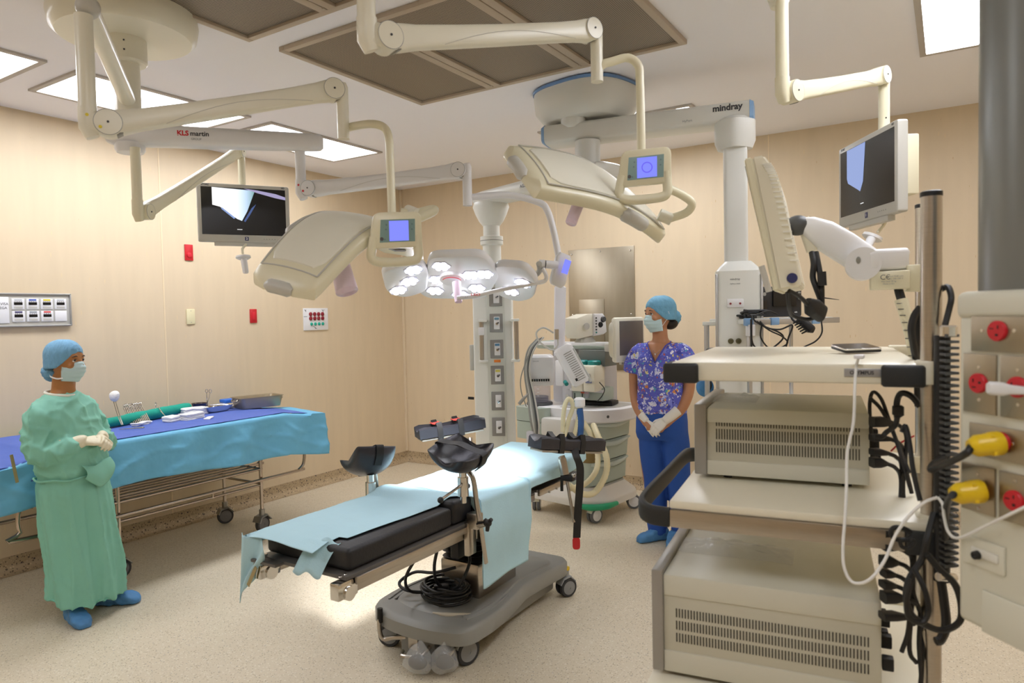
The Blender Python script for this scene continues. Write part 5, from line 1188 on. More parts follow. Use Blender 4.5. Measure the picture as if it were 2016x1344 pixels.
for z, xo in ((.395, NX-.02), (.395, FX-.02)):
    tt('bumper_rail', [(xo, 1.80, .62), (xo, 1.72, .56), (xo, 1.72, .44), (xo, 1.80, z), (xo, 3.52, z), (xo, 3.63, z+.01), (xo, 3.68, z+.06), (xo, 3.68, .60), (xo, 3.60, .66)], .012, 4)
tt('rail', [(NX-.05, 1.85, .350), (NX-.05, Y1, .350)], .009); 
for y in (2.26, Y1-.01):
    for z in (.47, .36): tt('cross_rail', [(NX-.05, y, z), (FX, y, z)], .009)
for i in range(5): tt('shelf_bar', [(NX-.12-.075*i, 2.26, .475), (NX-.12-.075*i, Y1, .475)], .007)
tt('clip', [(NX-.045, 2.9, .345), (NX-.045, 2.9, .40)], .006)
tt('push_loop', [(NX-.06, 1.80, .56), (NX-.06, 1.70, .58), (NX-.06, 1.66, .68), (NX-.06, 1.70, .78), (NX-.06, 1.80, .80)], .014, 4)
tt('push_loop', [(FX+.04, 1.80, .56), (FX+.04, 1.70, .58), (FX+.04, 1.66, .68), (FX+.04, 1.70, .78), (FX+.04, 1.80, .80)], .014, 4)
tt('push_bar', [(NX-.06, 1.66, .66), (FX+.04, 1.66, .66)], .009)
bm = nb(); box(bm, (-4.515, 2.66, .862), (.78, 1.60, .02), .004); obj('top_plate', bm, STEEL, t)
# drapes
XC = -4.515
def trol(hw, ya, yb, z, hl, hr, he, n1, seed, amp, endflare=0):
    Ls = hw; r = .015
    def f(u, v):
        y = ya+(yb-ya)*v; s = -(hw+hl(y))+(2*hw+hl(y)+hr(y))*u; a = abs(s); sg = 1 if s > 0 else -1
        if a < Ls: x = a; zz = z
        elif a < Ls+r*PI/2: th = (a-Ls)/r; x = Ls+r*math.sin(th); zz = z-r*(1-math.cos(th))
        else:
            h = a-Ls-r*PI/2; fold = abs(noise.noise(V((y*2.3+h*1.2, h*1.5, seed))))*.03+.012*math.sin(y*15+h*5)+.006*noise.noise(V((y*12, h*12, seed)))
            rd = (1-min(1, abs(noise.noise(V((y*3.5-h*6, h*5+y*1.5, seed+2))))*5))**2*.011+(1-min(1, abs(noise.noise(V((y*6+h*9, h*4, seed+7))))*5))**2*.006
            x = Ls+r+(fold+rd)*min(1, h*9)+.04*h; zz = z-r-h
        wz = .002*noise.noise(V((s*10, y*10, seed)))+.0018
        if a < Ls: zz += wz
        e1 = 1
        yy = y
        e0 = (2.60+.80)-y   # trailing ends sag beyond the plate
        if y > 3.40: zz -= he*(1-math.exp(-(y-3.40)*4))*(.35+.65*abs(s)/(hw+.2))*1.0*(1 if a < Ls+.02 else .5); 
        if y < 1.80: zz -= he*1.1*(1-math.exp(-(1.80-y)*5))*(1 if a < Ls+.02 else .7)
        return V((XC+sg*x, yy, zz))
    bm = nb(); grid(bm, f, n1, 170); return bm
def hr_blue(y): 
    return .265+.040*max(0, y-2.2)+.006*math.sin(y*7)
bm = trol(.395, 1.56, 3.76, .876, lambda y: .25, hr_blue, .07, 90, 3, 1)
o_ = obj('trolley_drape', bm, CLOTHB, None, ang=60); solid(o_, .0015); tag(o_, 'sky blue drape hanging over the front of the instrument trolley', 'drape')
bm = trol(.385, 1.50, 3.62, .8815, lambda y: .10, lambda y: .0-.014+(0 if y > 1.85 else .28*min(1, (1.85-y)*4)), .07, 70, 9, 1)
o_ = obj('trolley_cover', bm, CLOTHD, None, ang=60); solid(o_, .0015); tag(o_, 'royal blue cloth on top of the instrument trolley under the instruments', 'cloth')
bm = nb(); sbar(bm, [V((-4.075,1.617,0.901)), V((-4.070,1.636,0.753))], [(.016, .002)]*2, up=(1, 0, 0)); tag(obj('tape', bm, mat('tan_tape', 'a8986c', .6)), 'brown tape strip on the drape end beside the green-gowned person', 'tape')
ZT = .885
# stainless tray
t = thing('instrument_tray', 'deep stainless steel tray with side handles at the far end of the trolley', 'tray', (-4.62, 3.52, ZT))
TA, TB = V((-4.547,3.349,0.885)), V((-4.472,3.667,0.885))
tu = (TB-TA).normalized(); tl = (TB-TA).length; tn = V((-tu.y, tu.x, 0)); tcx = (TA+TB)/2+tn*.105; tcx.z = 0
def rr(z, k, rad=.035):
    hx, hy = tl/2*k+.008*(k > .95), .105*k
    return [tcx+tu*x+tn*y+Z3*z for x, y in rpoly([(-hx, -hy), (hx, -hy), (hx, hy), (-hx, hy)], rad)]
bm = nb(); loft(bm, [rr(ZT+.002, .92), rr(ZT+.006, .94), rr(ZT+.082, 1.0), rr(ZT+.084, 1.05), rr(ZT+.087, 1.05), rr(ZT+.084, .985), rr(ZT+.012, .90), rr(ZT+.010, .85)]); obj('body', bm, mat('tray_steel', 'b3a68e', .42, .85, var=.15, scale=6), t)
for s_ in (-1, 1):
    q_ = tcx+tu*(s_*(tl/2+.012))+Z3*ZT
    bm = nb(); tube(bm, [q_-tn*.045+Z3*.075-tu*s_*.004, q_-tn*.042+Z3*.060+tu*s_*.012, q_+tn*.042+Z3*.060+tu*s_*.012, q_+tn*.045+Z3*.075-tu*s_*.004], .005, 8, 3); obj('handle', bm, STEEL, t)
# kidney dish
t = thing('kidney_dish', 'kidney-shaped steel dish with a rolled rim in front of the deep tray', 'dish', (-4.62, 3.20, ZT))
def kid(z, k, w_=.048):
    P_ = []
    for i in range(40):
        a_ = 2*PI*i/40; y = .115*math.cos(a_)*k; x = w_*math.sin(a_)*k+.035*(1-(y/.115)**2)*-1
        P_.append(V((-4.62+x, 3.20+y, z+.003)))
    return P_
bm = nb(); loft(bm, [kid(ZT, .70), kid(ZT+.01, .82), kid(ZT+.042, 1), kid(ZT+.045, 1.04), kid(ZT+.042, .98), kid(ZT+.012, .8), kid(ZT+.006, .6)]); obj('body', bm, CHROME, t)
t = thing('steel_bowl', 'small round steel bowl behind the white gauze, beside the upright scissors', 'bowl', (-4.82, 3.17, ZT))
bm = nb(); lathe(bm, [(.025, 0), (.045, .02), (.055, .055), (.058, .058), (.053, .055), (.042, .022), (.0, .006)], (-4.82, 3.17, ZT+.004), n=28); obj('body', bm, mat('bowl_dark', '6c6262', .2, 1), t)
def scissors(label, p, q, up=V((1, 0, 0)), op=.02, name='forceps', k_=1.0):
    p = V(p); q = V(q); d = (q-p); L = d.length; d.normalize(); s = d.cross(V(up)).normalized(); t = thing(name, label, 'surgical instrument', p) if label else thing(name, '', 'surgical instrument', p)
    for k in (-1, 1):
        bm = nb(); pts = [p+s*k*op, p+d*L*.25+s*k*op*.8, p+d*L*.62+s*k*.002, p+d*L*.8-s*k*.003, q-s*k*.001]
        tube(bm, pts, [x*k_ for x in (.0028, .0026, .0030, .0026, .0014)], 6, 3); 
        c = p-d*.012+s*k*(op+.002); tube(bm, [c+(d*math.cos(a_)*1.2+s*math.sin(a_))*.011 for a_ in [2*PI*i/12 for i in range(13)]], .0026*k_, 6); obj('half', bm, CHROME, t)
    return t
scissors('pair of long-handled steel scissors standing upright beside the small steel bowl', (-4.80, 3.235, ZT+.135), (-4.80, 3.22, ZT+.02), (1, 0, 0), .014, 'scissors')
# row of forceps resting on the green roll
for i in range(12):
    y = i/11
    tt_ = scissors('', (-4.785-.010*y, 2.585+.125*y, ZT+.098+.002*(i % 3)), (-4.62+.07*y, 2.53+.10*y, ZT+.010), (0, 1, .2), .0065, k_=1.25)
    tt_['label'] = 'one of the twelve clamps laid side by side over the green roll'; tt_['group'] = 'row of steel clamps on the green roll'
scissors('long clamp lying across the green roll with its tip in gauze, right of the row', (-4.76, 2.80, ZT+.085), (-4.56, 2.75, ZT+.02), (0, 1, .2), .012)
scissors('clamp lying flat on the blue cloth just beside the gowned sleeve', (-4.40, 2.47, ZT+.006), (-4.46, 2.37, ZT+.006), Z3, .012)
# rolled green towel
bm = nb(); P_ = [V((-4.60, 2.32, ZT+.034)), V((-4.64, 2.48, ZT+.036)), V((-4.70, 2.68, ZT+.038)), V((-4.76, 2.88, ZT+.040)), V((-4.82, 3.08, ZT+.040))]
tube(bm, P_, [.030, .034, .037, .038, .034], 20, 6)
for v in bm.verts: v.co += V((0, 0, 1))*0+V((noise.noise(v.co*16), 0, noise.noise(v.co*16+V((5, 5, 5)))))*.007
tag(obj('rolled_towel', bm, GREENC), 'long rolled green towel lying under the row of clamps', 'towel')
def gauze(label, c, s, rot, seed, n=4):
    t = thing('gauze_stack', label, 'gauze', (c[0], c[1], ZT), rot)
    for k in range(n):
        bm = nb(); box(bm, (random.uniform(-.006, .006), random.uniform(-.006, .006), s[2]*(k+.5)/n), (s[0], s[1], s[2]/n*1.1), s[2]/n*.45, seg=3)
        bmesh.ops.subdivide_edges(bm, edges=bm.edges[:], cuts=2, use_grid_fill=True)
        for v in bm.verts: v.co += V((noise.noise(v.co*22+V((seed, k, 0))), noise.noise(v.co*22+V((k, seed, 3))), noise.noise(v.co*18+V((seed, k, 7)))*.9))*.008
        obj('fold', bm, GAUZE, t, local=True, ang=80)
gauze('flat stack of white gauze in the middle of the trolley, layers showing', (-4.49, 2.89), (.085, .17, .042), .25, 3, 4)
gauze('crumpled white gauze bundle left of the layered stack', (-4.51, 2.75), (.075, .10, .036), .3, 8, 2)
gauze('larger white gauze pad behind the layered stack near the bowl', (-4.70, 3.05), (.11, .17, .048), -.2, 12, 3)
gauze('thin white gauze folded under the tips of the clamp row', (-4.555, 2.575), (.045, .15, .020), .35, 20, 2)
gauze('single off-white swab lying alone on the blue cloth', (-4.385, 2.945), (.05, .06, .010), .5, 25, 1)
t = thing('sponge_stick', 'white round sponge on an upright steel holder beside the gowned arm', 'surgical instrument', (-4.56, 2.40, ZT))
bm = nb(); ell(bm, V((-4.600,2.424,1.090)), (.030, .028, .036)); 
for v in bm.verts: v.co += V((1, 1, 1))*noise.noise(v.co*30)*.005
obj('sponge', bm, GAUZE, t)
for k in (-1, 1):
    bm = nb(); tube(bm, [V((-4.600,2.423,1.063))+V((0, .006*k, 0)), V((-4.570,2.432,0.964))+V((0, .006*k, 0)), V((-4.540,2.436,0.906))+V((0, .004*k, .0))], .003, 6, 3); obj('shaft', bm, STEEL, t)
# papers / wrapped packs behind the tray
t = thing('wrapped_pack', 'flat white and pale blue wrapped pack lying left of the deep tray', 'pack', (-4.80, 3.36, ZT))
bm = nb(); box(bm, (-4.79, 3.34, ZT+.012), (.16, .13, .016), .003, rot=M.Rotation(.2, 3, 'Z')); obj('pack', bm, mat('pack_white', 'd6d9e8', .6), t)
bm = nb(); box(bm, (-4.80, 3.34, ZT+.026), (.13, .11, .010), .003, rot=M.Rotation(-.1, 3, 'Z')); obj('upper_pack', bm, mat('pack_lilac', 'b6b9d6', .6), t)
bm = nb(); box(bm, (-4.86, 3.50, ZT+.045), (.09, .20, .028), .006, rot=M.Rotation(-.1, 3, 'Z'))
tag(obj('folded_cloth', bm, mat('bright_blue_cloth', '2f6fd0', .6, bump=.2)), 'bright blue folded cloth pack behind the deep tray', 'cloth')
# ------------------------------------------------------------------ foreground endoscopy cart
KO = V((-.58, 1.647, 0)); KU = V((-.99, -.141, 0)); KV = V((-.141, .99, 0))
K = lambda u, v, z: KO+KU*u+KV*v+Z3*z
RK = M((KU, KV, Z3)).transposed()
def kb(name, u0, u1, v0, v1, z0, z1, m, par, bev=.004, seg=2, label=None):
    bm = nb(); box(bm, K((u0+u1)/2, (v0+v1)/2, (z0+z1)/2), (abs(u1-u0), v1-v0, z1-z0), bev, rot=RK, seg=seg); return obj(name, bm, m, par, label=label)
CARTW = mat('cart_cream', 'ebe5d0', .3, var=.02); BUMP = mat('bumper_black', '232526', .55, var=.06)
t = CT = thing('equipment_cart', 'cream shelved equipment cart with black corner bumpers in the right foreground', 'equipment cart', K(-.27, .36, 0))
Z1_, Z2_, Z3_ = 1.4377, 1.104, .648
kb('shelf', 0, -.54, 0, .74, Z1_-.046, Z1_, CARTW, CT, .008)
for u in (-.025, -.50):
    for v in (.03, .71): kb('corner_bumper', u-.042, u+.042, v-.045, v+.045, Z1_-.051, Z1_-.003, BUMP, CT, .007, 3)
kb('name_plate', -.385, -.46, -.003, .0, Z1_-.030, Z1_-.012, mat('plate_silver', 'a9abb0', .3, .6), CT, .001)
text('lettering', 'OLYMPUS', .011, K(-.42, -.0038, Z1_-.021), -KU, Z3, INK, CT, bold=.0003)
kb('shelf', 0, -.56, -.04, .74, Z2_-.020, Z2_, CARTW, CT, .005)
kb('side_rail', -.002, -.50, -.045, -.030, Z2_-.064, Z2_-.021, STEEL, CT, .003); kb('side_rail', -.50, -.56, -.048, -.028, Z2_-.070, Z2_-.018, BUMP, CT, .006, label='black rail end')
kb('side_rail', -.002, -.56, .73, .745, Z2_-.064, Z2_-.021, STEEL, CT, .003)
bm = nb(); P_ = [K(.0, -.036, Z2_-.042), K(.045, -.034, Z2_-.040), K(.075, .0, Z2_-.035), K(.082, .08, Z2_-.03), K(.082, .35, Z2_-.03), K(.082, .62, Z2_-.03), K(.07, .70, Z2_-.035), K(.03, .735, Z2_-.04), K(.0, .737, Z2_-.042)]
sbar(bm, cr(P_, 4), (.020, .048), e=3.5); obj('front_handle', bm, BUMP, CT)
kb('shelf', .06, -.60, -.05, .74, Z3_-.03, Z3_, CARTW, CT, .006)
kb('shelf', .02, -.60, -.05, .74, .20, .24, CARTW, CT, .006)
for i, (v, zt, uu) in enumerate(((.02, 1.796, -.555), (.70, 1.856, -.617))):
    bm = nb(); cyl(bm, K(uu, v, .16), K(uu, v, zt), .0205, n=32); po = obj('pole', bm, STEEL, CT)
    bm = nb(); lathe(bm, [(.0215, -.002), (.0215, .008), (.018, .010), (0, .010)], K(uu, v, zt), n=32); obj('end_cap', bm, BLACK, po)
    for z in (Z1_, Z2_, Z3_+.01):
        kb('pole_clamp', -.525, uu-.027, v-.024, v+.026, z-.046, z+.006, CARTW, CT, .006)
for u in (-.05, -.55):
    for v in (.05, .65): q = K(u, v, 0); caster(CT, (q.x, q.y), r=.055, w_=.024, yaw=.4, top=.05)
# consoles
CONS = mat('console_warm_grey', 'c9c6b4', .42, var=.03); CONL = mat('console_light', 'd6d4c4', .4, var=.02); PLT = mat('console_front_grey', 'a3a09a', .35, .3)
SLOT = mat('slot_dark', '4a463c', .7)
def console(label, u0, u1, v0, v1, z0, z1, nsl, us, ue, rows, plate_u):
    t = thing('video_console', label, 'electronic device', K((u0+u1)/2, (v0+v1)/2, z0))
    h = z1-z0
    kb('case', u0, u1, v0+.004, v1-.004, z0, z1-.004, CONS, t, .003)
    kb('cover', u0, u1, v0, v1, z1-h*.22, z1, CONL, t, .005)
    kb('bottom_band', u0, u1, v0, v1, z0, z0+h*.22, CONL, t, .003)
    kb('front_frame', u0, plate_u, v0-.006, v1+.006, z0-.0, z1+.010, PLT, t, .004)
    bm = nb(); d = (ue-us)/(nsl-1)
    for (za, zb) in rows:
        for i in range(nsl): box(bm, K(us+d*i, v0+.0042, (za+zb)/2), (abs(d)*.42, .003, zb-za), rot=RK)
    o_ = obj('vent_slots', bm, SLOT, t, smooth=False); o_['kind'] = 'stuff'
    for i in range(5):
        kb('rear_connector', u1-.004, u1-.028, v0+.04+.05*i, v0+.065+.05*i, z0+h*(.3+.12*(i % 3)), z0+h*(.42+.12*(i % 3)), BLACK, t, .003)
    for uu in (u0-.05, u1+.05):
        for vv in (v0+.04, v1-.04):
            bm = nb(); cyl(bm, K(uu, vv, z0-.012), K(uu, vv, z0+.002), .012, n=12); obj('foot', bm, BLACK, t)
    return t
za, zb = 1.116, 1.298
console('grey video console with three rows of vent slots on the middle cart shelf', -.052, -.447, .215, .60, za, zb, 51, -.078, -.424, [(za+.062+.0355*i, za+.062+.0355*i+.028) for i in range(3)], -.020)
za, zb = .660, .906
console('larger grey video console on the lowest visible cart shelf, vent slots facing the camera', (.026), -.458, -.0, .53, za, zb, 60, -.006, -.432, [(za+.078+.031*i, za+.078+.031*i+.022) for i in range(3)], .054)
# clear wrapping on the consoles
def film(name, label, c, s, seed, amp):
    bm = nb(); grid(bm, lambda a, b: K(c[0]+s[0]*(a-.5), c[1]+s[1]*(b-.5), c[2]+amp*(.6+abs(noise.noise(V((a*5, b*4, seed))))*1.6)*(1-abs(2*a-1)**4)*(1-abs(2*b-1)**4)+.001), 26, 18)
    return tag(obj(name, bm, FILM, None, ang=80), label, 'plastic film')
film('plastic_film', 'crumpled clear plastic wrap on the upper video console', (-.10, .42, 1.299), (.14, .16), 3, .010)
film('plastic_film', 'clear plastic sleeve lying on the lower video console', (-.12, .24, .907), (.30, .13), 6, .016)
# phone and its cable
p0, p1, p2, p3 = V((-0.292,2.211,1.438)), V((-0.186,2.311,1.438)), V((-0.147,1.930,1.438)), V((-0.230,1.852,1.438))
PC = (p0+p1+p2+p3)/4; px_ = ((p1+p2)-(p0+p3)).normalized(); py_ = V((-px_.y, px_.x, 0)); py_ = (py_+Z3*.17).normalized(); PC = PC+Z3*.008
t = thing('smartphone', 'dark smartphone with silver rim lying on the top cart shelf, white cable plugged in', 'phone', PC)
L_ = .112; W_ = .066
bm = nb(); prism(bm, rpoly([(-L_/2, -W_/2), (L_/2, -W_/2), (L_/2, W_/2), (-L_/2, W_/2)], .010), PC+Z3*.0005, px_, py_, .0065, .002); obj('back', bm, BLACKG, t)
bm = nb(); prism(bm, rpoly([(-L_/2, -W_/2), (L_/2, -W_/2), (L_/2, W_/2), (-L_/2, W_/2)], .010), PC+Z3*.0072, px_, py_, .0042, .001); obj('rim', bm, CHROME, t)
bm = nb(); prism(bm, rpoly([(-L_/2+.003, -W_/2+.003), (L_/2-.003, -W_/2+.003), (L_/2-.003, W_/2-.003), (-L_/2+.003, W_/2-.003)], .008), PC+Z3*.0115, px_, py_, .0006); obj('screen', bm, mat('phone_glass', '3a2c26', .12), t)
CB = V((-0.168,1.685,1.449))
t = thing('charger_cable', 'white charger cable hanging from the phone in a long loop to the right edge', 'cable', CB)
bm = nb(); box(bm, CB+V((0, .012, .004)), (.020, .034, .009), .003); obj('connector', bm, COOL, t)
bm = nb(); tube(bm, [CB+V((0, 0, .003)), V((-0.175,1.706,1.429)), V((-0.173,1.658,1.391)), V((-0.174,1.642,1.316)), V((-0.185,1.632,1.251)), V((-0.184,1.606,1.180)), V((-0.184,1.580,1.122)), V((-0.186,1.565,1.072)), V((-0.183,1.553,1.028)), V((-0.167,1.550,1.000)), V((-0.137,1.546,1.011)), V((-0.111,1.564,1.048)), V((-0.092,1.578,1.099)), V((-0.068,1.583,1.142)), V((-0.041,1.578,1.174)), V((-0.019,1.581,1.186))], .0032, 10, 5)
tube(bm, [V((-0.019,1.581,1.186)), V((-0.011,1.574,1.175)), V((-0.008,1.551,1.156)), V((-0.002,1.518,1.139)), V((0.009,1.490,1.136)), V((0.024,1.464,1.149)), V((0.049,1.434,1.176)), V((0.076,1.393,1.208)), V((0.113,1.359,1.245))], .0027, 10, 5); obj('lead', bm, mat('cable_white', 'efefec', .4), t)
# monitor on the cart arm
t = thing('cart_monitor', 'cream bulky flat screen on an articulated arm above the cart, seen edge-on', 'monitor', V((-0.389,1.953,1.776)))
def side(nm, pts, v0, v1, m, bev, par, label=None):
    bm = nb(); loft(bm, [[p+KV*q for p in pts] for q in (v0, v1)])
    if bev: bmesh.ops.bevel(bm, geom=bm.edges[:], offset=bev, segments=3, affect='EDGES')
    return obj(nm, bm, m, par, label=label)
D0 = 1.85
side('bezel', [V((-0.465,1.913,1.963)), V((-0.447,1.925,1.969)), V((-0.384,1.949,1.612)), V((-0.398,1.940,1.608))], 0, .40, WARM, .004, t)
hs_ = side('housing', [V((-0.447,1.925,1.969)), V((-0.420,1.942,1.974)), V((-0.401,1.953,1.945)), V((-0.386,1.961,1.911)), V((-0.364,1.970,1.790)), V((-0.333,1.982,1.628)), V((-0.337,1.979,1.620)), V((-0.384,1.949,1.612))], .004, .396, CARTW, .005, t)
side('screen', [V((-0.464,1.913,1.947)), V((-0.462,1.915,1.948)), V((-0.399,1.940,1.622)), V((-0.401,1.938,1.622))], .02, .38, BLACKG, 0, t)
VP_ = [V((-0.404,1.945,1.953)), V((-0.385,1.956,1.907)), V((-0.362,1.965,1.801)), V((-0.333,1.977,1.652))]
VP_ = cr(VP_, 8)
for i in range(22):
    p = VP_[i+1]
    bm = nb(); box(bm, p-KU*.0-V((.010, .004, 0)), (.022, .006, .0035), rot=M((KU, KV, Z3)).transposed()); obj('vent_slat', bm, mat('slat_white', 'f3f1e6', .5), hs_, smooth=False)
bm = nb(); lathe(bm, [(.0135, 0), (.0135, .003), (0, .003)], V((-0.354,1.964,1.643)), -KV, 24); obj('round_cover', bm, NAVY, t, label='navy round cover')
bm = nb(); sbar(bm, [V((-0.422,1.916,1.677)), V((-0.405,1.924,1.608))], [(.016, .022)]*2, up=KV); obj('side_bracket', bm, GREYL, t)
c = V((-0.349,2.215,1.767))
bm = nb(); ell(bm, V((-0.380,2.197,1.807)), (.036, .03, .030)); obj('pivot_joint', bm, GREYD, t)
bm = nb(); sbar(bm, [V((-0.367,2.218,1.829)), V((-0.354,2.224,1.791)), V((-0.346,2.226,1.730))], [(.05, .03), (.05, .05), (.05, .03)], up=KU); obj('pivot_yoke', bm, CARTW, t)
bm = nb(); sbar(bm, [V((-0.375,2.200,1.815)), V((-0.355,2.212,1.804)), V((-0.315,2.224,1.777)), V((-0.264,2.244,1.740)), V((-0.206,2.266,1.694))], [(.05, .03), (.07, .06), (.075, .085), (.075, .088), (.07, .085)], e=3.5); obj('arm', bm, COOL, t)
bm = nb(); cyl(bm, V((-0.212,2.238,1.685))-KV*.045, V((-0.212,2.238,1.685))+KV*.05, .046, n=32); obj('arm_joint', bm, COOL, t)
bm = nb(); ell(bm, V((-0.218,2.188,1.695)), (.006, .004, .010)); obj('bolt_cover', bm, GREYM, t)
bm = nb(); sbar(bm, [V((-0.194,2.237,1.670)), V((-0.182,2.244,1.653))], [(.07, .030), (.07, .018)], e=3); obj('joint_gap', bm, GREYM, t)
bm = nb(); sbar(bm, [V((-0.205,2.219,1.694)), V((-0.193,2.227,1.694)), V((-0.116,2.276,1.696)), V((-0.114,2.277,1.695))], [(.06, .05), (.075, .062), (.075, .062), (.06, .05)], e=5); obj('swivel_block', bm, COOL, t)
bm = nb(); box(bm, V((-0.145,2.243,1.636)), (.098, .07, .052), .005, rot=RK); mt_ = obj('mount_block', bm, WARM, t)
bm = nb(); box(bm, V((-0.087,2.279,1.640)), (.040, .075, .075), .004, rot=RK); obj('pole_bracket', bm, WARM, t)
fr_ = -KV
text('lettering', 'C', .020, V((-0.157,2.186,1.643)), -KU, Z3, INK, mt_); text('lettering', '\u20ac', .019, V((-0.145,2.193,1.643)), -KU, Z3, INK, mt_)
for i in range(4): 
    text('lettering', ('mod 5500 arm', 'AC 100-240 V', 'Max load 18 kg', 'Made in EU')[i], .006, V((-0.126,2.203,1.646))-Z3*(.007*i)+KU*(0 if i < 2 else .018), -KU, Z3, INKF, mt_)
bm = nb(); 
for k in (0, 1): tube(bm, [V((-0.125,2.231,1.609)), V((-0.121,2.221,1.592)), V((-0.114,2.212,1.571))], .008, 8, 3) if k else tube(bm, [V((-0.118,2.235,1.609)), V((-0.112,2.226,1.588)), V((-0.107,2.217,1.568))], .008, 8, 3)
obj('cable_pair', bm, BLACK, t)
bm = nb(); P_ = cr([V((-0.114,2.213,1.580)), V((-0.103,2.206,1.537)), V((-0.091,2.199,1.481)), V((-0.081,2.191,1.419))], 8); tube(bm, P_, [.0175-.004*i/len(P_) for i in range(len(P_))], 16); sl_ = obj('spiral_sleeve', bm, WARM, t)
for i in range(8):
    p = P_[2+i*3]; bm = nb(); box(bm, p+V((-.006, -.0155, 0)), (.014, .003, .0022)); obj('sleeve_slit', bm, GREYD, sl_, smooth=False)
# black cables around the pole and consoles
def bc(label, pts, r): return cable('cable', label, pts, r, k=6)
bc('thick black cable falling behind the hanging arm cables of the cart screen', [V((-0.336,2.161,1.722)), V((-0.328,2.141,1.687)), V((-0.330,2.138,1.651)), V((-0.321,2.131,1.622)), V((-0.309,2.137,1.585))], .0085)
bc('thick black cable beside the first one, ending at the ferrite sleeve', [V((-0.326,2.168,1.722)), V((-0.316,2.149,1.680)), V((-0.308,2.140,1.628)), V((-0.307,2.138,1.571))], .0085)
bm = nb(); sbar(bm, [V((-0.306,2.130,1.664)), V((-0.304,2.130,1.625))], [(.024, .024)]*2, up=KV, e=4); tag(obj('ferrite_sleeve', bm, BLACK), 'black ferrite sleeve on the cables hanging from the cart screen arm', 'cable sleeve')
bc('black cable curving from the hanging bundle to the cart screen underside', [V((-0.368,1.994,1.611)), V((-0.346,2.031,1.593)), V((-0.325,2.102,1.557)), V((-0.315,2.120,1.542)), V((-0.339,2.104,1.531)), V((-0.374,2.071,1.544)), V((-0.372,2.014,1.572)), V((-0.370,1.993,1.607))], .006)
bm = nb(); sbar(bm, [V((-0.334,2.074,1.583)), V((-0.324,2.092,1.565)), V((-0.305,2.126,1.545))], [(.02, .02), (.045, .05), (.03, .05)], e=3); tag(obj('cable_knot', bm, BLACK), 'thick knot of black cables in front of the black video box', 'cable')
bc('black cable arching left of the steel pole above the top shelf', [V((-0.057,1.857,1.558)), V((-0.069,1.849,1.538)), V((-0.074,1.844,1.506)), V((-0.069,1.868,1.458)), V((-0.065,1.905,1.419)), V((-0.062,1.902,1.323))], .0085)
bc('second black cable close to the steel pole above the top shelf', [V((-0.058,1.880,1.550)), V((-0.062,1.876,1.517)), V((-0.063,1.908,1.443)), V((-0.059,1.907,1.371))], .008)
bc('black cable looping right of the steel pole beside the socket column', [V((-0.016,1.766,1.596)), V((-0.003,1.751,1.600)), V((0.003,1.730,1.578)), V((-0.001,1.726,1.552)), V((-0.008,1.720,1.520))], .0065)
bc('black cable rising behind the upper console into a tall loop', [V((-0.164,1.929,1.238)), V((-0.168,1.928,1.314)), V((-0.161,1.929,1.350)), V((-0.141,1.912,1.336)), V((-0.123,1.914,1.281)), V((-0.101,1.867,1.229)), V((-0.078,1.820,1.180))], .0045)
bc('black cable with long diagonal run behind the upper console', [V((-0.166,1.908,1.339)), V((-0.141,1.912,1.310)), V((-0.113,1.865,1.264)), V((-0.094,1.837,1.210)), V((-0.076,1.820,1.145))], .0045)
bc('black cable bending over beside the ferrite block under the top shelf', [V((-0.102,1.818,1.305)), V((-0.102,1.819,1.343)), V((-0.092,1.803,1.364)), V((-0.072,1.792,1.359)), V((-0.055,1.790,1.337))], .007)
bm = nb(); sbar(bm, [V((-0.100,1.820,1.334)), V((-0.100,1.820,1.331)), V((-0.100,1.819,1.312)), V((-0.101,1.818,1.308))], [(.016, .016), (.024, .024), (.024, .024), (.014, .014)], up=KV, e=4); tag(obj('ferrite_block', bm, BLACK), 'black ferrite block on a cable just under the top cart shelf', 'cable sleeve')
bc('black cable falling from the ferrite block to the middle shelf', [V((-0.101,1.818,1.308)), V((-0.106,1.814,1.287)), V((-0.124,1.826,1.269)), V((-0.134,1.819,1.258)), V((-0.149,1.809,1.261))], .006)
bc('thin grey cable curving down left of the steel pole', [V((-0.087,1.708,1.290)), V((-0.080,1.713,1.303)), V((-0.072,1.693,1.272)), V((-0.065,1.672,1.222)), V((-0.057,1.663,1.182)), V((-0.051,1.654,1.158))], .005)
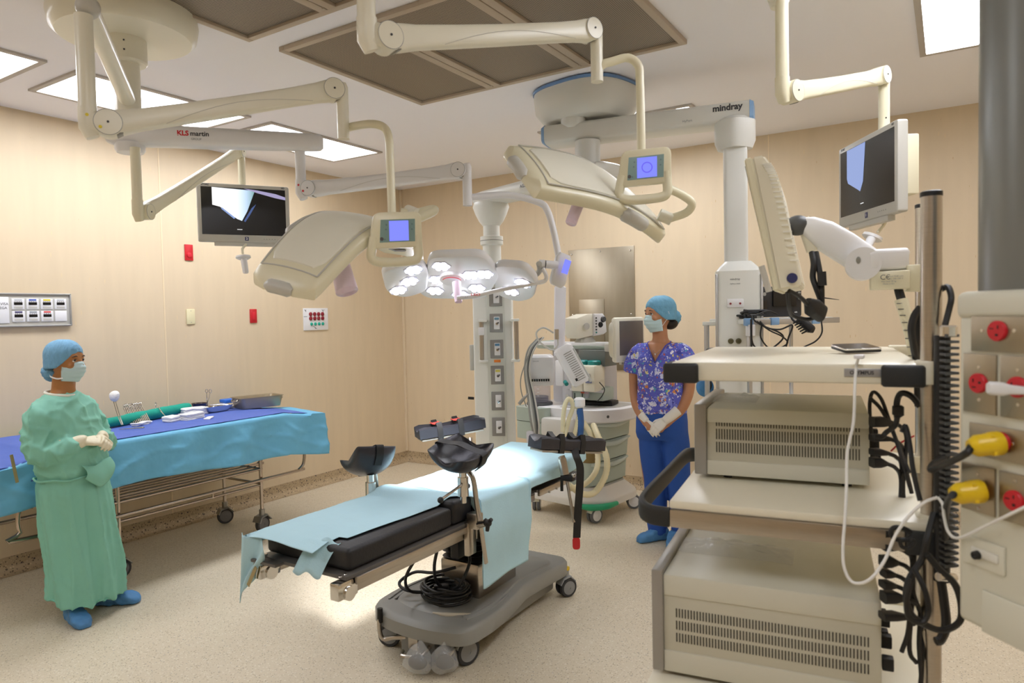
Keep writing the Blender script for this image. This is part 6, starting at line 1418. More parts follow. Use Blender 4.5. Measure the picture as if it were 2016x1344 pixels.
for i, (x0, y0, x1, y1) in enumerate(((1716, 830, 1760, 840), (1716, 862, 1755, 868), (1716, 890, 1750, 905), (1716, 910, 1748, 922), (1738, 1048, 1768, 1060), (1738, 1075, 1765, 1085), (1736, 1105, 1766, 1110), (1738, 1128, 1760, 1130), (1736, 1150, 1762, 1152), (1738, 1175, 1780, 1185), (1736, 1212, 1785, 1222))):
    d0 = 1.62 if i < 4 else 1.50
    a_ = [V((-0.157,1.853,1.287)), V((-0.157,1.851,1.249)), V((-0.157,1.850,1.215)), V((-0.157,1.849,1.190)), V((-0.121,1.677,1.074)), V((-0.121,1.676,1.044)), V((-0.123,1.673,1.012)), V((-0.121,1.673,0.986)), V((-0.123,1.671,0.962)), V((-0.121,1.671,0.935)), V((-0.123,1.668,0.894))][i]
    dx = V((.846, .533, 0)); ln = (x1-x0)*.00115
    t = thing('cable_plug', 'black plug in the back of the %s console, %s' % (('upper', 'lower')[i > 3], ('topmost', 'second from its top', 'third from its top', 'lowest', 'highest', 'second down', 'third down', 'fourth down', 'fifth down', 'sixth down', 'bottom one')[i]), 'plug', a_)
    hh = .024 if i % 3 == 0 else .016
    bm = nb(); sbar(bm, [a_, a_+dx*ln*.5, a_+dx*ln-Z3*.004], [(.030, hh), (.030, hh), (.012, .010)], e=5); obj('body', bm, BLACK, t)
    e = a_+dx*ln-Z3*.004
    bm = nb(); tube(bm, [e, e+dx*.02-Z3*.01, e+dx*.035-Z3*.04+KV*.02, e+dx*.03-Z3*(.10+.02*(i % 3)), e+dx*(.045-.01*(i % 4))-Z3*.17], .0048, 8, 5); obj('lead', bm, BLACK, t)
bc('black cable making a small loop above the lower console plugs', [V((-0.066,1.618,1.099)), V((-0.078,1.611,1.107)), V((-0.094,1.601,1.110)), V((-0.101,1.596,1.100)), V((-0.094,1.600,1.087)), V((-0.076,1.611,1.084)), V((-0.064,1.619,1.091))], .005)
bc('black cable curling under the rail end of the middle shelf', [V((-0.085,1.582,1.096)), V((-0.081,1.584,1.078)), V((-0.068,1.592,1.073)), V((-0.059,1.598,1.085)), V((-0.064,1.596,1.091))], .004)
bc('long black cable bulging left of the pole foot', [V((-0.027,1.668,1.131)), V((-0.038,1.635,1.086)), V((-0.047,1.628,1.044)), V((-0.069,1.612,1.003)), V((-0.074,1.607,0.962)), V((-0.060,1.614,0.925)), V((-0.016,1.641,0.898)), V((0.017,1.639,0.922)), V((0.021,1.643,0.958)), V((0.010,1.638,0.999)), V((-0.016,1.623,1.030)), V((-0.038,1.611,1.061))], .0068)
bc('black cable wrapping low around the pole in a wide bight', [V((-0.059,1.596,1.031)), V((-0.041,1.582,0.998)), V((-0.034,1.584,0.958)), V((-0.045,1.576,0.933)), V((-0.067,1.563,0.943)), V((-0.071,1.562,0.979)), V((-0.063,1.569,1.019))], .0055)
bc('thick black cable dropping steeply right of the pole foot', [V((-0.016,1.680,1.001)), V((-0.009,1.671,0.952)), V((-0.005,1.671,0.899)), V((-0.014,1.664,0.870)), V((-0.023,1.658,0.866))], .009)
bc('thin red cable crossing behind the black plugs', [V((-0.121,1.920,1.208)), V((-0.102,1.932,1.227)), V((-0.073,1.952,1.244))], .0022)
bpy.data.objects[C.objects[-1].name].data.materials[0] = RED
# black ribbed cable duct and its steel post, between pole and socket column
t = thing('cable_duct', 'black ribbed cable guide standing between the steel pole and the socket column', 'cable guide', V((-0.003,1.669,1.355)))
DU = V((-0.002,1.665,1.251)); DX = V((.846, .533, 0)); DN = V((.533, -.846, 0)); RDU = M((DX, -DN, Z3)).transposed()
z0 = V((-0.002,1.655,1.017))[2]; z1 = V((-0.003,1.676,1.500))[2]
bm = nb(); cyl(bm, V((DU.x, DU.y, z0-.03))-DN*.02, V((DU.x, DU.y, z1))-DN*.02, .015, n=16); obj('core', bm, BLACK, t)
n_ = 38
for i in range(n_):
    z = z1-(z1-z0)*i/n_
    bm = nb(); prism(bm, [(-.014, -.0035), (.010, -.002), (.010, .002), (-.014, .0035)], V((DU.x, DU.y, z))+DN*.010, DX, Z3, .004); box(bm, V((DU.x, DU.y, z))+DX*.002, (.028, .022, .0055), .001, rot=RDU); obj('rib', bm, GREYD, t)
bm = nb(); lathe(bm, [(.0165, -.022), (.0165, -.003), (.013, 0), (0, 0)], V((DU.x, DU.y, V((-0.001,1.678,1.521))[2])), n=24); obj('steel_cap', bm, CHROME, t)
bm = nb(); cyl(bm, V((-0.018,1.621,1.015)), V((0.009,1.661,1.005)), .0085, n=14); obj('steel_pin', bm, CHROME, t)

# ------------------------------------------------------------------ socket column and grey drop tube (foreground right)
FE = V((.7071, -.7071, 0)); FN = V((-.7071, -.7071, 0)); FO = V((0.018,1.491,1.561)); FO.z = 0
RF = M((FE, -FN, Z3)).transposed()
t = BT = thing('supply_boom', 'cream socket column under a thick grey drop tube at the right edge', 'supply column', FO+FE*.17+Z3*.98)
COLW = mat('column_cream', 'd9d7c6', .35, var=.02)
def fb(name, e0, e1, z0, z1, n0, n1, m, par=BT, bev=.004, seg=2, label=None):
    bm = nb(); box(bm, FO+FE*((e0+e1)/2)+FN*((n0+n1)/2)+Z3*((z0+z1)/2), (e1-e0, abs(n1-n0), z1-z0), bev, rot=RF, seg=seg); return obj(name, bm, m, par, label=label)
fb('housing', -.008, .36, .985, 1.545, -.24, 0, COLW, bev=.012, seg=3)
fb('top_cover', -.012, .365, 1.535, 1.585, -.245, .004, COLW, bev=.014, seg=4)
bm = nb(); q = V((0.134,1.540,1.826)); cyl(bm, (q.x, q.y, 1.585), (q.x, q.y, ZC), .090, n=64); obj('drop_tube', bm, mat('tube_grey_paint', '7d7f7c', .32, .35, var=.05, stretch=(6, 6, .3)), BT)
def fz(p): p = V(p)-FO; return p.dot(FE), p.z
SOCK = mat('socket_red', 'c81e2c', .35)
def outlet(e0, e1, z0, z1, socks, rot=0, m=STEELD, scr=()):
    pl = fb('outlet_plate', e0, e1, z0, z1, 0, .0045, m, bev=.0012)
    for (e, z) in socks:
        o = FO+FE*e+Z3*z+FN*.0045; bm = nb(); lathe(bm, [(.0175, 0), (.0175, .004), (.016, .006), (0, .006)], o, FN, 28); sk = obj('socket', bm, SOCK, BT)
        for k, (a_, b_, w_, h_) in enumerate(((-.006, .006, .007, .0018), (.006, .005, .002, .006), (0, -.007, .005, .004))):
            c_, s_ = math.cos(rot), math.sin(rot); bm = nb(); box(bm, o+FE*(a_*c_-b_*s_)+Z3*(a_*s_+b_*c_)+FN*.0062, (w_, .001, h_), rot=RF); obj('slot', bm, BLACK, sk, smooth=False)
    for (e, z) in scr:
        bm = nb(); lathe(bm, [(.0035, 0), (.003, .0012), (0, .0012)], FO+FE*e+Z3*z+FN*.0045, FN, 12); obj('screw', bm, CHROME, BT)
def E_(p): return fz(p)
a = E_(V((0.035,1.474,1.541))); b = E_(V((0.036,1.473,1.480))); s = E_(V((0.073,1.436,1.516))); s1 = E_(V((0.051,1.458,1.516))); s2 = E_(V((0.094,1.415,1.517)))
outlet(a[0], a[0]+.13, b[1], a[1], [s], .3, scr=(s1, s2, (a[0]+.105, s1[1])))
a = E_(V((0.024,1.485,1.475))); b = E_(V((0.070,1.439,1.371))); s = E_(V((0.047,1.462,1.424))); s1 = E_(V((0.047,1.462,1.452))); s2 = E_(V((0.047,1.461,1.395)))
outlet(a[0], b[0], b[1], a[1], [s], 1.8, scr=(s1, s2)); w_ = b[0]-a[0]
outlet(b[0]+.008, b[0]+.008+w_, b[1], a[1], [(s[0]+w_+.008, s[1])], 1.8, scr=((s1[0]+w_+.008, s1[1]), (s2[0]+w_+.008, s2[1])))
a3 = E_(V((0.033,1.476,1.353))); b3 = E_(V((0.035,1.474,1.296)))
outlet(a3[0], a3[0]+.13, b3[1], a3[1], [E_(V((0.078,1.431,1.328)))], 0, scr=(E_(V((0.092,1.417,1.328))),))
a4 = E_(V((0.022,1.487,1.279))); b4 = E_(V((0.069,1.440,1.195)))
outlet(a4[0], b4[0], b4[1], a4[1], [E_(V((0.048,1.461,1.232)))], 0, scr=(E_(V((0.046,1.463,1.263))), E_(V((0.047,1.462,1.203))))); w_ = b4[0]-a4[0]
outlet(b4[0]+.008, b4[0]+.008+w_, b4[1], a4[1], [E_(V((0.095,1.413,1.234)))], .5, scr=(E_(V((0.096,1.413,1.266))),))
for (p, q) in ((V((0.018,1.490,1.479)), V((0.018,1.490,1.478))),): pass
a5 = E_(V((0.024,1.484,1.148))); b5 = E_(V((0.082,1.427,1.098)))
fb('blank_plate', a5[0], b5[0], b5[1], a5[1], 0, .004, COLW, bev=.002); fb('inner_plate', a5[0]+.018, b5[0]-.010, b5[1]+.018, a5[1]-.016, .004, .007, mat('inner_plate_white', 'dfddd2', .4), bev=.002)
s = E_(V((0.047,1.461,1.120))); bm = nb(); lathe(bm, [(.008, 0), (.007, .008), (.004, .009), (0, .005)], FO+FE*s[0]+Z3*s[1]+FN*.007, FN, 16); obj('jack', bm, BLACK, BT)
a6 = E_(V((0.051,1.458,1.060))); b6 = E_(V((0.105,1.404,1.021)))
fb('blank_plate', a6[0], b6[0]+.03, a6[1]-.075, a6[1], 0, .004, COLW, bev=.002)
# yellow plugs and white charger
def yplug(label, c, d, leadpts):
    c = V(c); d = V(d).normalized(); t = thing('power_plug', label, 'plug', c)
    bm = nb(); tube(bm, [c, c+d*.004, c+d*.018, c+d*.022, c+d*.040, c+d*.044, c+d*.052], [.0185, .0205, .0205, .0185, .0185, .016, .011], 22); obj('body', bm, YELLOW, t)
    bm = nb(); s_, t_, _ = frame(d)
    for k in range(4):
        o_ = c+d*.018+(s_*math.cos(k*1.57+.7)+t_*math.sin(k*1.57+.7))*.0195; box(bm, o_, (.006, .006, .006), .001)
    o_ = obj('clamp_lug', bm, YELLOW, t); o_['kind'] = 'stuff'
    bm = nb(); tube(bm, [c+d*.048]+[V(p) for p in leadpts], .0062, 10, 6); obj('lead', bm, BLACK, t)
yplug('upper yellow power plug in the red socket, black lead looping left', V((0.075,1.420,1.328)), V((-.80, -.35, -.12)), [V((0.026,1.390,1.313)), V((0.012,1.439,1.292)), V((-0.015,1.515,1.260)), V((-0.030,1.541,1.247)), V((-0.026,1.579,1.252)), V((-0.008,1.615,1.260))])
yplug('lower yellow power plug in the red socket, short black lead', V((0.050,1.444,1.238)), V((-.80, -.35, -.12)), [V((0.005,1.409,1.233)), V((-0.001,1.522,1.196)), V((-0.006,1.588,1.154)), V((-0.007,1.631,1.091))])
t = thing('usb_charger', 'white rounded charger sticking out of the middle red socket', 'charger', V((0.080,1.358,1.426)))
bm = nb(); sbar(bm, [V((0.053,1.365,1.425)), V((0.057,1.367,1.425)), V((0.072,1.376,1.423)), V((0.083,1.383,1.422)), V((0.112,1.389,1.420))], [(.012, .016), (.018, .022), (.018, .022), (.016, .016), (.012, .012)], e=3.5); obj('body', bm, COOL, t)
# ------------------------------------------------------------------ people
def hand(sgn, curl=.5, spread=.10, s=1.0):
    """hand at the origin: fingers along +x, back of the hand +z, thumb on the sgn*y side"""
    bm = nb(); rings = []
    for x, w_, h_ in ((-.02, .050, .036), (.0, .050, .034), (.03, .064, .034), (.06, .078, .031), (.085, .080, .026), (.095, .074, .020)):
        rings.append([V((x, a*w_/2, b*h_/2)) for a, b in [se(2*PI*i/16, 2.6) for i in range(16)]])
    loft(bm, rings)
    for k, (y, L, r) in enumerate(((.030, .066, .0088), (.010, .075, .0092), (-.010, .070, .0088), (-.029, .055, .0078))):
        y *= sgn; p = V((.085, y, .0)); P_ = [V((.060, y*.9, 0)), p]; a = .15; seg = (L*.46, L*.32, L*.25)
        for q, l in enumerate(seg):
            a += curl*(.75, 1.0, .7)[q]; p = p+V((math.cos(a), spread*y*8*math.cos(a), -math.sin(a))).normalized()*l; P_.append(p)
        tube(bm, P_, [r*1.05, r*1.05, r, r*.92, r*.7], 10)
        ell(bm, P_[-1], (r*.72, r*.72, r*.72), n=8, m=6)
    P_ = [V((.015, .020*sgn, -.004)), V((.035, .036*sgn, -.008)), V((.060, .052*sgn, -.014)), V((.082, .056*sgn, -.022))]
    tube(bm, P_, [.014, .0125, .0105, .0085], 10); ell(bm, P_[-1], (.0085, .0085, .0085), n=8, m=6)
    if s != 1: bmesh.ops.scale(bm, vec=(s, s, s), verts=bm.verts)
    return bm
def place(bm, o, d, up):
    d = V(d).normalized(); up = V(up); up = (up-d*up.dot(d)).normalized(); y = up.cross(d)
    m = M((d, y, up)).transposed().to_4x4(); m.translation = V(o); bmesh.ops.transform(bm, matrix=m, verts=bm.verts); return bm
def merge(dst, src):
    me = bpy.data.meshes.new('t'); src.to_mesh(me); src.free(); dst.from_mesh(me); bpy.data.meshes.remove(me)
def ring_(c, rx, ry, n=48, e=2.3, tx=0, ty=0):
    return [V((c[0]+rx*x, c[1]+ry*y, c[2]+tx*rx*x+ty*ry*y)) for x, y in [se(2*PI*i/n, e) for i in range(n)]]
def head_mesh(bm, c, R_, s=1.0):
    """head looking along local +x; c = centre of skull"""
    P = lambda x, y, z: V(c)+R_ @ (V((x, y, z))*s)
    rings = []
    for z, xc, rx, ry in ((-.125, .030, .018, .016), (-.120, .032, .034, .028), (-.105, .026, .052, .044), (-.080, .014, .068, .056), (-.050, .006, .080, .063), (-.020, .002, .088, .070), (.015, -.002, .093, .074), (.050, -.006, .093, .075), (.080, -.010, .084, .068), (.105, -.014, .060, .050), (.118, -.016, .028, .024)):
        rings.append([P(xc+rx*x, ry*y, z) for x, y in [se(2*PI*i/32, 2.15) for i in range(32)]])
    loft(bm, rings)
    tube(bm, [P(.086, 0, .022), P(.096, 0, -.002), P(.108, 0, -.024), P(.096, 0, -.034)], [.007*s, .0085*s, .0125*s, .008*s], 10)   # nose
    for k in (-1, 1):
        ell(bm, P(.097, .0095*k, -.028), (.009*s, .007*s, .007*s), n=8, m=6)
        tube(bm, [P(.078, .012*k, .030), P(.086, .028*k, .034), P(.076, .050*k, .026)], [.006*s, .009*s, .006*s], 8)     # brow ridge
        ell(bm, P(.066, .044*k, -.022), (.022*s, .018*s, .018*s), n=10, m=8)     # cheek
        ell(bm, P(-.010, .073*k, -.012), (.016*s, .008*s, .030*s), n=12, m=8)   # ear
    tube(bm, [P(.082, -.022, -.062), P(.094, 0, -.062), P(.082, .022, -.062)], [.005*s, .0085*s, .005*s], 8)
    tube(bm, [P(.080, -.018, -.073), P(.090, 0, -.074), P(.080, .018, -.073)], [.005*s, .0085*s, .005*s], 8)
def face_parts(t, c, R_, s, lookY=0.0, capc=CAPM, masktie=False, strap_ear=False, hairm=HAIR, bun=None):
    P = lambda x, y, z: V(c)+R_ @ (V((x, y, z))*s)
    fx = R_ @ V((1, 0, 0)); fy = R_ @ V((0, 1, 0)); fz = R_ @ V((0, 0, 1))
    for k in (-1, 1):
        e0 = P(.0735, .032*k, .008)
        bm = nb(); ell(bm, e0, (.0125*s,)*3, n=16, m=12); ey = obj('eye', bm, EYEW, t)
        d = (fx*1.0+fy*(lookY+.05*k)).normalized(); bm = nb(); ell(bm, e0+d*.0075*s, (.0066*s,)*3, n=12, m=8); obj('iris', bm, EYED, ey)
        bm = nb(); tube(bm, [P(.0815, .019*k, .0095), P(.0885, .031*k, .0165), P(.0790, .047*k, .0085)], [.0012*s, .0022*s, .0012*s], 6, 3); obj('eyelash', bm, HAIR, ey)
        bm = nb(); tube(bm, [P(.0865, .016*k, .029), P(.091, .031*k, .036), P(.079, .053*k, .029)], [.0018*s, .0032*s, .0012*s], 8, 4); obj('eyebrow', bm, HAIR, t)
    # mask: pleated sheet over nose and chin
    bm = nb()
    def mf(u, v):
        a_ = (u-.5)*2; z = -.004-.118*v; w_ = .070-.014*abs(v-.45); 
        x = .083+.040*math.sin(PI*min(1, v*1.02)**.75)*(1-abs(a_)**2.2*.9)-.060*abs(a_)**2.3-.012*v
        if v < .25: x += .012*(1-abs(a_)**.9)*(1-v*4)*.6
        x += .0022*math.sin(v*PI*9)*(1-abs(a_)**3)
        return P(x, a_*w_*(1.0-.06*v), z+.010*(1-abs(a_))*(1-v)+.012*abs(a_)*(v-.3))
    grid(bm, mf, 24, 36); o_ = obj('face_mask', bm, MASK, t, ang=80); solid(o_, .0016)
    for k in (-1, 1):
        if masktie:
            for pts in ([P(.028, .072*k, .0), P(.0, .082*k, .018), P(-.045, .079*k, .040), P(-.088, .05*k, .055)], [P(.030, .066*k, -.095), P(.0, .076*k, -.098), P(-.045, .070*k, -.088), P(-.080, .04*k, -.080)]):
                P2 = cr(pts, 5); bm = nb(); loft(bm, [[p+fz*.0045*s, p+fy*k*.0015+fz*.0045*s, p+fy*k*.0015-fz*.0045*s, p-fz*.0045*s] for p in P2]); obj('mask_tie', bm, COOL, t)
        else:
            bm = nb(); tube(bm, [P(.030, .070*k, -.006), P(.005, .080*k, .018), P(-.022, .084*k, .020), P(-.028, .084*k, -.01), P(-.010, .082*k, -.035), P(.032, .066*k, -.090)], .0017, 6, 5); obj('ear_loop', bm, COOL, t)
    # hair rim under the cap
    bm = nb(); rings = []
    for z, x0_, ry in ((-.045, -.055, .062), (0.0, -.035, .0745), (.035, -.028, .0775), (.065, -.020, .075)):
        rings.append([P(x0_+(.068 if x > 0 else .062)*x*(1 if x < 0 else (.55+.9*max(0, z*12)*.5)), ry*1.02*y, z) for x, y in [se(2*PI*i/28, 2.1) for i in range(28)]])
    loft(bm, rings); ell(bm, P(-.020, 0, .062), (.090*s, .0765*s, .056*s), rot=R_, n=24, m=12)
    o_ = obj('hair', bm, hairm, t, ang=80)
    # bouffant cap
    bm = nb(); N = 56; rings = []
    for i in range(19):
        ph = -.42*PI/2*1.0+(PI/2+.42*PI/2)*i/18; ring = []
        for j in range(N):
            th = 2*PI*j/N; cx, sy = math.cos(th), math.sin(th)
            rx = .100 if cx > 0 else .112; front = max(0, cx)
            zz = math.sin(ph); rr = math.cos(ph)
            low = -.030-.018*(1-cx)*.5+.088*front**1.5    # hem height: high on the forehead, low at the nape
            z = low+(.132-low)*(i/18)**1.0
            tt = (z+.03)/.165; rad = math.sqrt(max(0, 1-max(0, (z-.045)/.090)**2)) if z > .045 else 1
            if i == 0: rad *= .965
            w_ = 1+.022*math.sin(th*17+math.sin(z*60)*1.5)+.015*noise.noise(V((cx*3, sy*3, z*20)))
            q = max(rad, .04)*w_
            ring.append(P(-.012+rx*cx*q-(.012 if cx < 0 else 0)*1, .086*sy*q, z))
        rings.append(ring)
    loft(bm, rings)
    o_ = obj('bouffant_cap', bm, capc, t, ang=90); 
    if bun:
        bm = nb(); ell(bm, P(*bun[0]), [x*s for x in bun[1]], rot=R_, n=28, m=18)
        for v in bm.verts:
            d = v.co-P(*bun[0]); v.co += d*(.10*noise.noise(v.co*30)+.04*math.sin(math.atan2(d.z, d.y)*13))
        obj('cap_pouch', bm, capc, o_, ang=90)

def person(name, label, loc, rot): return thing(name, label, 'person', loc, rot)
def emitp(name, bm, m, t, vox, post=None, ang=80, label=None):
    b = remesh(bm, vox, post); return obj(name, b, m, t, ang=ang, local=True, label=label)
LP = dict(local=True)
# monkeypatch-free local placement: people are modelled in their own frame
def loc_obj(name, bm, m, t, ang=60, label=None): return obj(name, bm, m, t, ang=ang, local=True, label=label)

# ---- person 1: green gown, hands clasped in front
G = person('person', 'person in green surgical gown, blue cap and mask beside the trolley, gloved hands clasped', (-3.985, 1.83, 0), math.radians(24))
sv_MW = MW[G.name]; MW[G.name] = M.Identity(4)
HR = M.Rotation(math.radians(0), 3, 'Z') @ M.Rotation(math.radians(2), 3, 'Y')
HC = V((.035, 0, 1.368)); hs = .875
bm = nb(); head_mesh(bm, HC, HR, hs)
loft(bm, [ring_((-.005, 0, 1.12), .10, .13, 24), ring_((.000, 0, 1.19), .062, .070, 24), ring_((.008, 0, 1.22), .052, .054, 24), ring_((.018, 0, 1.30), .051, .052, 24)])
loft(bm, [ring_((.03, .03, .62), .09, .11, 32), ring_((.02, .015, .80), .095, .11, 32), ring_((0, 0, 1.0), .095, .115, 32), ring_((0, 0, 1.12), .075, .115, 32), ring_((0, 0, 1.165), .05, .075, 32)])
for k in (-1, 1):
    tube(bm, [V((0, .10*k, 1.12)), V((.0, .15*k*(1 if k > 0 else .88), 1.04)), V((.01, .195*k*(1 if k > 0 else .82), .935)), V((.085, .155*k*(1 if k > 0 else .9), .928)), V((.140, .092*k, .948)), V((.162, .066*k, .953))], [.045, .042, .036, .032, .025, .019], 14, 4)
    tube(bm, [V((.03, .03+.06*k, .70)), V((.045, .04+.075*k, .45)), V((.05, .05+.09*k, .10)), V((.05, .05+.09*k, .07))], [.085, .065, .042, .030], 14, 4)
    fa = -.55 if k < 0 else .35; fo = V((.06, -.06, 0)) if k < 0 else V((.10, .15, 0)); fd = V((math.cos(fa), math.sin(fa), 0))
    tube(bm, [V((.05, .05+.09*k, .09)), fo-fd*.02+Z3*.055, fo+fd*.05+Z3*.035, fo+fd*.12+Z3*.028], [.034, .030, .030, .020], 12, 3)
    ell(bm, (.180, .046*k, .954), (.020, .015, .012), n=12, m=8)
emitp('body', bm, SKIN, G, .0075)
face_parts(G, HC, HR, hs, lookY=-.1, masktie=True, bun=((-.100, .015, -.070), (.068, .066, .058)))
# gown
bm = nb()
prof = [(1.208, -.002, .062, .068), (1.192, -.002, .076, .092), (1.165, 0, .098, .138), (1.12, .0, .120, .165), (1.06, .004, .138, .172), (.98, .012, .150, .170), (.90, .015, .152, .170), (.82, .012, .150, .172), (.76, .008, .146, .172), (.70, .006, .152, .182), (.55, .004, .158, .188), (.40, .0, .163, .193), (.25, -.004, .168, .198), (.14, -.006, .172, .203), (.105, -.006, .171, .203)]
shf = lambda z: max(0, min(1, (1.0-z)/.75))
loft(bm, [ring_((x+.055*shf(z), .050*shf(z), z), rx, ry, 64, 2.25, tx=(-.18 if z < .12 else 0)) for z, x, rx, ry in prof])
for k in (-1, 1):
    e_ = 1 if k > 0 else .80
    tube(bm, [V((0, .09*k, 1.125)), V((.0, .145*k, 1.08)), V((.0, .185*k*e_, 1.01)), V((.01, .212*k*e_, .925)), V((.065, .185*k*e_, .912)), V((.115, .130*k, .932)), V((.145, .090*k, .949))], [.072, .077, .077, .074, .062, .052, .043], 20, 5)
def gown_post(co, n):
    s_ = max(0, min(1, (1.0-co.z)/.75)); cx_, cy_ = co.x-.055*s_, co.y-.05*s_
    th = math.atan2(cy_, cx_); r = math.hypot(cx_, cy_); d = 0
    if co.z < .80 and r > .05:
        f = min(1, (.80-co.z)/.25)
        pl_ = lambda q: 1-2*abs(math.sin(q))**.7; d = f*(.013*pl_(th*4.5+co.z*1.3+.5*math.sin(co.z*4))+.007*pl_(th*7.5-co.z*2.6)+.008*math.sin(th*4+co.z*3))
    w_ = noise.noise(co*9); w2 = noise.noise(V((co.x*16, co.y*16, co.z*7+3)))
    arm = 1 if (co.z > .80 and (abs(co.y) > .17 or co.x > .17)) else (.6 if co.z > .78 else .2)
    rg = lambda v_: (1-min(1, abs(v_)*3.2))**2; d += arm*(.014*rg(w_)+.011*rg(w2)+.008*rg(noise.noise(V((co.x*9+co.z*14, co.y*9, co.z*5-7))))-.008)
    bel = .75+.018*math.sin(th*2)
    if abs(co.z-bel) < .05: d -= .010*(1-abs(co.z-bel)/.05)
    return co+n*d
emitp('gown', bm, GOWN, G, .0085, gown_post, ang=85)
bm = nb(); P_ = ring_((.002, 0, 1.200), .070, .076, 40); P_ = [p+V((0, 0, -.012*(p.x/.07))) for p in P_]; tube(bm, P_+[P_[0], P_[1]], .0085, 8); loc_obj('neck_binding', bm, mat('binding_white', 'e4e2d4', .7), G)
bm = nb()
def flapf(u, v): 
    a_ = -.55+1.25*u; return V((.020+.172*math.cos(a_)+.028*math.sin(v*2.6)+.008*math.sin(u*9), .015+.182*math.sin(a_), .830-.125*v*(.55+.45*math.sin(PI*u))-.01*math.sin(u*6)))
grid(bm, flapf, 24, 12); o_ = loc_obj('gown_flap', bm, GOWN, G, 85); solid(o_, .003)
bm = nb(); P_ = [p for p in ring_((.024, .016, .765), .150, .178, 60)]; tube(bm, [p+V((0, 0, .004*math.sin(i*.7))) for i, p in enumerate(P_)]+[P_[0]], .0055, 6); loc_obj('waist_tie', bm, GOWN, G)
# gloves
for k, (o, d, up, sg, cu) in enumerate((((.158, -.066, .955), (.80, .60, -.06), (.25, -.45, .85), 1, .62), ((.168, .062, .950), (.86, -.50, -.10), (.45, .55, .70), -1, .55))):
    bm = place(hand(sg, cu, s=.92), o, d, up); dd = V(d).normalized(); ks = -1 if k == 0 else 1; tube(bm, [V((.098, .142*ks, .937)), V((.130, .105*ks, .946)), V(o), V(o)+dd*.02], [.043, .040, .034, .028], 16, 3)
    emitp('glove', bm, LATEX, G, .0042)
def shoe(t, x, y, a, s=1.0, m=SHOEC):
    bm = nb(); dx = V((math.cos(a), math.sin(a), 0)); sy = V((-dx.y, dx.x, 0)); rings = []
    for q, w_, h_ in ((-.075, .030, .05), (-.070, .062, .085), (-.03, .078, .100), (.02, .082, .095), (.07, .094, .078), (.12, .100, .062), (.155, .080, .048), (.170, .040, .030)):
        c = V((x, y, 0))+dx*q*s; rings.append([c+sy*(w_*s*a_/2)+Z3*(h_*s*.5*(1+b_)) for a_, b_ in [se(2*PI*i/24, 3) for i in range(24)]])
    loft(bm, rings)
    def post(co, n): 
        q = co+n*(.006*noise.noise(co*38)+.004*math.sin(co.z*110+co.x*70)*min(1, co.z*20)); q.z = max(q.z, .001); return q
    emitp('shoe_cover', bm, m, t, .006, post)
shoe(G, .06, -.06, -.55, .95); shoe(G, .10, .15, .30, .95)
MW[G.name] = sv_MW

# ---- person 2: patterned scrub top
PAT = ramp_mat('patterned_scrub', '5a60c6', [('7d86dc', 14, .50), ('cfd2ee', 17, .50), ('d98e48', 19, .33), ('e2d27a', 24, .32), ('50aebc', 21, .30), ('b8544a', 28, .30), ('eceaf2', 32, .38), ('444aa8', 24, .40)], 0, 0, rough=.75, vscale=9, var=.12, bump=.1, warp=.075)
Wm = person('person', 'person in blue patterned scrub top and royal blue trousers, gloved hands crossed low', (-1.66, 4.52, 0), math.radians(-88))
sv_MW = MW[Wm.name]; MW[Wm.name] = M.Identity(4)
HR = M.Rotation(math.radians(-38), 3, 'Z') @ M.Rotation(math.radians(3), 3, 'Y')
HC = V((.03, 0, 1.545)); hs = .96
bm = nb(); head_mesh(bm, HC, HR, hs)
loft(bm, [ring_((-.005, 0, 1.28), .07, .10, 24), ring_((-.003, 0, 1.345), .056, .065, 24), ring_((.004, 0, 1.39), .049, .050, 24), ring_((.012, -.003, 1.48), .049, .049, 24)])
loft(bm, [ring_((0, 0, .82), .105, .15, 32), ring_((0, 0, .95), .105, .155, 32), ring_((0, 0, 1.08), .095, .135, 32), ring_((0, 0, 1.22), .105, .150, 32), ring_((0, 0, 1.32), .075, .150, 32), ring_((0, 0, 1.365), .045, .07, 32)])
for k in (-1, 1):
    tube(bm, [V((0, .135*k, 1.31)), V((.0, .175*k, 1.22)), V((-.005, .192*k, 1.06)), V((.045, .160*k, .93)), V((.105, .085*k, .835)), V((.125, .050*k, .805))], [.050, .048, .037, .036, .027, .025], 14, 4)
    ell(bm, (.135, .040*k, .79), (.028, .022, .028), n=12, m=8)
    tube(bm, [V((0, .085*k, .88)), V((.0, .09*k, .5)), V((-.01, .04+.085*k, .12)), V((-.01, .04+.085*k, .08))], [.085, .058, .038, .030], 14, 4)
    fa = -.75 if k < 0 else .25; fo = V((.02, -.025, 0)) if k < 0 else V((.07, .095, 0)); fd = V((math.cos(fa), math.sin(fa), 0))
    tube(bm, [V((-.01, .09*k, .09)), fo-fd*.02+Z3*.055, fo+fd*.05+Z3*.035, fo+fd*.12+Z3*.028], [.034, .030, .030, .020], 12, 3)
emitp('body', bm, SKIN2, Wm, .0075)
face_parts(Wm, HC, HR, hs, lookY=.2, capc=mat('teal_blue_cap', '6aa2c0', .7, var=.2, scale=26, bump=.5, bscale=45), bun=((-.125, -.01, -.028), (.052, .060, .058)))
bm = nb(); ell(bm, HC+HR @ V((-.095, -.01, -.060)), (.055, .055, .05), n=20, m=12); loc_obj('hair', bm, HAIR, Wm)
bm = nb()
for k in (-1,):
    for kk in (-1, 1): ell(bm, HC+HR @ V((-.008, .0775*kk, -.036)), (.0035, .0035, .0035), n=8, m=6)
o_ = loc_obj('earrings', bm, CHROME, Wm); o_['kind'] = 'stuff'
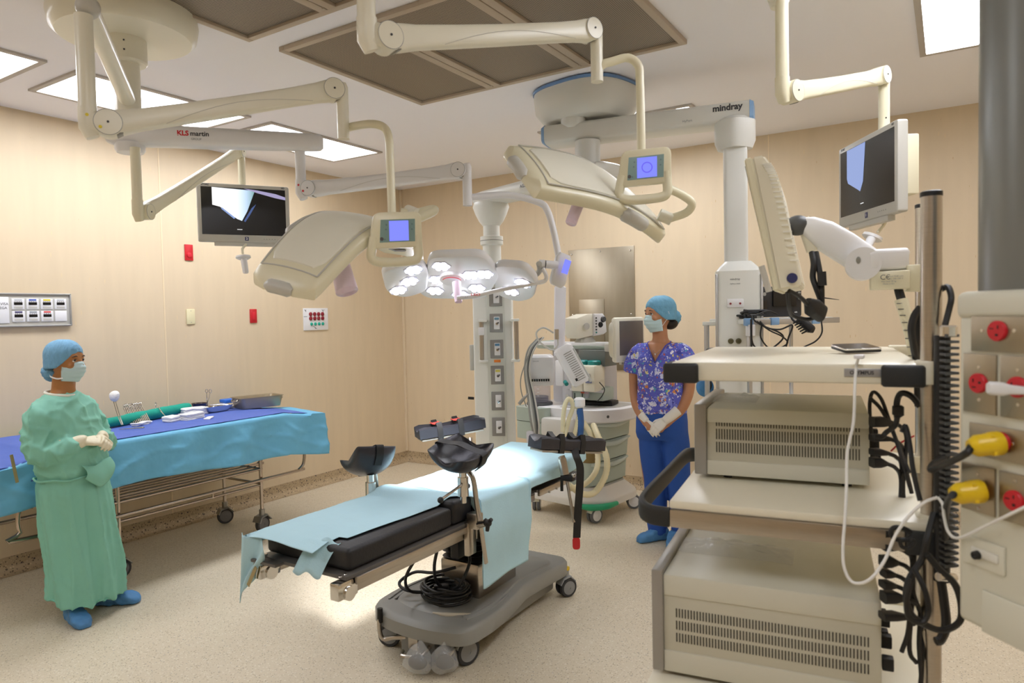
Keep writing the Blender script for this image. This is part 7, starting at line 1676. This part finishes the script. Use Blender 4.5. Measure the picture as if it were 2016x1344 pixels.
# scrub top with V neck
bm = nb()
prof = [(1.365, -.012, .050, .080), (1.345, -.008, .068, .118), (1.31, -.003, .088, .148), (1.25, .004, .108, .160), (1.15, .008, .120, .156), (1.05, .006, .114, .152), (.95, .004, .122, .164), (.895, .004, .128, .172), (.880, .004, .129, .173)]
loft(bm, [ring_((x, 0, z), rx, ry, 56, 2.3) for z, x, rx, ry in prof])
for k in (-1, 1):
    tube(bm, [V((0, .09*k, 1.315)), V((0, .150*k, 1.275)), V((.0, .186*k, 1.215)), V((-.003, .202*k, 1.150))], [.056, .068, .067, .066], 20, 5)
def top_post(co, n):
    d = .006*noise.noise(co*11)+.006*math.sin(math.atan2(co.y, co.x)*7+co.z*4)*max(0, min(1, (1.2-co.z)*3))
    return co+n*d
b = remesh(bm, .0075, top_post)
# cut the V opening at the neck
dele = [f_ for f_ in b.faces if (lambda c: c.x > .0 and c.z > 1.22 and abs(c.y) < (c.z-1.215)*.50 and c.z < 1.36)(f_.calc_center_median()) or f_.calc_center_median().z > 1.352]
bmesh.ops.delete(b, geom=dele, context='FACES')
o_ = obj('scrub_top', b, PAT, Wm, ang=85, local=True)
bm = nb()
for k in (-1, 1):
    tube(bm, [V((.125, .002*k, 1.222)), V((.115, .030*k, 1.275)), V((.082, .062*k, 1.335)), V((.03, .078*k, 1.356)), V((-.03, .06*k, 1.362))], .005, 8, 4)
o_ = loc_obj('neck_band', bm, mat('band_blue', '4448a8', .7), Wm)
bm = nb()
def nk(u, v):      # skin of the chest shows inside the V
    z = 1.225+.13*v; y = (u-.5)*2*(z-1.205)*.52; return V((.100-.050*v*v+.012*(1-abs(u-.5)*2), y, z))
grid(bm, nk, 10, 10); o_ = loc_obj('neckline_skin', bm, SKIN2, Wm); solid(o_, .003)
bm = nb(); tube(bm, [V((.02, .055, 1.362)), V((.075, .032, 1.32)), V((.108, 0, 1.285)), V((.075, -.032, 1.32)), V((.02, -.055, 1.362))], .0012, 6, 5); ell(bm, (.112, 0, 1.280), (.004, .006, .007), n=10, m=6); loc_obj('necklace', bm, CHROME, Wm)
# trousers
bm = nb()
loft(bm, [ring_((.002, 0, .90), .120, .168, 48), ring_((.002, 0, .82), .128, .178, 48), ring_((.002, 0, .74), .125, .180, 48), ring_((.002, 0, .70), .105, .170, 48)])
for k in (-1, 1):
    tube(bm, [V((.0, .005+.080*k, .80)), V((.002, .018+.082*k, .66)), V((.004, .03+.083*k, .45)), V((.0, .038+.084*k, .22)), V((-.004, .042+.086*k, .055)), V((-.004, .042+.086*k, .045))], [.090, .091, .080, .072, .068, .064], 24, 5)
def tr_post(co, n): 
    q = co+n*(.008*noise.noise(V((co.x*9, co.y*9, co.z*5)))+.005*math.sin(co.z*26+co.y*20)*max(0, min(1, (.35-co.z)*4))); return q
emitp('trousers', bm, TROUS, Wm, .008, tr_post)
for k, (o, d, up, sg, cu) in enumerate((((.112, -.072, .842), (.35, .66, -.66), (.80, -.1, .55), 1, .30), ((.128, .075, .850), (.42, -.66, -.62), (.85, .1, .5), -1, .34))):
    bm = place(hand(sg, cu, .14, s=.92), o, d, up); dd = V(d).normalized(); tube(bm, [V(o)-dd*(.045 if k == 0 else .10), V(o)-dd*.03, V(o), V(o)+dd*.02], [.036, .033, .029, .027], 16, 3)
    emitp('glove', bm, LATEXW, Wm, .0042)
shoe(Wm, .02, -.025, -.75, .95, SHOEC); shoe(Wm, .07, .095, .25, .92, SHOEC)
MW[Wm.name] = sv_MW
